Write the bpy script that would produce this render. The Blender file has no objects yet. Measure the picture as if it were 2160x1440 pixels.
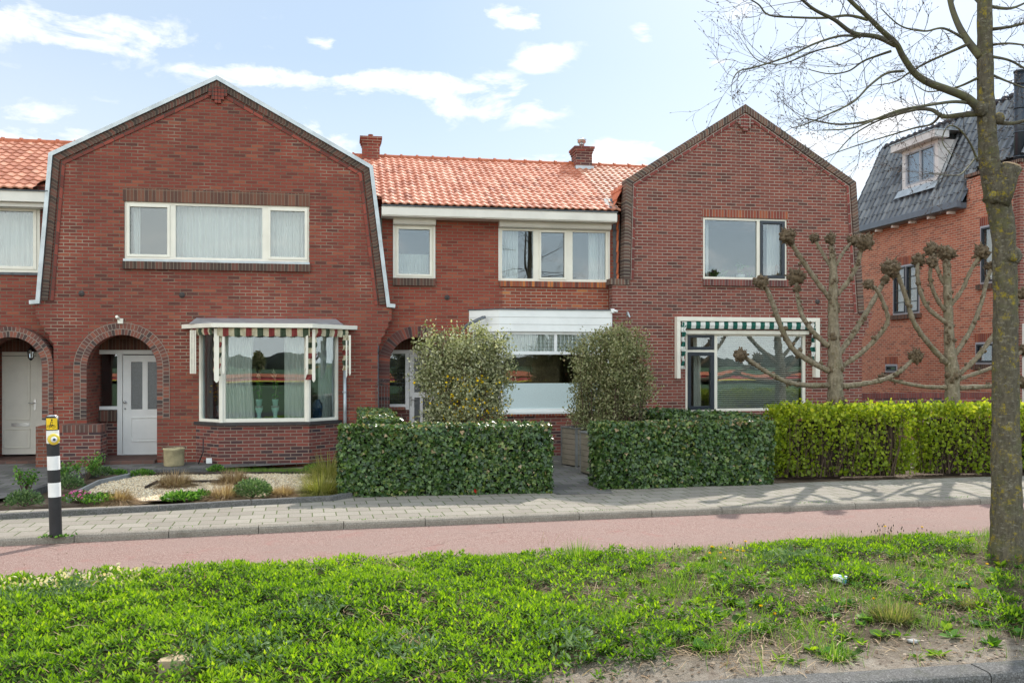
import bpy, math, random
import numpy as np
from mathutils import Vector
from mathutils.geometry import tessellate_polygon
random.seed(7); RNG = np.random.default_rng(7)
scene = bpy.context.scene
# ---------------------------------------------------------------- camera, world, sun, exposure
F, VH, CAMZ = 1950.0, 765.0, 1.95           # focal length and horizon in photo pixels, eye height in m
YAW = math.atan(355 / 1950)
SY, CY = math.sin(YAW), math.cos(YAW)
SUN_AZ, SUN_EL = math.radians(36), math.radians(42)
cam_d = bpy.data.cameras.new('camera'); cam = bpy.data.objects.new('camera', cam_d); scene.collection.objects.link(cam)
cam.location = (0, 0, CAMZ); cam.rotation_euler = (math.pi / 2, 0, -YAW)
cam_d.sensor_width = 36; cam_d.lens = F / 2160 * 36; cam_d.shift_y = 45 / 2160; cam_d.clip_end = 6000
scene.camera = cam
scene.view_settings.view_transform = 'Standard'; scene.view_settings.look = 'None'
scene.view_settings.exposure = 1.0; scene.view_settings.gamma = 1
sun_d = bpy.data.lights.new('sun', 'SUN'); sun_d.energy = 2.7; sun_d.angle = math.radians(0.7); sun_d.color = (1, .95, .87)
sun = bpy.data.objects.new('sun', sun_d); scene.collection.objects.link(sun)
SUNV = Vector((math.sin(SUN_AZ) * math.cos(SUN_EL), math.cos(SUN_AZ) * math.cos(SUN_EL), math.sin(SUN_EL)))
sun.rotation_euler = SUNV.to_track_quat('Z', 'Y').to_euler(); sun.location = (5, 20, 20)

def ray(u, v):
    a = (u - 1080) / F; b = (VH - v) / F
    return (SY + a * CY, CY - a * SY, b)
def P(u, v, Y):                              # photo pixel on the vertical plane at distance Y
    r = ray(u, v); t = Y / r[1]
    return Vector((r[0] * t, Y, CAMZ + r[2] * t))
def PXP(u, v, X):                            # photo pixel on a plane x = X
    r = ray(u, v); t = X / r[0]
    return Vector((X, r[1] * t, CAMZ + r[2] * t))
def G(u, v, z=0.0):                          # photo pixel on the ground
    r = ray(u, v); t = (z - CAMZ) / r[2]
    return Vector((r[0] * t, r[1] * t, z))

# ---------------------------------------------------------------- node helpers
class NT:
    def __init__(s, tree): s.t = tree; s.n = tree.nodes; s.l = tree.links
    def new(s, typ, **kw):
        n = s.n.new(typ)
        for k, v in kw.items():
            if k.startswith('i_'):
                key = k[2:]; key = int(key) if key.isdigit() else key.replace('_', ' ')
                s.set(n.inputs[key], v)
            else: setattr(n, k, v)
        return n
    def set(s, inp, v):
        if isinstance(v, bpy.types.NodeSocket): s.l.new(v, inp)
        else: inp.default_value = v
    def math(s, op, a, b=0.0, clamp=False, c=0.0):
        n = s.n.new('ShaderNodeMath'); n.operation = op; n.use_clamp = clamp
        s.set(n.inputs[0], a); s.set(n.inputs[1], b)
        if op in ('MULTIPLY_ADD', 'SMOOTH_MIN'): s.set(n.inputs[2], c)
        return n.outputs[0]
    def mix(s, fac, a, b, mode='MIX'):
        n = s.n.new('ShaderNodeMix'); n.data_type = 'RGBA'; n.blend_type = mode
        s.set(n.inputs[0], fac); s.set(n.inputs[6], a); s.set(n.inputs[7], b)
        return n.outputs[2]
    def ramp(s, fac, stops, interp='LINEAR'):
        n = s.n.new('ShaderNodeValToRGB'); s.set(n.inputs[0], fac); cr = n.color_ramp; cr.interpolation = interp
        while len(cr.elements) < len(stops): cr.elements.new(0.5)
        for e, (p, c) in zip(cr.elements, stops):
            e.position = p; e.color = tuple(c) + (1,) if len(c) == 3 else c
        return n.outputs[0]
    def noise(s, vec, scale, detail=3, rough=.55, dist=0.0):
        n = s.n.new('ShaderNodeTexNoise'); s.set(n.inputs['Vector'], vec); n.inputs['Scale'].default_value = scale
        n.inputs['Detail'].default_value = detail; n.inputs['Roughness'].default_value = rough; n.inputs['Distortion'].default_value = dist
        return n.outputs[0]
def c3(c): return tuple(c) + (1,)
def mat_new(name):
    m = bpy.data.materials.new(name); m.use_nodes = True; t = NT(m.node_tree)
    b = t.n['Principled BSDF']; return m, t, b
def lin(r, g, b):
    f = lambda c: (c / 255 / 12.92) if c <= 10 else ((c / 255 + .055) / 1.055) ** 2.4
    return (f(r), f(g), f(b))

# world: clear spring sky with thin white clouds, laid out by compass direction
def build_world():
    w = bpy.data.worlds.new('World'); scene.world = w; w.use_nodes = True
    t = NT(w.node_tree); bg = t.n['Background']
    sky = t.new('ShaderNodeTexSky', sky_type='NISHITA'); sky.sun_disc = False
    sky.sun_elevation = SUN_EL; sky.sun_rotation = SUN_AZ; sky.air_density = 1.0; sky.dust_density = 1.2; sky.ozone_density = 1.5
    tc = t.new('ShaderNodeTexCoord'); sep = t.new('ShaderNodeSeparateXYZ'); t.l.new(tc.outputs['Generated'], sep.inputs[0])
    x, y, z = sep.outputs
    az = t.math('ARCTAN2', x, y)
    el = t.math('ARCTAN2', z, t.math('SQRT', t.math('ADD', t.math('MULTIPLY', x, x), t.math('MULTIPLY', y, y))))
    cmb = t.new('ShaderNodeCombineXYZ'); t.set(cmb.inputs[0], az); t.set(cmb.inputs[1], t.math('MULTIPLY', el, 2.3)); cmb.inputs[2].default_value = .3
    n1 = t.noise(cmb.outputs[0], 13, 8, .62, .35); n2 = t.noise(cmb.outputs[0], 3.2, 4, .5)
    # (photo x, y, half width, half height, strength) of each cloud, turned into compass azimuth and elevation
    clouds = [(150,62,290,38,1.0),(90,300,330,75,1.0),(640,165,280,34,.95),(880,172,300,26,.8),(1010,205,215,62,.85),(1100,225,110,45,.8),
              (1080,28,60,34,.9),(1150,112,85,42,.95),(660,88,34,22,.7),(1370,66,50,26,.7),(1515,122,34,15,.7),(650,275,120,55,.75),
              (1310,330,240,44,.95),(1720,300,190,55,.9),(1840,270,260,60,.8),(1900,360,220,60,.6),(1750,60,120,45,.5),(1600,20,90,30,.4),(300,140,420,160,.33),(2300,120,260,120,.5)]
    wn = t.new('ShaderNodeTexNoise'); t.set(wn.inputs['Vector'], cmb.outputs[0]); wn.inputs['Scale'].default_value = 11; wn.inputs['Detail'].default_value = 6; ws = t.new('ShaderNodeSeparateColor'); t.l.new(wn.outputs['Color'], ws.inputs[0])
    az0, el0 = az, el
    az = t.math('ADD', az, t.math('MULTIPLY', t.math('SUBTRACT', ws.outputs[0], .5), .11)); el = t.math('ADD', el, t.math('MULTIPLY', t.math('SUBTRACT', ws.outputs[1], .5), .05))
    tot = None
    for (u, v, hw, hh, st) in clouds:
        r = ray(u, v); a0 = math.atan2(r[0], r[1]); e0 = math.atan2(r[2], math.hypot(r[0], r[1]))
        dx = t.math('MULTIPLY', t.math('SUBTRACT', az, a0), F / hw); dy = t.math('MULTIPLY', t.math('SUBTRACT', el, e0), F / hh)
        d = t.math('SQRT', t.math('ADD', t.math('MULTIPLY', dx, dx), t.math('MULTIPLY', dy, dy)))
        m = t.math('MULTIPLY', t.math('SUBTRACT', 1.25, d, clamp=True), st)
        tot = m if tot is None else t.math('MAXIMUM', tot, m)
    # elsewhere in the sky: broken cloud for the reflections
    away = t.math('MULTIPLY', t.math('LESS_THAN', y, .15), t.math('MULTIPLY', n2, .75))
    tot = t.math('MAXIMUM', tot, away)
    dens = t.math('MULTIPLY', t.math('SUBTRACT', t.math('ADD', tot, t.math('MULTIPLY', t.math('SUBTRACT', n1, .5), 3.4)), .5), 1.7, clamp=True)
    dens = t.math('MULTIPLY', dens, t.math('MULTIPLY', tot, 1.7, clamp=True), clamp=True)
    az, el = az0, el0
    skyc = t.mix(.42, sky.outputs[0], c3((5.2, 6.9, 8.6)))
    leftw = t.math('MULTIPLY', t.math('SUBTRACT', .08, az), 1.3, clamp=True)
    lowb = t.math('SUBTRACT', 1.0, t.math('MULTIPLY', el, 3.2), clamp=True)
    skyc = t.mix(t.math('ADD', t.math('MULTIPLY', leftw, .55), t.math('MULTIPLY', lowb, .7), clamp=True), skyc, c3((7.6, 8.2, 8.7)))
    col = t.mix(dens, skyc, c3((9.6, 9.7, 9.9)))
    # unseen sky behind the camera, brightened and warmed as added fill for the facades
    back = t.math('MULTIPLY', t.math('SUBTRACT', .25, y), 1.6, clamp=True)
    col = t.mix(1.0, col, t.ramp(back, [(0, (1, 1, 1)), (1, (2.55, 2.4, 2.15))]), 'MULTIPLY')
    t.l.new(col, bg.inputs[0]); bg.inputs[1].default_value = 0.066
build_world()

# ---------------------------------------------------------------- materials
UVN = 'UVMap'
def m_brick(name, cols, mortar, bw=.225, rh=.0655, ms=.0085, off=.5, dirt=.5, bump=.5, stain=None, moss=None):
    m, t, b = mat_new(name)
    uv = t.new('ShaderNodeUVMap', uv_map=UVN).outputs[0]
    nz = t.new('ShaderNodeTexNoise'); t.set(nz.inputs['Vector'], uv); nz.inputs['Scale'].default_value = 14
    va = t.new('ShaderNodeVectorMath', operation='MULTIPLY_ADD'); t.l.new(nz.outputs['Color'], va.inputs[0]); va.inputs[1].default_value = (.006, .006, 0); t.l.new(uv, va.inputs[2])
    br = t.new('ShaderNodeTexBrick', offset=off); t.l.new(va.outputs[0], br.inputs['Vector'])
    br.inputs['Color1'].default_value = (0, 0, 0, 1); br.inputs['Color2'].default_value = (1, 1, 1, 1)
    br.inputs['Scale'].default_value = 1; br.inputs['Brick Width'].default_value = bw; br.inputs['Row Height'].default_value = rh
    br.inputs['Mortar Size'].default_value = ms; br.inputs['Mortar Smooth'].default_value = .25; br.inputs['Mortar'].default_value = (.5, .5, .5, 1)
    g = t.math('ADD', br.outputs[0], t.math('MULTIPLY', t.math('SUBTRACT', t.noise(uv, 1.1, 3), .5), .35))
    col = t.ramp(g, cols)
    fine = t.noise(uv, 60, 4, .7)
    col = t.mix(t.math('MULTIPLY', t.math('SUBTRACT', fine, .35), .9, clamp=True), col, t.mix(.55, col, c3((.05, .03, .028))))
    big = t.noise(uv, .55, 5, .6)
    mps = t.new('ShaderNodeMapping'); t.l.new(uv, mps.inputs[0]); mps.inputs['Scale'].default_value = (5, .5, 1)
    col = t.mix(t.math('MULTIPLY', t.math('SUBTRACT', t.noise(mps.outputs[0], 1, 4, .6), .5), 1.6, clamp=True), col, t.mix(.45, col, c3((.09, .06, .05))))
    col = t.mix(t.math('MULTIPLY', t.math('SUBTRACT', big, .45, clamp=True), dirt * 3, clamp=True), col, t.mix(.5, col, c3((.06, .035, .03))))
    mort = t.mix(t.noise(uv, 2.2, 4), c3(tuple(c * .7 for c in mortar)), c3(tuple(min(1, c * 1.25) for c in mortar)))
    if stain:
        big2 = t.noise(uv, .8, 3, .6)
        mort = t.mix(t.math('MULTIPLY', t.math('SUBTRACT', big2, .5), 6, clamp=True), mort, c3(stain))
    out = t.mix(br.outputs['Fac'], col, mort)
    if moss: out = t.mix(t.math('MULTIPLY', t.math('SUBTRACT', t.noise(uv, 5, 6, .7), .55), 5, clamp=True), out, c3(moss))
    t.l.new(out, b.inputs['Base Color']); b.inputs['Roughness'].default_value = .88; b.inputs['Specular IOR Level'].default_value = .25
    h = t.math('ADD', t.math('SUBTRACT', 1, br.outputs['Fac']), t.math('MULTIPLY', fine, .5))
    bp = t.new('ShaderNodeBump'); bp.inputs['Strength'].default_value = bump; bp.inputs['Distance'].default_value = .008
    t.l.new(h, bp.inputs['Height']); t.l.new(bp.outputs[0], b.inputs['Normal'])
    return m
def m_plain(name, col, rough=.6, var=.12, scale=6, metal=0, bump=0, spec=.4, col2=None, coords='Object', amt=1.0):
    m, t, b = mat_new(name); tc = t.new('ShaderNodeTexCoord').outputs[coords]
    n = t.noise(tc, scale, 5, .6)
    c2 = col2 or tuple(c * (1 - 2.2 * var) for c in col)
    out = t.mix(t.math('MULTIPLY', t.math('SUBTRACT', n, .4), 3 * amt, clamp=True), c3(col), c3(c2))
    t.l.new(out, b.inputs['Base Color']); b.inputs['Roughness'].default_value = rough; b.inputs['Metallic'].default_value = metal
    b.inputs['Specular IOR Level'].default_value = spec
    if bump:
        bp = t.new('ShaderNodeBump'); bp.inputs['Strength'].default_value = bump; bp.inputs['Distance'].default_value = .01
        t.l.new(t.noise(tc, scale * 6, 5, .65), bp.inputs['Height']); t.l.new(bp.outputs[0], b.inputs['Normal'])
    return m
def m_leaf(name, stops, rough=.5, trans=.35, spec=.35, tcol=None):
    m, t, b = mat_new(name); a = t.new('ShaderNodeAttribute', attribute_name='rnd')
    col = t.ramp(a.outputs['Fac'], stops)
    t.l.new(col, b.inputs['Base Color']); b.inputs['Roughness'].default_value = rough; b.inputs['Specular IOR Level'].default_value = spec
    tr = t.new('ShaderNodeBsdfTranslucent'); t.l.new(t.mix(1.0, col, c3(tcol or (1.25, 1.35, .6)), 'MULTIPLY'), tr.inputs[0])
    mx = t.new('ShaderNodeMixShader'); mx.inputs[0].default_value = trans
    t.l.new(b.outputs[0], mx.inputs[1]); t.l.new(tr.outputs[0], mx.inputs[2])
    t.l.new(mx.outputs[0], t.n['Material Output'].inputs[0]); return m
def m_glass(name, base=.22, tint=(.9, .95, 1), thr=(.9, .93, .92), k=.8):
    m, t, b = mat_new(name); t.n.remove(b)
    fr = t.new('ShaderNodeFresnel'); fr.inputs[0].default_value = 1.5
    gl = t.new('ShaderNodeBsdfGlossy'); gl.inputs['Color'].default_value = c3(tint); gl.inputs['Roughness'].default_value = 0.0
    tr = t.new('ShaderNodeBsdfTransparent'); tr.inputs[0].default_value = c3(thr)
    tc = t.new('ShaderNodeTexCoord').outputs['Object']
    bp = t.new('ShaderNodeBump'); bp.inputs['Strength'].default_value = .03; bp.inputs['Distance'].default_value = .05
    t.l.new(t.noise(tc, 1.3, 1), bp.inputs['Height']); t.l.new(bp.outputs[0], gl.inputs['Normal'])
    mx = t.new('ShaderNodeMixShader'); t.set(mx.inputs[0], t.math('ADD', t.math('MULTIPLY', fr.outputs[0], k), base, clamp=True))
    t.l.new(tr.outputs[0], mx.inputs[1]); t.l.new(gl.outputs[0], mx.inputs[2]); t.l.new(mx.outputs[0], t.n['Material Output'].inputs[0])
    return m
def m_tile(name, stops, rough=.45, dark=None, spec=.5, moss=0):
    m, t, b = mat_new(name); a = t.new('ShaderNodeAttribute', attribute_name='rnd'); tc = t.new('ShaderNodeTexCoord').outputs['Object']
    col = t.ramp(a.outputs['Fac'], stops)
    n = t.noise(tc, 25, 4, .7)
    col = t.mix(t.math('MULTIPLY', t.math('SUBTRACT', n, .5), 1.6, clamp=True), col, t.mix(.6, col, c3(dark or (.2, .07, .04))))
    if moss: col = t.mix(t.math('MULTIPLY', t.math('SUBTRACT', t.noise(tc, 5, 6, .75), .55), moss, clamp=True), col, c3((.09, .06, .035)))
    t.l.new(col, b.inputs['Base Color']); b.inputs['Roughness'].default_value = rough; b.inputs['Specular IOR Level'].default_value = spec
    return m
RED = [(0, (.12, .042, .034)), (.12, (.2, .05, .037)), (.5, (.25, .057, .04)), (.85, (.28, .066, .044)), (1, (.33, .095, .055))]
RED_M = [(0, (.17, .042, .03)), (.2, (.27, .054, .036)), (.75, (.31, .066, .042)), (1, (.38, .1, .055))]
RED_R = [(0, (.11, .045, .038)), (.15, (.175, .052, .042)), (.6, (.225, .062, .048)), (1, (.28, .084, .06))]
ORG = [(0, (.3, .11, .075)), (.3, (.45, .14, .085)), (.75, (.52, .175, .105)), (1, (.58, .23, .14))]
PLI = [(0, (.05, .04, .045)), (.3, (.12, .045, .042)), (.65, (.2, .055, .045)), (1, (.3, .08, .06))]
M = {}
M['brick_l'] = m_brick('brick_left', RED, (.165, .12, .085), stain=(.33, .265, .195))
M['brick_m'] = m_brick('brick_middle', RED_M, (.19, .135, .095), dirt=.4)
M['brick_r'] = m_brick('brick_right', RED_R, (.33, .28, .225), dirt=.4, ms=.0075)
M['brick_o'] = m_brick('brick_orange', ORG, (.48, .4, .31), bw=.21, rh=.0635, dirt=.25, ms=.008)
M['brick_p'] = m_brick('brick_plinth', PLI, (.27, .2, .16), dirt=.5)
M['sold'] = m_brick('soldier_bricks', [(0, (.1, .055, .045)), (.5, (.17, .075, .05)), (1, (.23, .1, .065))], (.2, .15, .11), bw=.068, rh=.24, off=0, ms=.006)
M['sold_r'] = m_brick('soldier_bricks_right', [(0, (.07, .05, .045)), (.5, (.13, .075, .06)), (1, (.21, .11, .08))], (.27, .24, .19), bw=.072, rh=.24, off=0, ms=.008, moss=(.1, .09, .05))
M['sold_red'] = m_brick('soldier_bricks_red', [(0, (.2, .05, .04)), (.5, (.3, .075, .045)), (1, (.42, .13, .06))], (.3, .24, .19), bw=.068, rh=.24, off=0, ms=.007)
M['sold_dark'] = m_brick('soldier_bricks_dark', [(0, (.06, .045, .038)), (.6, (.115, .065, .05)), (1, (.18, .075, .055))], (.17, .135, .1), bw=.068, rh=.24, off=0, ms=.008)
M['sold_org'] = m_brick('soldier_bricks_sill', [(0, (.14, .05, .04)), (.5, (.3, .075, .045)), (1, (.55, .19, .06))], (.16, .12, .09), bw=.068, rh=.24, off=0, ms=.007)
M['arch'] = m_brick('arch_bricks', [(0, (.06, .05, .047)), (.5, (.17, .07, .055)), (1, (.29, .1, .065))], (.26, .21, .17), bw=.075, rh=.12, off=.5, ms=.007)
M['band'] = m_brick('band_bricks', [(0, (.15, .045, .035)), (1, (.33, .08, .055))], (.07, .06, .05), bw=.23, rh=.075, off=0, ms=.009)
M['band_r'] = m_brick('band_bricks_right', [(0, (.15, .045, .04)), (1, (.3, .075, .06))], (.36, .33, .28), bw=.23, rh=.075, off=0, ms=.009)
M['cream'] = m_plain('cream_paint', (.82, .775, .67), .4, .05, 3)
M['white'] = m_plain('white_paint', (.83, .83, .81), .38, .04, 3)
M['offwhite'] = m_plain('fascia_paint', (.74, .7, .63), .45, .06, 2)
M['navy'] = m_plain('dark_blue_paint', (.022, .03, .042), .3, .1, 4)
M['zinc'] = m_plain('zinc', (.5, .54, .56), .42, .14, 4, metal=.55)
M['lead'] = m_plain('lead', (.12, .13, .14), .6, .25, 9, metal=.3)
M['pipe'] = m_plain('pipe_grey', (.16, .18, .2), .45, .12, 6, metal=.3)
M['black'] = m_plain('black_paint', (.018, .018, .02), .4, .2, 6)
M['steel'] = m_plain('steel', (.6, .6, .6), .28, .08, 9, metal=.9)
M['iron'] = m_plain('iron', (.1, .085, .08), .6, .3, 30, metal=.3)
M['interior'] = m_plain('interior_wall', (.2, .18, .16), .9, .1, 1)
M['curtain'] = m_leaf('curtain_cloth', [(0, (.84, .84, .82)), (1, (.84, .84, .82))], .9, .2, .1, (1, 1, 1))
M['sheer'] = m_leaf('sheer_curtain', [(0, (.82, .82, .76)), (1, (.82, .82, .76))], .9, .25, .1, (1, 1, 1))
M['glass'] = m_glass('window_glass', .2)
M['glass_lo'] = m_glass('window_glass_clear', .13)
M['glass_hi'] = m_glass('window_glass_reflecting', .3)
M['frost'] = m_plain('frosted_film', (.58, .68, .68), .4, .05, 40, spec=.8)
M['tile_m'] = m_tile('roof_tiles_orange', [(0, (.3, .11, .07)), (.2, (.48, .18, .11)), (.7, (.58, .24, .155)), (1, (.66, .34, .24))], .62, (.3, .1, .055), .18, 1.5)
M['tile_old'] = m_tile('roof_tiles_weathered', [(0, (.38, .15, .09)), (.5, (.48, .22, .14)), (1, (.58, .31, .21))], .55, (.18, .07, .045), .35, 3.5)
M['tile_l'] = m_tile('roof_tiles_left', [(0, (.36, .13, .075)), (.5, (.5, .2, .12)), (1, (.6, .28, .18))], .55, (.2, .07, .04), .35, 2)
M['tile_d'] = m_tile('roof_tiles_dark', [(0, (.04, .048, .06)), (.6, (.075, .088, .108)), (1, (.15, .165, .18))], .26, (.05, .05, .04), .9, 1.2)
M['ridge'] = m_plain('ridge_tiles', (.48, .13, .055), .55, .2, 12)
M['bark'] = None

# ---------------------------------------------------------------- mesh builder
COL = scene.collection
class MB:
    def __init__(s): s.v = []; s.f = []; s.m = []; s.uv = {}; s.sm = []; s.r = {}
    def face(s, pts, mi=0, uv=None, smooth=False, rnd=None):
        i = len(s.v); s.v += [tuple(p) for p in pts]; s.f.append(tuple(range(i, i + len(pts)))); s.m.append(mi); s.sm.append(smooth)
        if uv: s.uv[len(s.f) - 1] = uv
        if rnd is not None: s.r[len(s.f) - 1] = rnd
        return s
    def idx(s, verts, faces, mi=0, smooth=True, rnd=None):
        i = len(s.v); s.v += [tuple(p) for p in verts]
        for f in faces:
            s.f.append(tuple(i + k for k in f)); s.m.append(mi); s.sm.append(smooth)
            if rnd is not None: s.r[len(s.f) - 1] = rnd
        return s
    def box(s, x0, x1, y0, y1, z0, z1, mi=0):
        a = [(x0,y0,z0),(x1,y0,z0),(x1,y1,z0),(x0,y1,z0),(x0,y0,z1),(x1,y0,z1),(x1,y1,z1),(x0,y1,z1)]
        return s.idx(a, [(0,3,2,1),(4,5,6,7),(0,1,5,4),(1,2,6,5),(2,3,7,6),(3,0,4,7)], mi, False)
    def obox(s, A, D, u0, u1, d0, d1, z0, z1, mi=0):   # oriented box: along D from A, depth behind (positive = away to the right-hand rear)
        N = (-D[1], D[0])
        def q(u, d, z): return (A[0] + D[0]*u + N[0]*d, A[1] + D[1]*u + N[1]*d, z)
        a = [q(u0,d0,z0),q(u1,d0,z0),q(u1,d1,z0),q(u0,d1,z0),q(u0,d0,z1),q(u1,d0,z1),q(u1,d1,z1),q(u0,d1,z1)]
        return s.idx(a, [(0,3,2,1),(4,5,6,7),(0,1,5,4),(1,2,6,5),(2,3,7,6),(3,0,4,7)], mi, False)
    def prism(s, pts, z0, z1, mi=0, top=True):          # counter-clockwise xy outline
        n = len(pts)
        s.idx([(p[0],p[1],z0) for p in pts] + [(p[0],p[1],z1) for p in pts], [(i,(i+1)%n,n+(i+1)%n,n+i) for i in range(n)], mi, False)
        if top:
            s.face([(p[0],p[1],z1) for p in pts], mi); s.face([(p[0],p[1],z0) for p in reversed(pts)], mi)
        return s
    def slab(s, outer, holes, y0, y1, mi=0, mside=None):          # wall in the xz plane with holes, front y0 back y1
        loops = [[Vector((p[0], p[1], 0)) for p in l] for l in [outer] + holes]
        flat = [p for l in loops for p in l]
        tris = tessellate_polygon(loops)
        for t in tris:
            a, b, c = (flat[k] for k in t)
            if (b - a).cross(c - a).z < 0: b, c = c, b
            s.face([(p.x, y0, p.y) for p in (a, b, c)], mi); s.face([(p.x, y1, p.y) for p in (a, c, b)], mi)
        for l in loops:
            for i in range(len(l)):
                a, b = l[i], l[(i + 1) % len(l)]
                s.face([(a.x,y0,a.y),(a.x,y1,a.y),(b.x,y1,b.y),(b.x,y0,b.y)], mi if mside is None else mside)
        return s
    def tube(s, pts, radii, n=8, mi=0, cap=True, smooth=True, rnd=None):
        pts = [Vector(p) for p in pts]; rings = []
        up = Vector((0.13, 0.31, 0.94)); prev = None
        for i, p in enumerate(pts):
            d = (pts[min(i+1, len(pts)-1)] - pts[max(i-1, 0)])
            if d.length < 1e-9: d = Vector((0,0,1))
            d.normalize()
            if prev is None:
                x = d.cross(up) if abs(d.dot(up)) < .95 else d.cross(Vector((1,0,0)))
            else: x = prev - d * prev.dot(d)
            x.normalize(); prev = x; y = d.cross(x)
            r = radii[i] if hasattr(radii, '__len__') else radii
            rings.append([p + (x * math.cos(2*math.pi*k/n) + y * math.sin(2*math.pi*k/n)) * r for k in range(n)])
        v = [q for r in rings for q in r]
        f = [(i*n+k, i*n+(k+1)%n, (i+1)*n+(k+1)%n, (i+1)*n+k) for i in range(len(rings)-1) for k in range(n)]
        if cap: f += [tuple(reversed(range(n))), tuple((len(rings)-1)*n+k for k in range(n))]
        return s.idx(v, f, mi, smooth, rnd)
    def lathe(s, cx, cy, prof, n=20, mi=0, smooth=True):
        v = [(cx + r*math.cos(2*math.pi*k/n), cy + r*math.sin(2*math.pi*k/n), z) for r, z in prof for k in range(n)]
        f = [(i*n+k, i*n+(k+1)%n, (i+1)*n+(k+1)%n, (i+1)*n+k) for i in range(len(prof)-1) for k in range(n)]
        f += [tuple(reversed(range(n))), tuple((len(prof)-1)*n+k for k in range(n))]
        return s.idx(v, f, mi, smooth)
    def blob(s, c, r, sq=(1,1,1), n=8, m=6, jit=.2, mi=0, rnd=None):
        v = []
        for i in range(m+1):
            th = math.pi*i/m
            for k in range(n):
                ph = 2*math.pi*k/n; rr = r*(1+random.uniform(-jit, jit))
                v.append((c[0]+rr*sq[0]*math.sin(th)*math.cos(ph), c[1]+rr*sq[1]*math.sin(th)*math.sin(ph), c[2]+rr*sq[2]*math.cos(th)))
        f = [(i*n+k, (i+1)*n+k, (i+1)*n+(k+1)%n, i*n+(k+1)%n) for i in range(m) for k in range(n)]
        return s.idx(v, f, mi, True, rnd)
    def build(s, name, mats, parent=None, bevel=0, **props):
        me = bpy.data.meshes.new(name); me.from_pydata(s.v, [], s.f)
        if not isinstance(mats, (list, tuple)): mats = [mats]
        for m in mats: me.materials.append(M[m] if isinstance(m, str) else m)
        me.polygons.foreach_set('material_index', s.m); me.polygons.foreach_set('use_smooth', s.sm)
        uvl = me.uv_layers.new(name=UVN); co = np.empty(len(s.v)*3); me.vertices.foreach_get('co', co); co = co.reshape(-1, 3)
        li = np.empty(len(me.loops), np.int32); me.loops.foreach_get('vertex_index', li)
        nrm = np.empty(len(me.polygons)*3); me.polygons.foreach_get('normal', nrm); nrm = nrm.reshape(-1, 3)
        tot = np.empty(len(me.polygons), np.int32); me.polygons.foreach_get('loop_total', tot)
        ln = np.repeat(nrm, tot, axis=0); lc = co[li]
        hl = np.hypot(ln[:,0], ln[:,1]) + 1e-9
        vert = np.abs(ln[:,2]) < .7
        u = np.where(vert, (-ln[:,1]*lc[:,0] + ln[:,0]*lc[:,1])/hl, lc[:,0]); v = np.where(vert, lc[:,2], lc[:,1])
        arr = np.stack([u, v], 1)
        for fi, uv in s.uv.items():
            ls = me.polygons[fi].loop_start
            for k, q in enumerate(uv): arr[ls+k] = q
        uvl.data.foreach_set('uv', arr.ravel())
        if s.r:
            at = me.attributes.new('rnd', 'FLOAT', 'FACE'); vals = np.zeros(len(s.f)); 
            for k, q in s.r.items(): vals[k] = q
            at.data.foreach_set('value', vals)
        me.update()
        o = bpy.data.objects.new(name, me); COL.objects.link(o)
        if bevel:
            md = o.modifiers.new('bevel', 'BEVEL'); md.width = bevel; md.segments = 2; md.limit_method = 'ANGLE'
        if parent is not None: o.parent = parent
        for k, q in props.items(): o[k] = q
        return o
def thing(name, label, cat, group=None, loc=(0, 0, 0)):
    o = bpy.data.objects.new(name, None); COL.objects.link(o); o.location = loc
    o.empty_display_size = .2; o['label'] = label; o['category'] = cat
    if group: o['group'] = group
    return o
def tagd(label, cat, group=None):
    d = dict(label=label, category=cat)
    if group: d['group'] = group
    return d

# leaves: template polygons placed by numpy
TPL = {
 'leaf': (np.array([(0,0,0),(.28,.35,.05),(.22,.7,.04),(0,1,-.06),(-.22,.7,.04),(-.28,.35,.05),(0,.4,-.03)]), [(0,1,6),(1,2,6),(2,3,6),(3,4,6),(4,5,6),(5,0,6)]),
 'lance': (np.array([(0,0,0),(.16,.4,.04),(0,1,-.12),(-.16,.4,.04)]), [(0,1,2),(0,2,3)]),
 'ivy': (np.array([(0,0,0),(.3,-.05,.04),(.55,.3,0),(.3,.45,.03),(0,.95,-.05),(-.3,.45,.03),(-.55,.3,0),(-.3,-.05,.04)]), [(0,1,2,3),(0,3,4),(0,4,5),(0,5,6,7)]),
 'blade': (np.array([(-.02,0,0),(.02,0,0),(.016,.5,.05),(-.016,.5,.05),(0,1,-.1)]), [(0,1,2,3),(3,2,4)]),
 'round': (np.array([(0,0,0),(.32,.2,.06),(.4,.55,.04),(.15,.9,0),(-.15,.9,0),(-.4,.55,.04),(-.32,.2,.06)]), [(0,1,2,3),(0,3,4),(0,4,5,6)]),
}
def norm(a): return a / (np.linalg.norm(a, axis=1, keepdims=True) + 1e-9)
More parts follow.
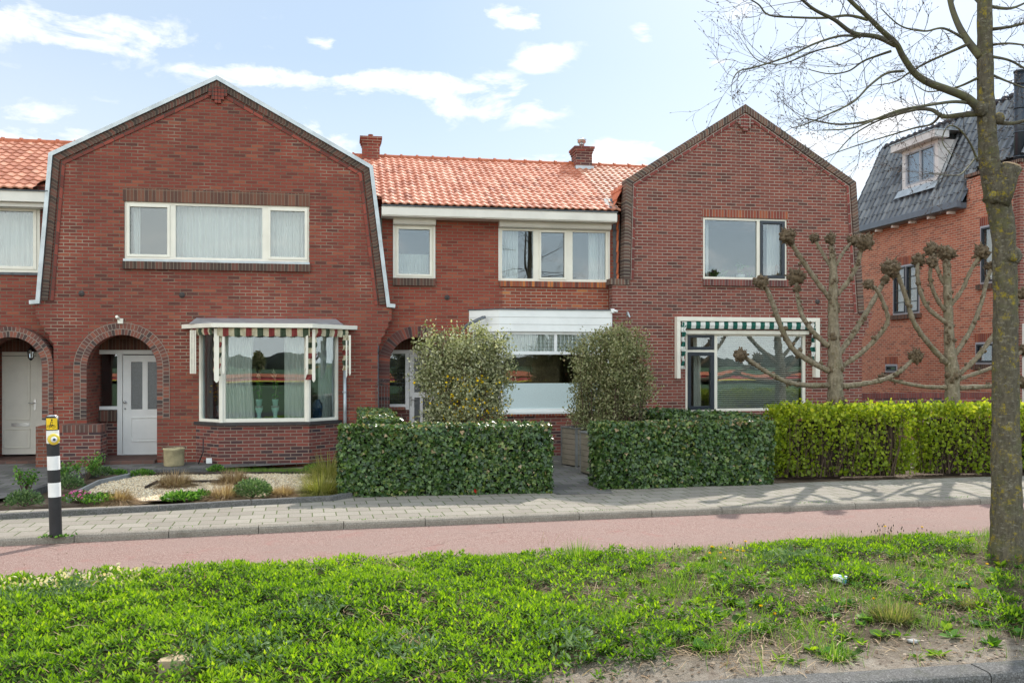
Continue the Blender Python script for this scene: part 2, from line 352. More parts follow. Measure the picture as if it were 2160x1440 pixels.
def leaves(name, sets, mats, parent=None, extra=None, **props):
    """sets: list of (template, base points, growth directions, face normals, sizes, rnd, material index)"""
    V, Fs, MI, R = [], [], [], []; off = 0
    if extra is not None:
        V.append(np.array(extra.v)); 
        Fs += extra.f; MI += extra.m; R += [extra.r.get(i, .5) for i in range(len(extra.f))]; off = len(extra.v)
    for tp, p, d, n, sz, rd, mi in sets:
        tv, tf = TPL[tp]; N = len(p)
        if N == 0: continue
        d = norm(d); x = norm(np.cross(d, n)); z = np.cross(x, d)
        B = (tv[None,:,0:1]*x[:,None,:] + tv[None,:,1:2]*d[:,None,:] + tv[None,:,2:3]*z[:,None,:]) * np.asarray(sz).reshape(-1,1,1) + p[:,None,:]
        V.append(B.reshape(-1, 3)); k = len(tv)
        base = (np.arange(N)*k + off)
        for f in tf:
            Fs += [tuple(r) for r in (base[:,None] + np.array(f)[None,:]).tolist()]
            MI += [mi]*N; R += list(rd)
        off += N*k
    me = bpy.data.meshes.new(name); me.from_pydata(np.concatenate(V).tolist(), [], Fs)
    for m in (mats if isinstance(mats, list) else [mats]): me.materials.append(M[m] if isinstance(m, str) else m)
    me.polygons.foreach_set('material_index', MI)
    at = me.attributes.new('rnd', 'FLOAT', 'FACE'); at.data.foreach_set('value', np.array(R, dtype=float))
    me.update(); o = bpy.data.objects.new(name, me); COL.objects.link(o)
    if parent is not None: o.parent = parent
    for k, q in props.items(): o[k] = q
    return o
def rv(N): return norm(RNG.normal(size=(N, 3)))

# strip of bricks along a polyline in the xz plane (coping, arch ring, band)
def strip(mb, pts, w0, w1, y0, y1, mi=0, closed=False):
    """pts: polyline (x,z) walked clockwise over the top; w0, w1 = offsets to the inner side"""
    n = len(pts); nn = []
    for i in range(n):
        a = pts[max(i-1, 0)]; b = pts[i]; c = pts[min(i+1, n-1)]
        def nr(p, q):
            dx, dz = q[0]-p[0], q[1]-p[1]; L = math.hypot(dx, dz) or 1; return (dz/L, -dx/L)
        n1 = nr(a, b) if i > 0 else nr(b, c); n2 = nr(b, c) if i < n-1 else nr(a, b)
        mx, mz = n1[0]+n2[0], n1[1]+n2[1]; L = math.hypot(mx, mz); mx, mz = mx/L, mz/L
        k = 1/max(.35, mx*n1[0]+mz*n1[1]); nn.append((mx*k, mz*k))
    s = 0
    for i in range(n-1):
        p, q = pts[i], pts[i+1]; L = math.hypot(q[0]-p[0], q[1]-p[1])
        o0 = (p[0]+nn[i][0]*w0, p[1]+nn[i][1]*w0); i0 = (p[0]+nn[i][0]*w1, p[1]+nn[i][1]*w1)
        o1 = (q[0]+nn[i+1][0]*w0, q[1]+nn[i+1][1]*w0); i1 = (q[0]+nn[i+1][0]*w1, q[1]+nn[i+1][1]*w1)
        W = w1-w0
        mb.face([(i0[0],y0,i0[1]),(i1[0],y0,i1[1]),(o1[0],y0,o1[1]),(o0[0],y0,o0[1])], mi, [(s,.005),(s+L,.005),(s+L,W+.005),(s,W+.005)])
        mb.face([(o0[0],y0,o0[1]),(o1[0],y0,o1[1]),(o1[0],y1,o1[1]),(o0[0],y1,o0[1])], mi, [(s,.01),(s+L,.01),(s+L,.1),(s,.1)])
        mb.face([(i0[0],y1,i0[1]),(i1[0],y1,i1[1]),(i1[0],y0,i1[1]),(i0[0],y0,i0[1])], mi, [(s,.01),(s+L,.01),(s+L,.1),(s,.1)])
        s += L
    for (p, k) in ((pts[0], 0), (pts[-1], n-1)):
        a = (p[0]+nn[k][0]*w0, p[1]+nn[k][1]*w0); b = (p[0]+nn[k][0]*w1, p[1]+nn[k][1]*w1)
        mb.face([(a[0],y0,a[1]),(b[0],y0,b[1]),(b[0],y1,b[1]),(a[0],y1,a[1])], mi)
    return mb
def soldier(mb, x0, x1, z0, z1, y0, y1, mi=0):      # a course of upright bricks, box with its own uv
    mb.box(x0, x1, y0, y1, z0, z1, mi); k = len(mb.f) - 6
    h = z1-z0
    mb.uv[k+2] = [(x0,.01),(x1,.01),(x1,.01+h),(x0,.01+h)]; mb.uv[k+1] = [(x0,.02),(x1,.02),(x1,.15),(x0,.15)]
    return mb

# pantiles as real waves: origin O at the eave, U along the eave, S up the slope
def pantiles(name, mats, parent, O, U, S, width, length, cw=.157, rh=.24, amp=.026, clip=None, mi_fn=None, prof=None, **props):
    U = Vector(U).normalized(); S = Vector(S).normalized(); N = U.cross(S).normalized()
    O = Vector(O); ncol = int(math.ceil(width/cw)); nrow = int(math.ceil(length/rh)); mb = MB(); K = 6
    prof = prof or [(0, 0), (.18, .72), (.34, 1.0), (.5, .72), (.66, .18), (.84, 0), (1, 0)]
    for r in range(nrow):
        s0 = r*rh; s1 = min(length, s0+rh*1.0)
        for c in range(ncol):
            ctr = O + U*((c+.5)*cw) + S*(s0+rh/2)
            if clip and not clip(ctr): continue
            rd = random.random(); sk = random.uniform(-.003, .003)
            v = []
            for (a, h) in prof:
                u = (c+a)*cw
                v.append(O + U*u + S*(s0-.012) + N*(amp*h + .004 + sk))      # front lip bottom
                v.append(O + U*u + S*(s0-.012) + N*(amp*h + .034 + sk))
                v.append(O + U*u + S*s1 + N*(amp*h + .012))
            f = []
            for i in range(len(prof)-1):
                f += [(3*i, 3*i+3, 3*i+4, 3*i+1), (3*i+1, 3*i+4, 3*i+5, 3*i+2)]
            mb.idx(v, f, mi_fn(ctr) if mi_fn else 0, False, rd)
    return mb.build(name, mats, parent, **props)
def ridge_tiles(name, parent, A, B, r=.11, seg=.38, mat='ridge'):
    A, B = Vector(A), Vector(B); L = (B-A).length; D = (B-A)/L; mb = MB(); n = int(L/seg)+1; W = Vector((D.y, -D.x, 0)).normalized()
    for i in range(n):
        p = A + D*(i*seg); q = A + D*min(L, (i+1)*seg)
        for (a, b, rr) in ((p, q, r), (p, p+D*.05, r*1.22)):
            ring = lambda c, k: [c + W*(k*math.cos(t)) + Vector((0,0,1))*(k*math.sin(t)) for t in [math.pi*j/8 for j in range(-1, 10)]]
            ra, rb = ring(a, rr), ring(b, rr*.97); m = len(ra)
            mb.idx(ra+rb, [(j, j+1, m+j+1, m+j) for j in range(m-1)] + [tuple(range(m)), tuple(range(2*m-1, m-1, -1))], 0, False)
    return mb.build(name, mat, parent)

# window on an arbitrary vertical panel from A to B; returns the frame mesh (part) with glass and sashes below it
def window(parent, A, B, z0, z1, mat='cream', fw=.06, mull=(), rails=(), sashes=(), glass='glass', dep=.09, set_=.06, name='window', gl=True, glass_name='pane', zg=None):
    A = Vector(A[:2]); B = Vector(B[:2]); L = (B-A).length; D = (B-A)/L
    mb = MB()
    mb.obox(A, D, 0, fw, set_, set_+dep, z0, z1); mb.obox(A, D, L-fw, L, set_, set_+dep, z0, z1)
    mb.obox(A, D, fw, L-fw, set_, set_+dep, z0, z0+fw); mb.obox(A, D, fw, L-fw, set_, set_+dep, z1-fw, z1)
    for (a, b) in mull: mb.obox(A, D, a, b, set_+.002, set_+dep-.002, z0+fw, z1-fw)
    for (a, b, c, d) in rails: mb.obox(A, D, a, b, set_+.004, set_+dep-.004, c, d)
    fr = mb.build(name, mat, parent, bevel=.004)
    for sdef in sashes:
        (a, b, c, d, w, sm) = sdef; sb = MB()
        o0, o1 = set_-.018, set_+.05
        sb.obox(A, D, a, a+w, o0, o1, c, d); sb.obox(A, D, b-w, b, o0, o1, c, d); sb.obox(A, D, a+w, b-w, o0, o1, c, c+w); sb.obox(A, D, a+w, b-w, o0, o1, d-w, d)
        sb.build('sash', sm, fr, bevel=.003)
    if gl:
        gb = MB(); e = fw-.01; zb, zt = zg or (z0+e, z1-e)
        gb.obox(A, D, e, L-e, set_+.045, set_+.051, zb, zt); k = len(gb.f)
        gb.build(glass_name, glass, fr)
    return fr
def sheet(name, A, B, z0, z1, label, mat='curtain', amp=.036, per=.11, off=0., gather=None, group=None):
    """pleated curtain from A to B"""
    A = Vector(A[:2]); B = Vector(B[:2]); L = (B-A).length; D = (B-A)/L; Nn = Vector((-D.y, D.x)); mb = MB()
    n = max(8, int(L/.012)); rows = 6; ph = random.random()*6; v = []
    for j in range(rows):
        k = j/(rows-1); z = z0+(z1-z0)*k
        for i in range(n+1):
            s = L*i/n; w = amp*(math.sin(2*math.pi*s/per+ph+.5*math.sin(7*s+ph)) + .5*math.sin(2*math.pi*s/(per*2.7)+1.3*k+ph))*(.75+.25*(1-k))
            if gather: s = s*(1-gather*math.sin(math.pi*min(1,(1-k)*1.1))*.5)
            p = A + D*s + Nn*(off+w); v.append((p.x, p.y, z))
    f = [(j*(n+1)+i, j*(n+1)+i+1, (j+1)*(n+1)+i+1, (j+1)*(n+1)+i) for j in range(rows-1) for i in range(n)]
    mb.idx(v, f, 0, True)
    return mb.build(name, mat, None, **tagd(label, 'curtain', group))
def arc(cx, cz, r, a0, a1, n): return [(cx + r*math.cos(math.radians(a0+(a1-a0)*i/n)), cz + r*math.sin(math.radians(a0+(a1-a0)*i/n))) for i in range(n+1)]
def room(parent, x0, x1, y0, y1, z0, z1, mat='interior', name='room'):
    mb = MB()
    mb.face([(x0,y1,z0),(x1,y1,z0),(x1,y1,z1),(x0,y1,z1)]); mb.face([(x0,y0,z0),(x0,y1,z0),(x0,y1,z1),(x0,y0,z1)])
    mb.face([(x1,y0,z0),(x1,y0,z1),(x1,y1,z1),(x1,y1,z0)]); mb.face([(x0,y0,z0),(x1,y0,z0),(x1,y1,z0),(x0,y1,z0)]); mb.face([(x0,y0,z1),(x0,y1,z1),(x1,y1,z1),(x1,y0,z1)])
    return mb.build(name, mat, parent)
def vent(parent, u, v, Y, r=.055):
    p = P(u, v, Y); mb = MB()
    mb.tube([(p.x, Y-.012, p.z), (p.x, Y+.03, p.z)], r, 14, 0); mb.tube([(p.x, Y-.02, p.z), (p.x, Y-.008, p.z)], r*.6, 12, 0)
    for k in (-.5, 0, .5): mb.box(p.x-r*.8, p.x+r*.8, Y-.024, Y-.013, p.z+k*r-.004, p.z+k*r+.004)
    mb.build('air_vent', 'iron', parent)
M['tile_floor'] = m_brick('porch_tiles', [(0, (.1, .06, .05)), (1, (.17, .09, .07))], (.1, .09, .08), bw=.2, rh=.2, off=0, ms=.006)
M['stone'] = m_plain('grey_stone', (.35, .35, .34), .6, .1, 10)
M['stone2'] = m_plain('pale_figurine', (.5, .38, .3), .6, .1, 10)
M['black2'] = m_plain('dark_sill', (.05, .045, .045), .5, .2, 8)
M['glass_tex'] = m_plain('ribbed_glass', (.09, .1, .11), .22, .2, 60, spec=.9, bump=.3)
M['brick_o2'] = m_brick('brick_brown', [(0, (.16, .055, .035)), (1, (.33, .1, .055))], (.2, .15, .12))
M['arch1'] = m_brick('coping_bricks', [(0, (.1, .06, .05)), (.5, (.2, .08, .06)), (1, (.3, .1, .065))], (.22, .18, .15), bw=.075, rh=.2, off=0, ms=.007)
M['arch2'] = m_brick('arch_bricks_dark', [(0, (.06, .04, .04)), (.5, (.15, .055, .045)), (1, (.3, .08, .05))], (.16, .12, .1), bw=.075, rh=.24, off=0, ms=.007)
M['glass_bay'] = m_glass('bay_glass', .06, (.85, .93, 1))
M['glass_b5'] = m_glass('large_window_glass', .08)
M['glass'] = m_glass('window_glass', .055)
M['glass_side'] = m_glass('side_window_glass', .0, k=.35)
M['glass_lo'] = m_glass('window_glass_clear', .07)
M['glass_hi'] = m_glass('window_glass_reflecting', .065, (.8, .86, .94))
M['cloth_cream'] = m_plain('awning_cream', (.62, .56, .4), .9, .15, 8)
M['cloth_red'] = m_plain('awning_red', (.28, .055, .05), .9, .15, 8)
M['cloth_green'] = m_plain('awning_green', (.07, .1, .06), .9, .15, 8)
M['cloth_white'] = m_plain('awning_white', (.78, .78, .74), .85, .1, 8)
M['cloth_dkgreen'] = m_plain('awning_dark_green', (.015, .12, .09), .85, .1, 8)
M['turq'] = m_plain('turquoise_glaze', (.38, .62, .55), .3, .1, 8, spec=.6)
M['leaf_house'] = m_leaf('house_plant_leaf', [(0, (.05, .14, .03)), (.8, (.16, .32, .08)), (.9, (.6, .5, .4)), (1, (.7, .6, .5))])
M['petal_y'] = m_leaf('yellow_petal', [(0, (.8, .3, .02)), (1, (.85, .5, .05))])
M['blue_glaze'] = m_plain('blue_glaze', (.03, .07, .14), .18, .2, 8, spec=.7)
M['glassware'] = m_glass('glassware', .15)
M['tile_flat'] = m_plain('roof_underlay', (.4, .13, .07), .8, .2, 5)
M['tile_flat_d'] = m_plain('roof_underlay_dark', (.04, .045, .055), .7, .2, 5)
M['tile_dk'] = m_plain('verge_tile_dark', (.035, .035, .045), .4, .2, 5)
M['tile_s'] = m_tile('roof_tiles_side', [(0, (.4, .1, .04)), (1, (.6, .17, .07))], .5)
M['brick_fix'] = m_brick('brick_repaired', [(0, (.24, .05, .03)), (.5, (.33, .068, .038)), (.85, (.4, .095, .045)), (1, (.55, .2, .07))], (.33, .27, .2), bw=.225, rh=.0655)
M['leadlight'] = m_plain('leadlight_bars', (.62, .68, .68), .4, .1, 5)
M['lead2'] = m_plain('board_groove', (.5, .5, .48), .6, .1, 5)
M['interior2'] = m_plain('interior_brown', (.25, .17, .1), .9, .2, 1)
M['pipe2'] = m_plain('pipe_grey_green', (.2, .23, .21), .5, .15, 8)
M['wood'] = m_plain('dark_wood', (.22, .15, .08), .6, .2, 5)
M['sold_r2'] = m_brick('soldier_bricks_sill_right', [(0, (.1, .045, .045)), (.5, (.2, .07, .06)), (1, (.28, .09, .07))], (.2, .17, .15), bw=.068, rh=.24, off=0, ms=.008)
M['sold_red2'] = m_brick('soldier_bricks_wall', [(0, (.14, .045, .04)), (1, (.25, .07, .055))], (.13, .1, .09), bw=.068, rh=.24, off=0, ms=.006)
M['blind'] = m_plain('blind_slats', (.6, .6, .56), .5, .1, 3)
M['blind2'] = m_plain('dormer_blind', (.5, .55, .54), .8, .05, 3)
M['greyframe'] = m_plain('grey_blue_frame', (.38, .4, .45), .4, .08, 5)
M['greyblue'] = m_plain('gutter_blue_grey', (.12, .15, .19), .4, .1, 5)
M['dormer_white'] = m_plain('dormer_paint', (.62, .6, .6), .5, .1, 5)
M['tan'] = m_leaf('tan_blind', [(0, (.5, .38, .24)), (1, (.5, .38, .24))], .9, .2, .1, (1, 1, 1))
M['flue'] = m_plain('flue_metal', (.04, .05, .065), .25, .1, 5, metal=.4)
M['ivy_core2'] = m_plain('hedge_core', (.035, .025, .015), .95, .3, 8)
M["bark3"] = m_plain('limb_bark', (.085, .075, .055), .9, .25, 9, col2=(.13, .125, .05))
M['bud'] = m_plain('buds', (.07, .035, .025), .7, .1, 5)
TPL['leaf2'] = (np.array([(0,0,0),(.22,.38,.05),(0,1,-.1),(-.22,.38,.05),(0,.42,-.02)]), [(0,1,4),(1,2,4),(2,3,4),(3,0,4)])
M['grass_w'] = m_leaf('verge_grass', [(0, (.07, .15, .02)), (.5, (.17, .3, .035)), (.85, (.3, .4, .07)), (1, (.42, .36, .18))], .5, .4, .3)
M['straw_g'] = m_leaf('dry_verge_grass', [(0, (.1, .14, .04)), (.5, (.24, .24, .09)), (1, (.4, .32, .17))], .6, .35, .2)
M['litter'] = m_leaf('leaf_litter', [(0, (.06, .04, .025)), (.6, (.22, .15, .1)), (1, (.45, .36, .27))], .8, .1, .2)
M['petal_r'] = m_leaf('red_petal', [(0, (.6, .01, .01)), (1, (.7, .03, .03))])
M['tree_far'] = m_plain('far_trees', (.045, .055, .04), .95, .2, .1)
M['bark_d'] = m_plain('dark_wood_edging', (.06, .045, .035), .9, .3, 12)
# ================================================================ THE TERRACE
YL, YM, YR = 19.0, 19.35, 19.0
def pz(pts, Y): return [(P(u, v, Y).x, P(u, v, Y).z) for u, v in pts]
def rect(u0, v0, u1, v1, Y):
    a = P(u0, v0, Y); b = P(u1, v0, Y); c = P(u0, v1, Y); return a.x, b.x, c.z, a.z
def rloop(r): x0, x1, z0, z1 = r; return [(x0, z0), (x1, z0), (x1, z1), (x0, z1)]
X = lambda u, Y: P(u, 700, Y).x
Z = lambda u, v, Y: P(u, v, Y).z

# ---------------- left gable house
HL = thing('gabled_brick_house', 'dark red brick gabled house with zinc-edged gable and cream bay window under a canopy', 'house', 'houses of the terrace', (-2.4, YL, 0))
HL_inv = HL.location.copy()
def par(o, p):   # keep world placement under a moved empty
    return o
HL.location = (0, 0, 0)
prof = pz([(80,632),(106,325),(458,163),(785,352),(820,640)], YL)
base = -.12
outer = [(X(113,YL), base), (X(113,YL), Z(113,724,YL)), (X(104,YL), Z(104,716,YL)), (X(104,YL), Z(104,706,YL)), (X(94,YL), Z(94,698,YL)), (X(94,YL), Z(94,690,YL)), (X(84,YL), Z(84,684,YL)), (X(84,YL), Z(84,674,YL)), (X(75,YL), Z(75,668,YL)), (X(75,YL), Z(75,646,YL)),
         (prof[0][0]+.02, prof[0][1]), (prof[1][0]+.02, prof[1][1]-.02), (prof[2][0], prof[2][1]-.03), (prof[3][0]-.02, prof[3][1]-.02), (prof[4][0]-.02, prof[4][1]),
         (X(826,YL), Z(826,650,YL)), (X(826,YL), Z(826,674,YL)), (X(819,YL), Z(819,680,YL)), (X(819,YL), Z(819,690,YL)), (X(812,YL), Z(812,696,YL)), (X(812,YL), Z(812,706,YL)), (X(804,YL), Z(804,712,YL)), (X(804,YL), Z(804,722,YL)), (X(797,YL), Z(797,730,YL)), (X(797,YL), base)]
w1 = rect(262, 424, 652, 546, YL)
pa_cx = (X(183,YL)+X(331,YL))/2; pa_r = (X(331,YL)-X(183,YL))/2; pa_cz = Z(257,706,YL)-pa_r
arch_l = [(pa_cx-pa_r, base+.02), (pa_cx+pa_r, base+.02)] + arc(pa_cx, pa_cz, pa_r, 0, 180, 24)
bayhole = [(-2.68, .84), (-.2, .84), (-.2, 2.56), (-2.68, 2.56)]
mb = MB(); mb.slab(outer, [rloop(w1), arch_l, bayhole], YL, YL+.25); mb.build('wall', 'brick_l', HL)
zp = [(prof[0][0]-.14, prof[0][1]-.03), (prof[0][0]-.01, prof[0][1]-.02)] + prof[1:4] + [(prof[4][0]+.01, prof[4][1]-.02), (prof[4][0]+.13, prof[4][1]-.03)]
mb = MB(); strip(mb, zp, -.015, .06, YL-.07, YL+.3)
mb.build('zinc_coping', 'zinc', HL)
mb = MB(); strip(mb, prof, .07, .185, YL-.035, YL+.02); mb.build('coping_course', 'sold_dark', HL)
mb = MB(); strip(mb, prof, .21, .285, YL-.02, YL+.01); mb.build('brick_band', 'band', HL)
mb = MB()                                            # stepped peak ornament
pk = P(460, 190, YL)
for i, (dx, zt, zb) in enumerate([(-.15,0,-.13),(-.09,.03,-.2),(-.03,.05,-.27),(.03,.05,-.27),(.09,.03,-.2),(.15,0,-.13)]): mb.box(pk.x+dx-.027, pk.x+dx+.027, YL-.05-.006*(i%3), YL+.02, pk.z+zb, pk.z+zt)
mb.build('peak_ornament', 'band', HL)
mb = MB(); a = rect(259, 396, 654, 424, YL); soldier(mb, a[0], a[1], a[2], a[3], YL-.008, YL+.03); mb.build('lintel', 'sold', HL)
mb = MB(); a = rect(260, 551, 655, 567, YL); soldier(mb, a[0], a[1], a[2], a[3], YL-.07, YL+.03); mb.build('sill', 'sold_dark', HL)
mb = MB(); a = rect(261, 546, 653, 551, YL); mb.box(a[0], a[1], YL-.06, YL+.1, a[2], a[3]); mb.build('lead_flashing', 'zinc', HL)
x0, x1, z0, z1 = w1; px = lambda u, Y=YL: X(u, Y)-x0
window(HL, (x0, YL), (x1, YL), z0, z1, 'cream', .055, mull=[(px(358), px(370)), (px(553), px(565))],
       sashes=[(px(267), px(358), z0+.05, z1-.05, .05, 'cream'), (px(565), px(648), z0+.05, z1-.05, .05, 'cream')], glass='glass', set_=.03)
G_CUR = None
sheet('curtain', (X(278,19.3), 19.33), (X(296,19.3), 19.33), z0+.02, z1, 'narrow off-white curtain strip at the left pane of the widest upstairs window')
sheet('curtain', (X(368,19.3), 19.33), (X(556,19.3), 19.33), z0+.02, z1, 'wide pleated pale curtain filling the middle pane of the widest upstairs window', per=.11)
sheet('curtain', (X(566,19.3), 19.33), (X(645,19.3), 19.33), z0+.02, z1, 'pleated pale curtain filling the right pane of the widest upstairs window', per=.075)
ft = MB(); ft.box(x0-.05, x1+.05, YL+.25, YL+1.9, z0-.08, z0-.02); ft.box(x0+.4, x1-.2, YL+1.8, YL+1.86, z0-.02, z0+.3)
room(HL, prof[1][0]+.35, prof[3][0]-.35, YL+.26, YL+3.6, 2.95, Z(458,400,YL)+.1)
room(HL, pa_cx+pa_r+.12, X(795,YL), YL+.26, YL+4.2, .0, 2.85)
vent(HL, 172, 619, YL); vent(HL, 384, 622, YL)
# porch
dY = 19.95
xl, xr = pa_cx-pa_r, pa_cx+pa_r
mb = MB()
mb.box(xl-.35, xl-.004, YL+.25, dY+.2, base, 2.75); mb.box(xr+.004, xr+.12, YL+.25, dY+.2, base, 2.75)
mb.box(xl-.004, xr+.004, YL+.25, dY+.2, 2.62, 2.75)
mb.build('porch_wall', 'brick_l', HL)
dtop = Z(290, 738, dY)
mb = MB(); soldier(mb, xl-.05, xr+.05, dtop, 2.62, dY-.02, dY+.1); mb.build('porch_lintel', 'sold', HL)
mb = MB(); mb.box(xl-.0, xr, YL-.22, dY+.2, -.1, .075); mb.build('porch_step', 'tile_floor', HL, bevel=.01)
mb = MB(); strip(mb, [(pa_cx-pa_r-.24, .86)] + arc(pa_cx, pa_cz, pa_r+.24, 180, 0, 26) + [(pa_cx+pa_r+.24, .86)], 0, .2375, YL-.01, YL+.12); mb.build('arch_ring', 'arch', HL)
door_x0, door_x1 = X(247, dY), xr+.06
mb = MB(); zt = Z(290,750,dY); zb = Z(290,958,dY)
mb.box(xl-.02, xr+.05, dY, dY+.1, zt+.03, dtop)                      # head of the frame
mb.box(door_x0, X(258,dY), dY, dY+.1, .075, zt+.03); mb.box(xr-.02, xr+.06, dY+.001, dY+.099, .075, zt+.03)
wb = Z(215,862,dY)
mb.box(xl-.02, X(188,dY), dY, dY+.1, wb, zt+.03); mb.box(X(188,dY), door_x0, dY, dY+.1, wb-.02, wb+.05)
df = mb.build('door_frame', 'white', HL, bevel=.004)
def pdoor(parent, x0, x1, z0, z1, y, mat, lites, panels, glassm='glass_lo', handle=None, name='door'):
    mb = MB(); d = .045; xs = sorted(set([x0, x1] + [v for l in lites for v in l[:2]])); 
    holes = [[(a, c), (b, c), (b, dd), (a, dd)] for (a, b, c, dd) in lites]
    mb.slab([(x0, z0), (x1, z0), (x1, z1), (x0, z1)], holes, y, y+d)
    for (a, b, c, dd) in panels:
        for w, pr in ((.0, .012),):
            t = .018
            pr = .02; mb.box(a, b, y-pr, y+.002, c, c+t); mb.box(a, b, y-pr, y+.002, dd-t, dd); mb.box(a, a+t, y-pr, y+.002, c+t, dd-t); mb.box(b-t, b, y-pr, y+.002, c+t, dd-t)
        mb.box(a+.05, b-.05, y-.008, y+.002, c+.05, dd-.05)
    o = mb.build(name, mat, parent, bevel=.003)
    if lites:
        g = MB()
        for (a, b, c, dd) in lites: g.box(a-.01, b+.01, y+.02, y+.028, c-.01, dd+.01)
        g.build('pane', glassm, o)
    if handle:
        h = MB(); hx, hz, kind = handle
        if kind == 'knob':
            h.tube([(hx, y-.0, hz), (hx, y-.03, hz)], .012, 10); h.blob((hx, y-.05, hz), .03, (1,.8,1), 10, 7, 0)
            lk = MB(); lk.tube([(hx, y-.012, hz-.13), (hx, y+.0, hz-.13)], .018, 10); lk.build('lock', 'steel', o)
        else:
            h.box(hx-.02, hx+.02, y-.012, y, hz-.14, hz+.07); h.tube([(hx, y-.01, hz), (hx, y-.05, hz)], .01, 8); h.tube([(hx, y-.05, hz), (hx+(-.11 if kind=='lever_l' else .11), y-.05, hz)], .01, 8)
        h.build('handle', 'steel', o)
    return o
q = lambda u: X(u, dY)
dr = pdoor(HL, q(259), xr+.05, zb+.0, zt+.01, dY+.02, 'white', [(q(276), q(300), Z(290,863,dY), Z(290,763,dY)), (q(311), q(335), Z(290,863,dY), Z(290,763,dY))],
      [(q(276), q(331)+.05, Z(290,931,dY), Z(290,880,dY))], 'glass_tex', (q(264), Z(264,848,dY), 'knob'))
mb = MB(); mb.box(q(258), xr+.05, dY-.06, dY+.06, .075, zb-.002); mb.build('threshold', 'stone', HL)
mb = MB(); mb.box(X(188,dY)-.01, door_x0+.01, dY+.05, dY+.056, wb+.04, zt+.04); mb.build('side_window', 'glass', HL)
mb = MB(); soldier(mb, xl-.02, door_x0-.002, Z(215,888,dY), wb-.03, dY-.08, dY+.1); mb.build('side_sill', 'sold_dark', HL)
mb = MB(); mb.box(xl-.02, door_x0-.002, dY, dY+.15, base, Z(215,888,dY)); mb.build('side_wall', 'brick_p', HL)
room(HL, xl-.3, xr+.1, dY+.16, dY+2.2, .05, 2.5)
# low front wall beside the porch, a wall of its own
lw = thing('low_brick_wall', 'low brick garden wall stub between the two left front doors', 'wall')
a0 = P(75, 897, 18.55); a1 = P(212, 897, 18.55)
mb = MB(); mb.box(a0.x, X(103,18.55), 18.56, YL-.002, base, a0.z-.02); mb.build('wall', 'brick_o2', lw)
mb = MB(); mb.box(X(103,18.55)+.002, a1.x, 18.55, YL-.004, base, a0.z-.14); mb.build('wall', 'brick_p', lw)
mb = MB(); soldier(mb, X(103,18.55)+.001, a1.x+.002, a0.z-.14, a0.z, 18.545, YL-.006); mb.build('coping', 'arch1', lw)
# bay window
bp_ = [(-2.86, YL), (-2.36, 18.46), (-.66, 18.46), (-.06, YL)]
bay = MB(); bay.prism(bp_, base, .74, 0); bayo = bay.build('bay_base', 'brick_p', HL)
mb = MB(); mb.prism([(-2.92,YL+.02),(-2.39,18.41),(-.63,18.41),(0.0,YL+.02)], .742, .8); mb.build('bay_sill', 'black2', HL, bevel=.008)
A, B, Cc, D = (-2.80, YL-.01), (-2.31, 18.5), (-.687, 18.5), (-.107, YL-.01)
zb0, zb1 = .802, 2.58
for (p, q2, nm) in ((A, B, 'l'), (B, Cc, 'c'), (Cc, D, 'r')):
    window(HL, p, q2, zb0, zb1, 'cream', .07 if nm == 'c' else .055, glass='glass_bay', set_=0.0, dep=.08)
mb = MB()
for p in (B, Cc): mb = MB(); mb.tube([(p[0], p[1]+.02, zb0), (p[0], p[1]+.02, zb1)], .055, 8, smooth=False); mb.build('corner_post', 'cream', HL)
cano = [(-3.13,YL-.003),(-2.44,18.1),(-.585,18.1),(.275,YL-.003)]
mb = MB(); mb.prism(cano, 2.62, 2.70); mb.build('canopy', 'cream', HL, bevel=.006)
mb = MB(); z_ = 2.702
mb.face([(-3.0,YL-.02,z_+.02),(-2.42,18.16,z_),(-.6,18.16,z_),(.1,YL-.02,z_+.02)], 0)
mb.idx([(-2.95,YL-.3,z_),(-2.4,18.2,z_),(-.62,18.2,z_),(0.0,YL-.3,z_),(-2.85,YL-.006,z_+.13),(-.15,YL-.006,z_+.13)], [(0,1,4),(1,2,5,4),(2,3,5)], 0, False); mb.build('canopy_roof', 'zinc', HL)
# striped awning folded under the canopy
def valance(mb, A, B, z0, z1, per, seq, off=0., amp=.012, scal=.02):
    A = Vector(A); B = Vector(B); L = (B-A).length; D = (B-A)/L; N = Vector((-D.y, D.x)); n = int(L/(per/4)); pts = []
    for i in range(n+1):
        s = L*i/n; w = amp*math.sin(s*31+.8)+amp*.6*math.sin(s*83)
        sc = scal*abs(math.sin(math.pi*s/(per*2)))
        p = A + D*s + N*(w+off); pts.append((p, sc))
    for i in range(n):
        (p, s0), (q_, s1) = pts[i], pts[i+1]; mi = seq[int((i+.5)*per/4/per) % len(seq)]
        rows = [z1, z1-(z1-z0)*.5, z0]
        for j in range(2):
            b = (.015*math.sin(j*2.2), .015*math.sin((j+1)*2.2))
            P0 = p - N*b[0]; P1 = q_ - N*b[0]; P2 = q_ - N*b[1]; P3 = p - N*b[1]
            mb.face([(P3.x, P3.y, rows[j+1]-(s0 if j else 0)), (P2.x, P2.y, rows[j+1]-(s1 if j else 0)), (P1.x, P1.y, rows[j]), (P0.x, P0.y, rows[j])], mi, None, True)
def hang(mb, x0, x1, y, z0, z1, per, seq):          # bunched cloth hanging down, bands across
    n = int((z1-z0)/(per/3)); m = 7
    def pt(i, j):
        z = z1-(z1-z0)*i/n; s = j/m; w = (x1-x0)*(1-.25*(i/n))
        return (x0 + w*s + .012*math.sin(i*1.1), y + .03*math.sin(s*9+i*.5), z)
    for i in range(n):
        mi = seq[(i//3) % len(seq)]
        for j in range(m): mb.face([pt(i+1,j), pt(i+1,j+1), pt(i,j+1), pt(i,j)], mi, None, True)
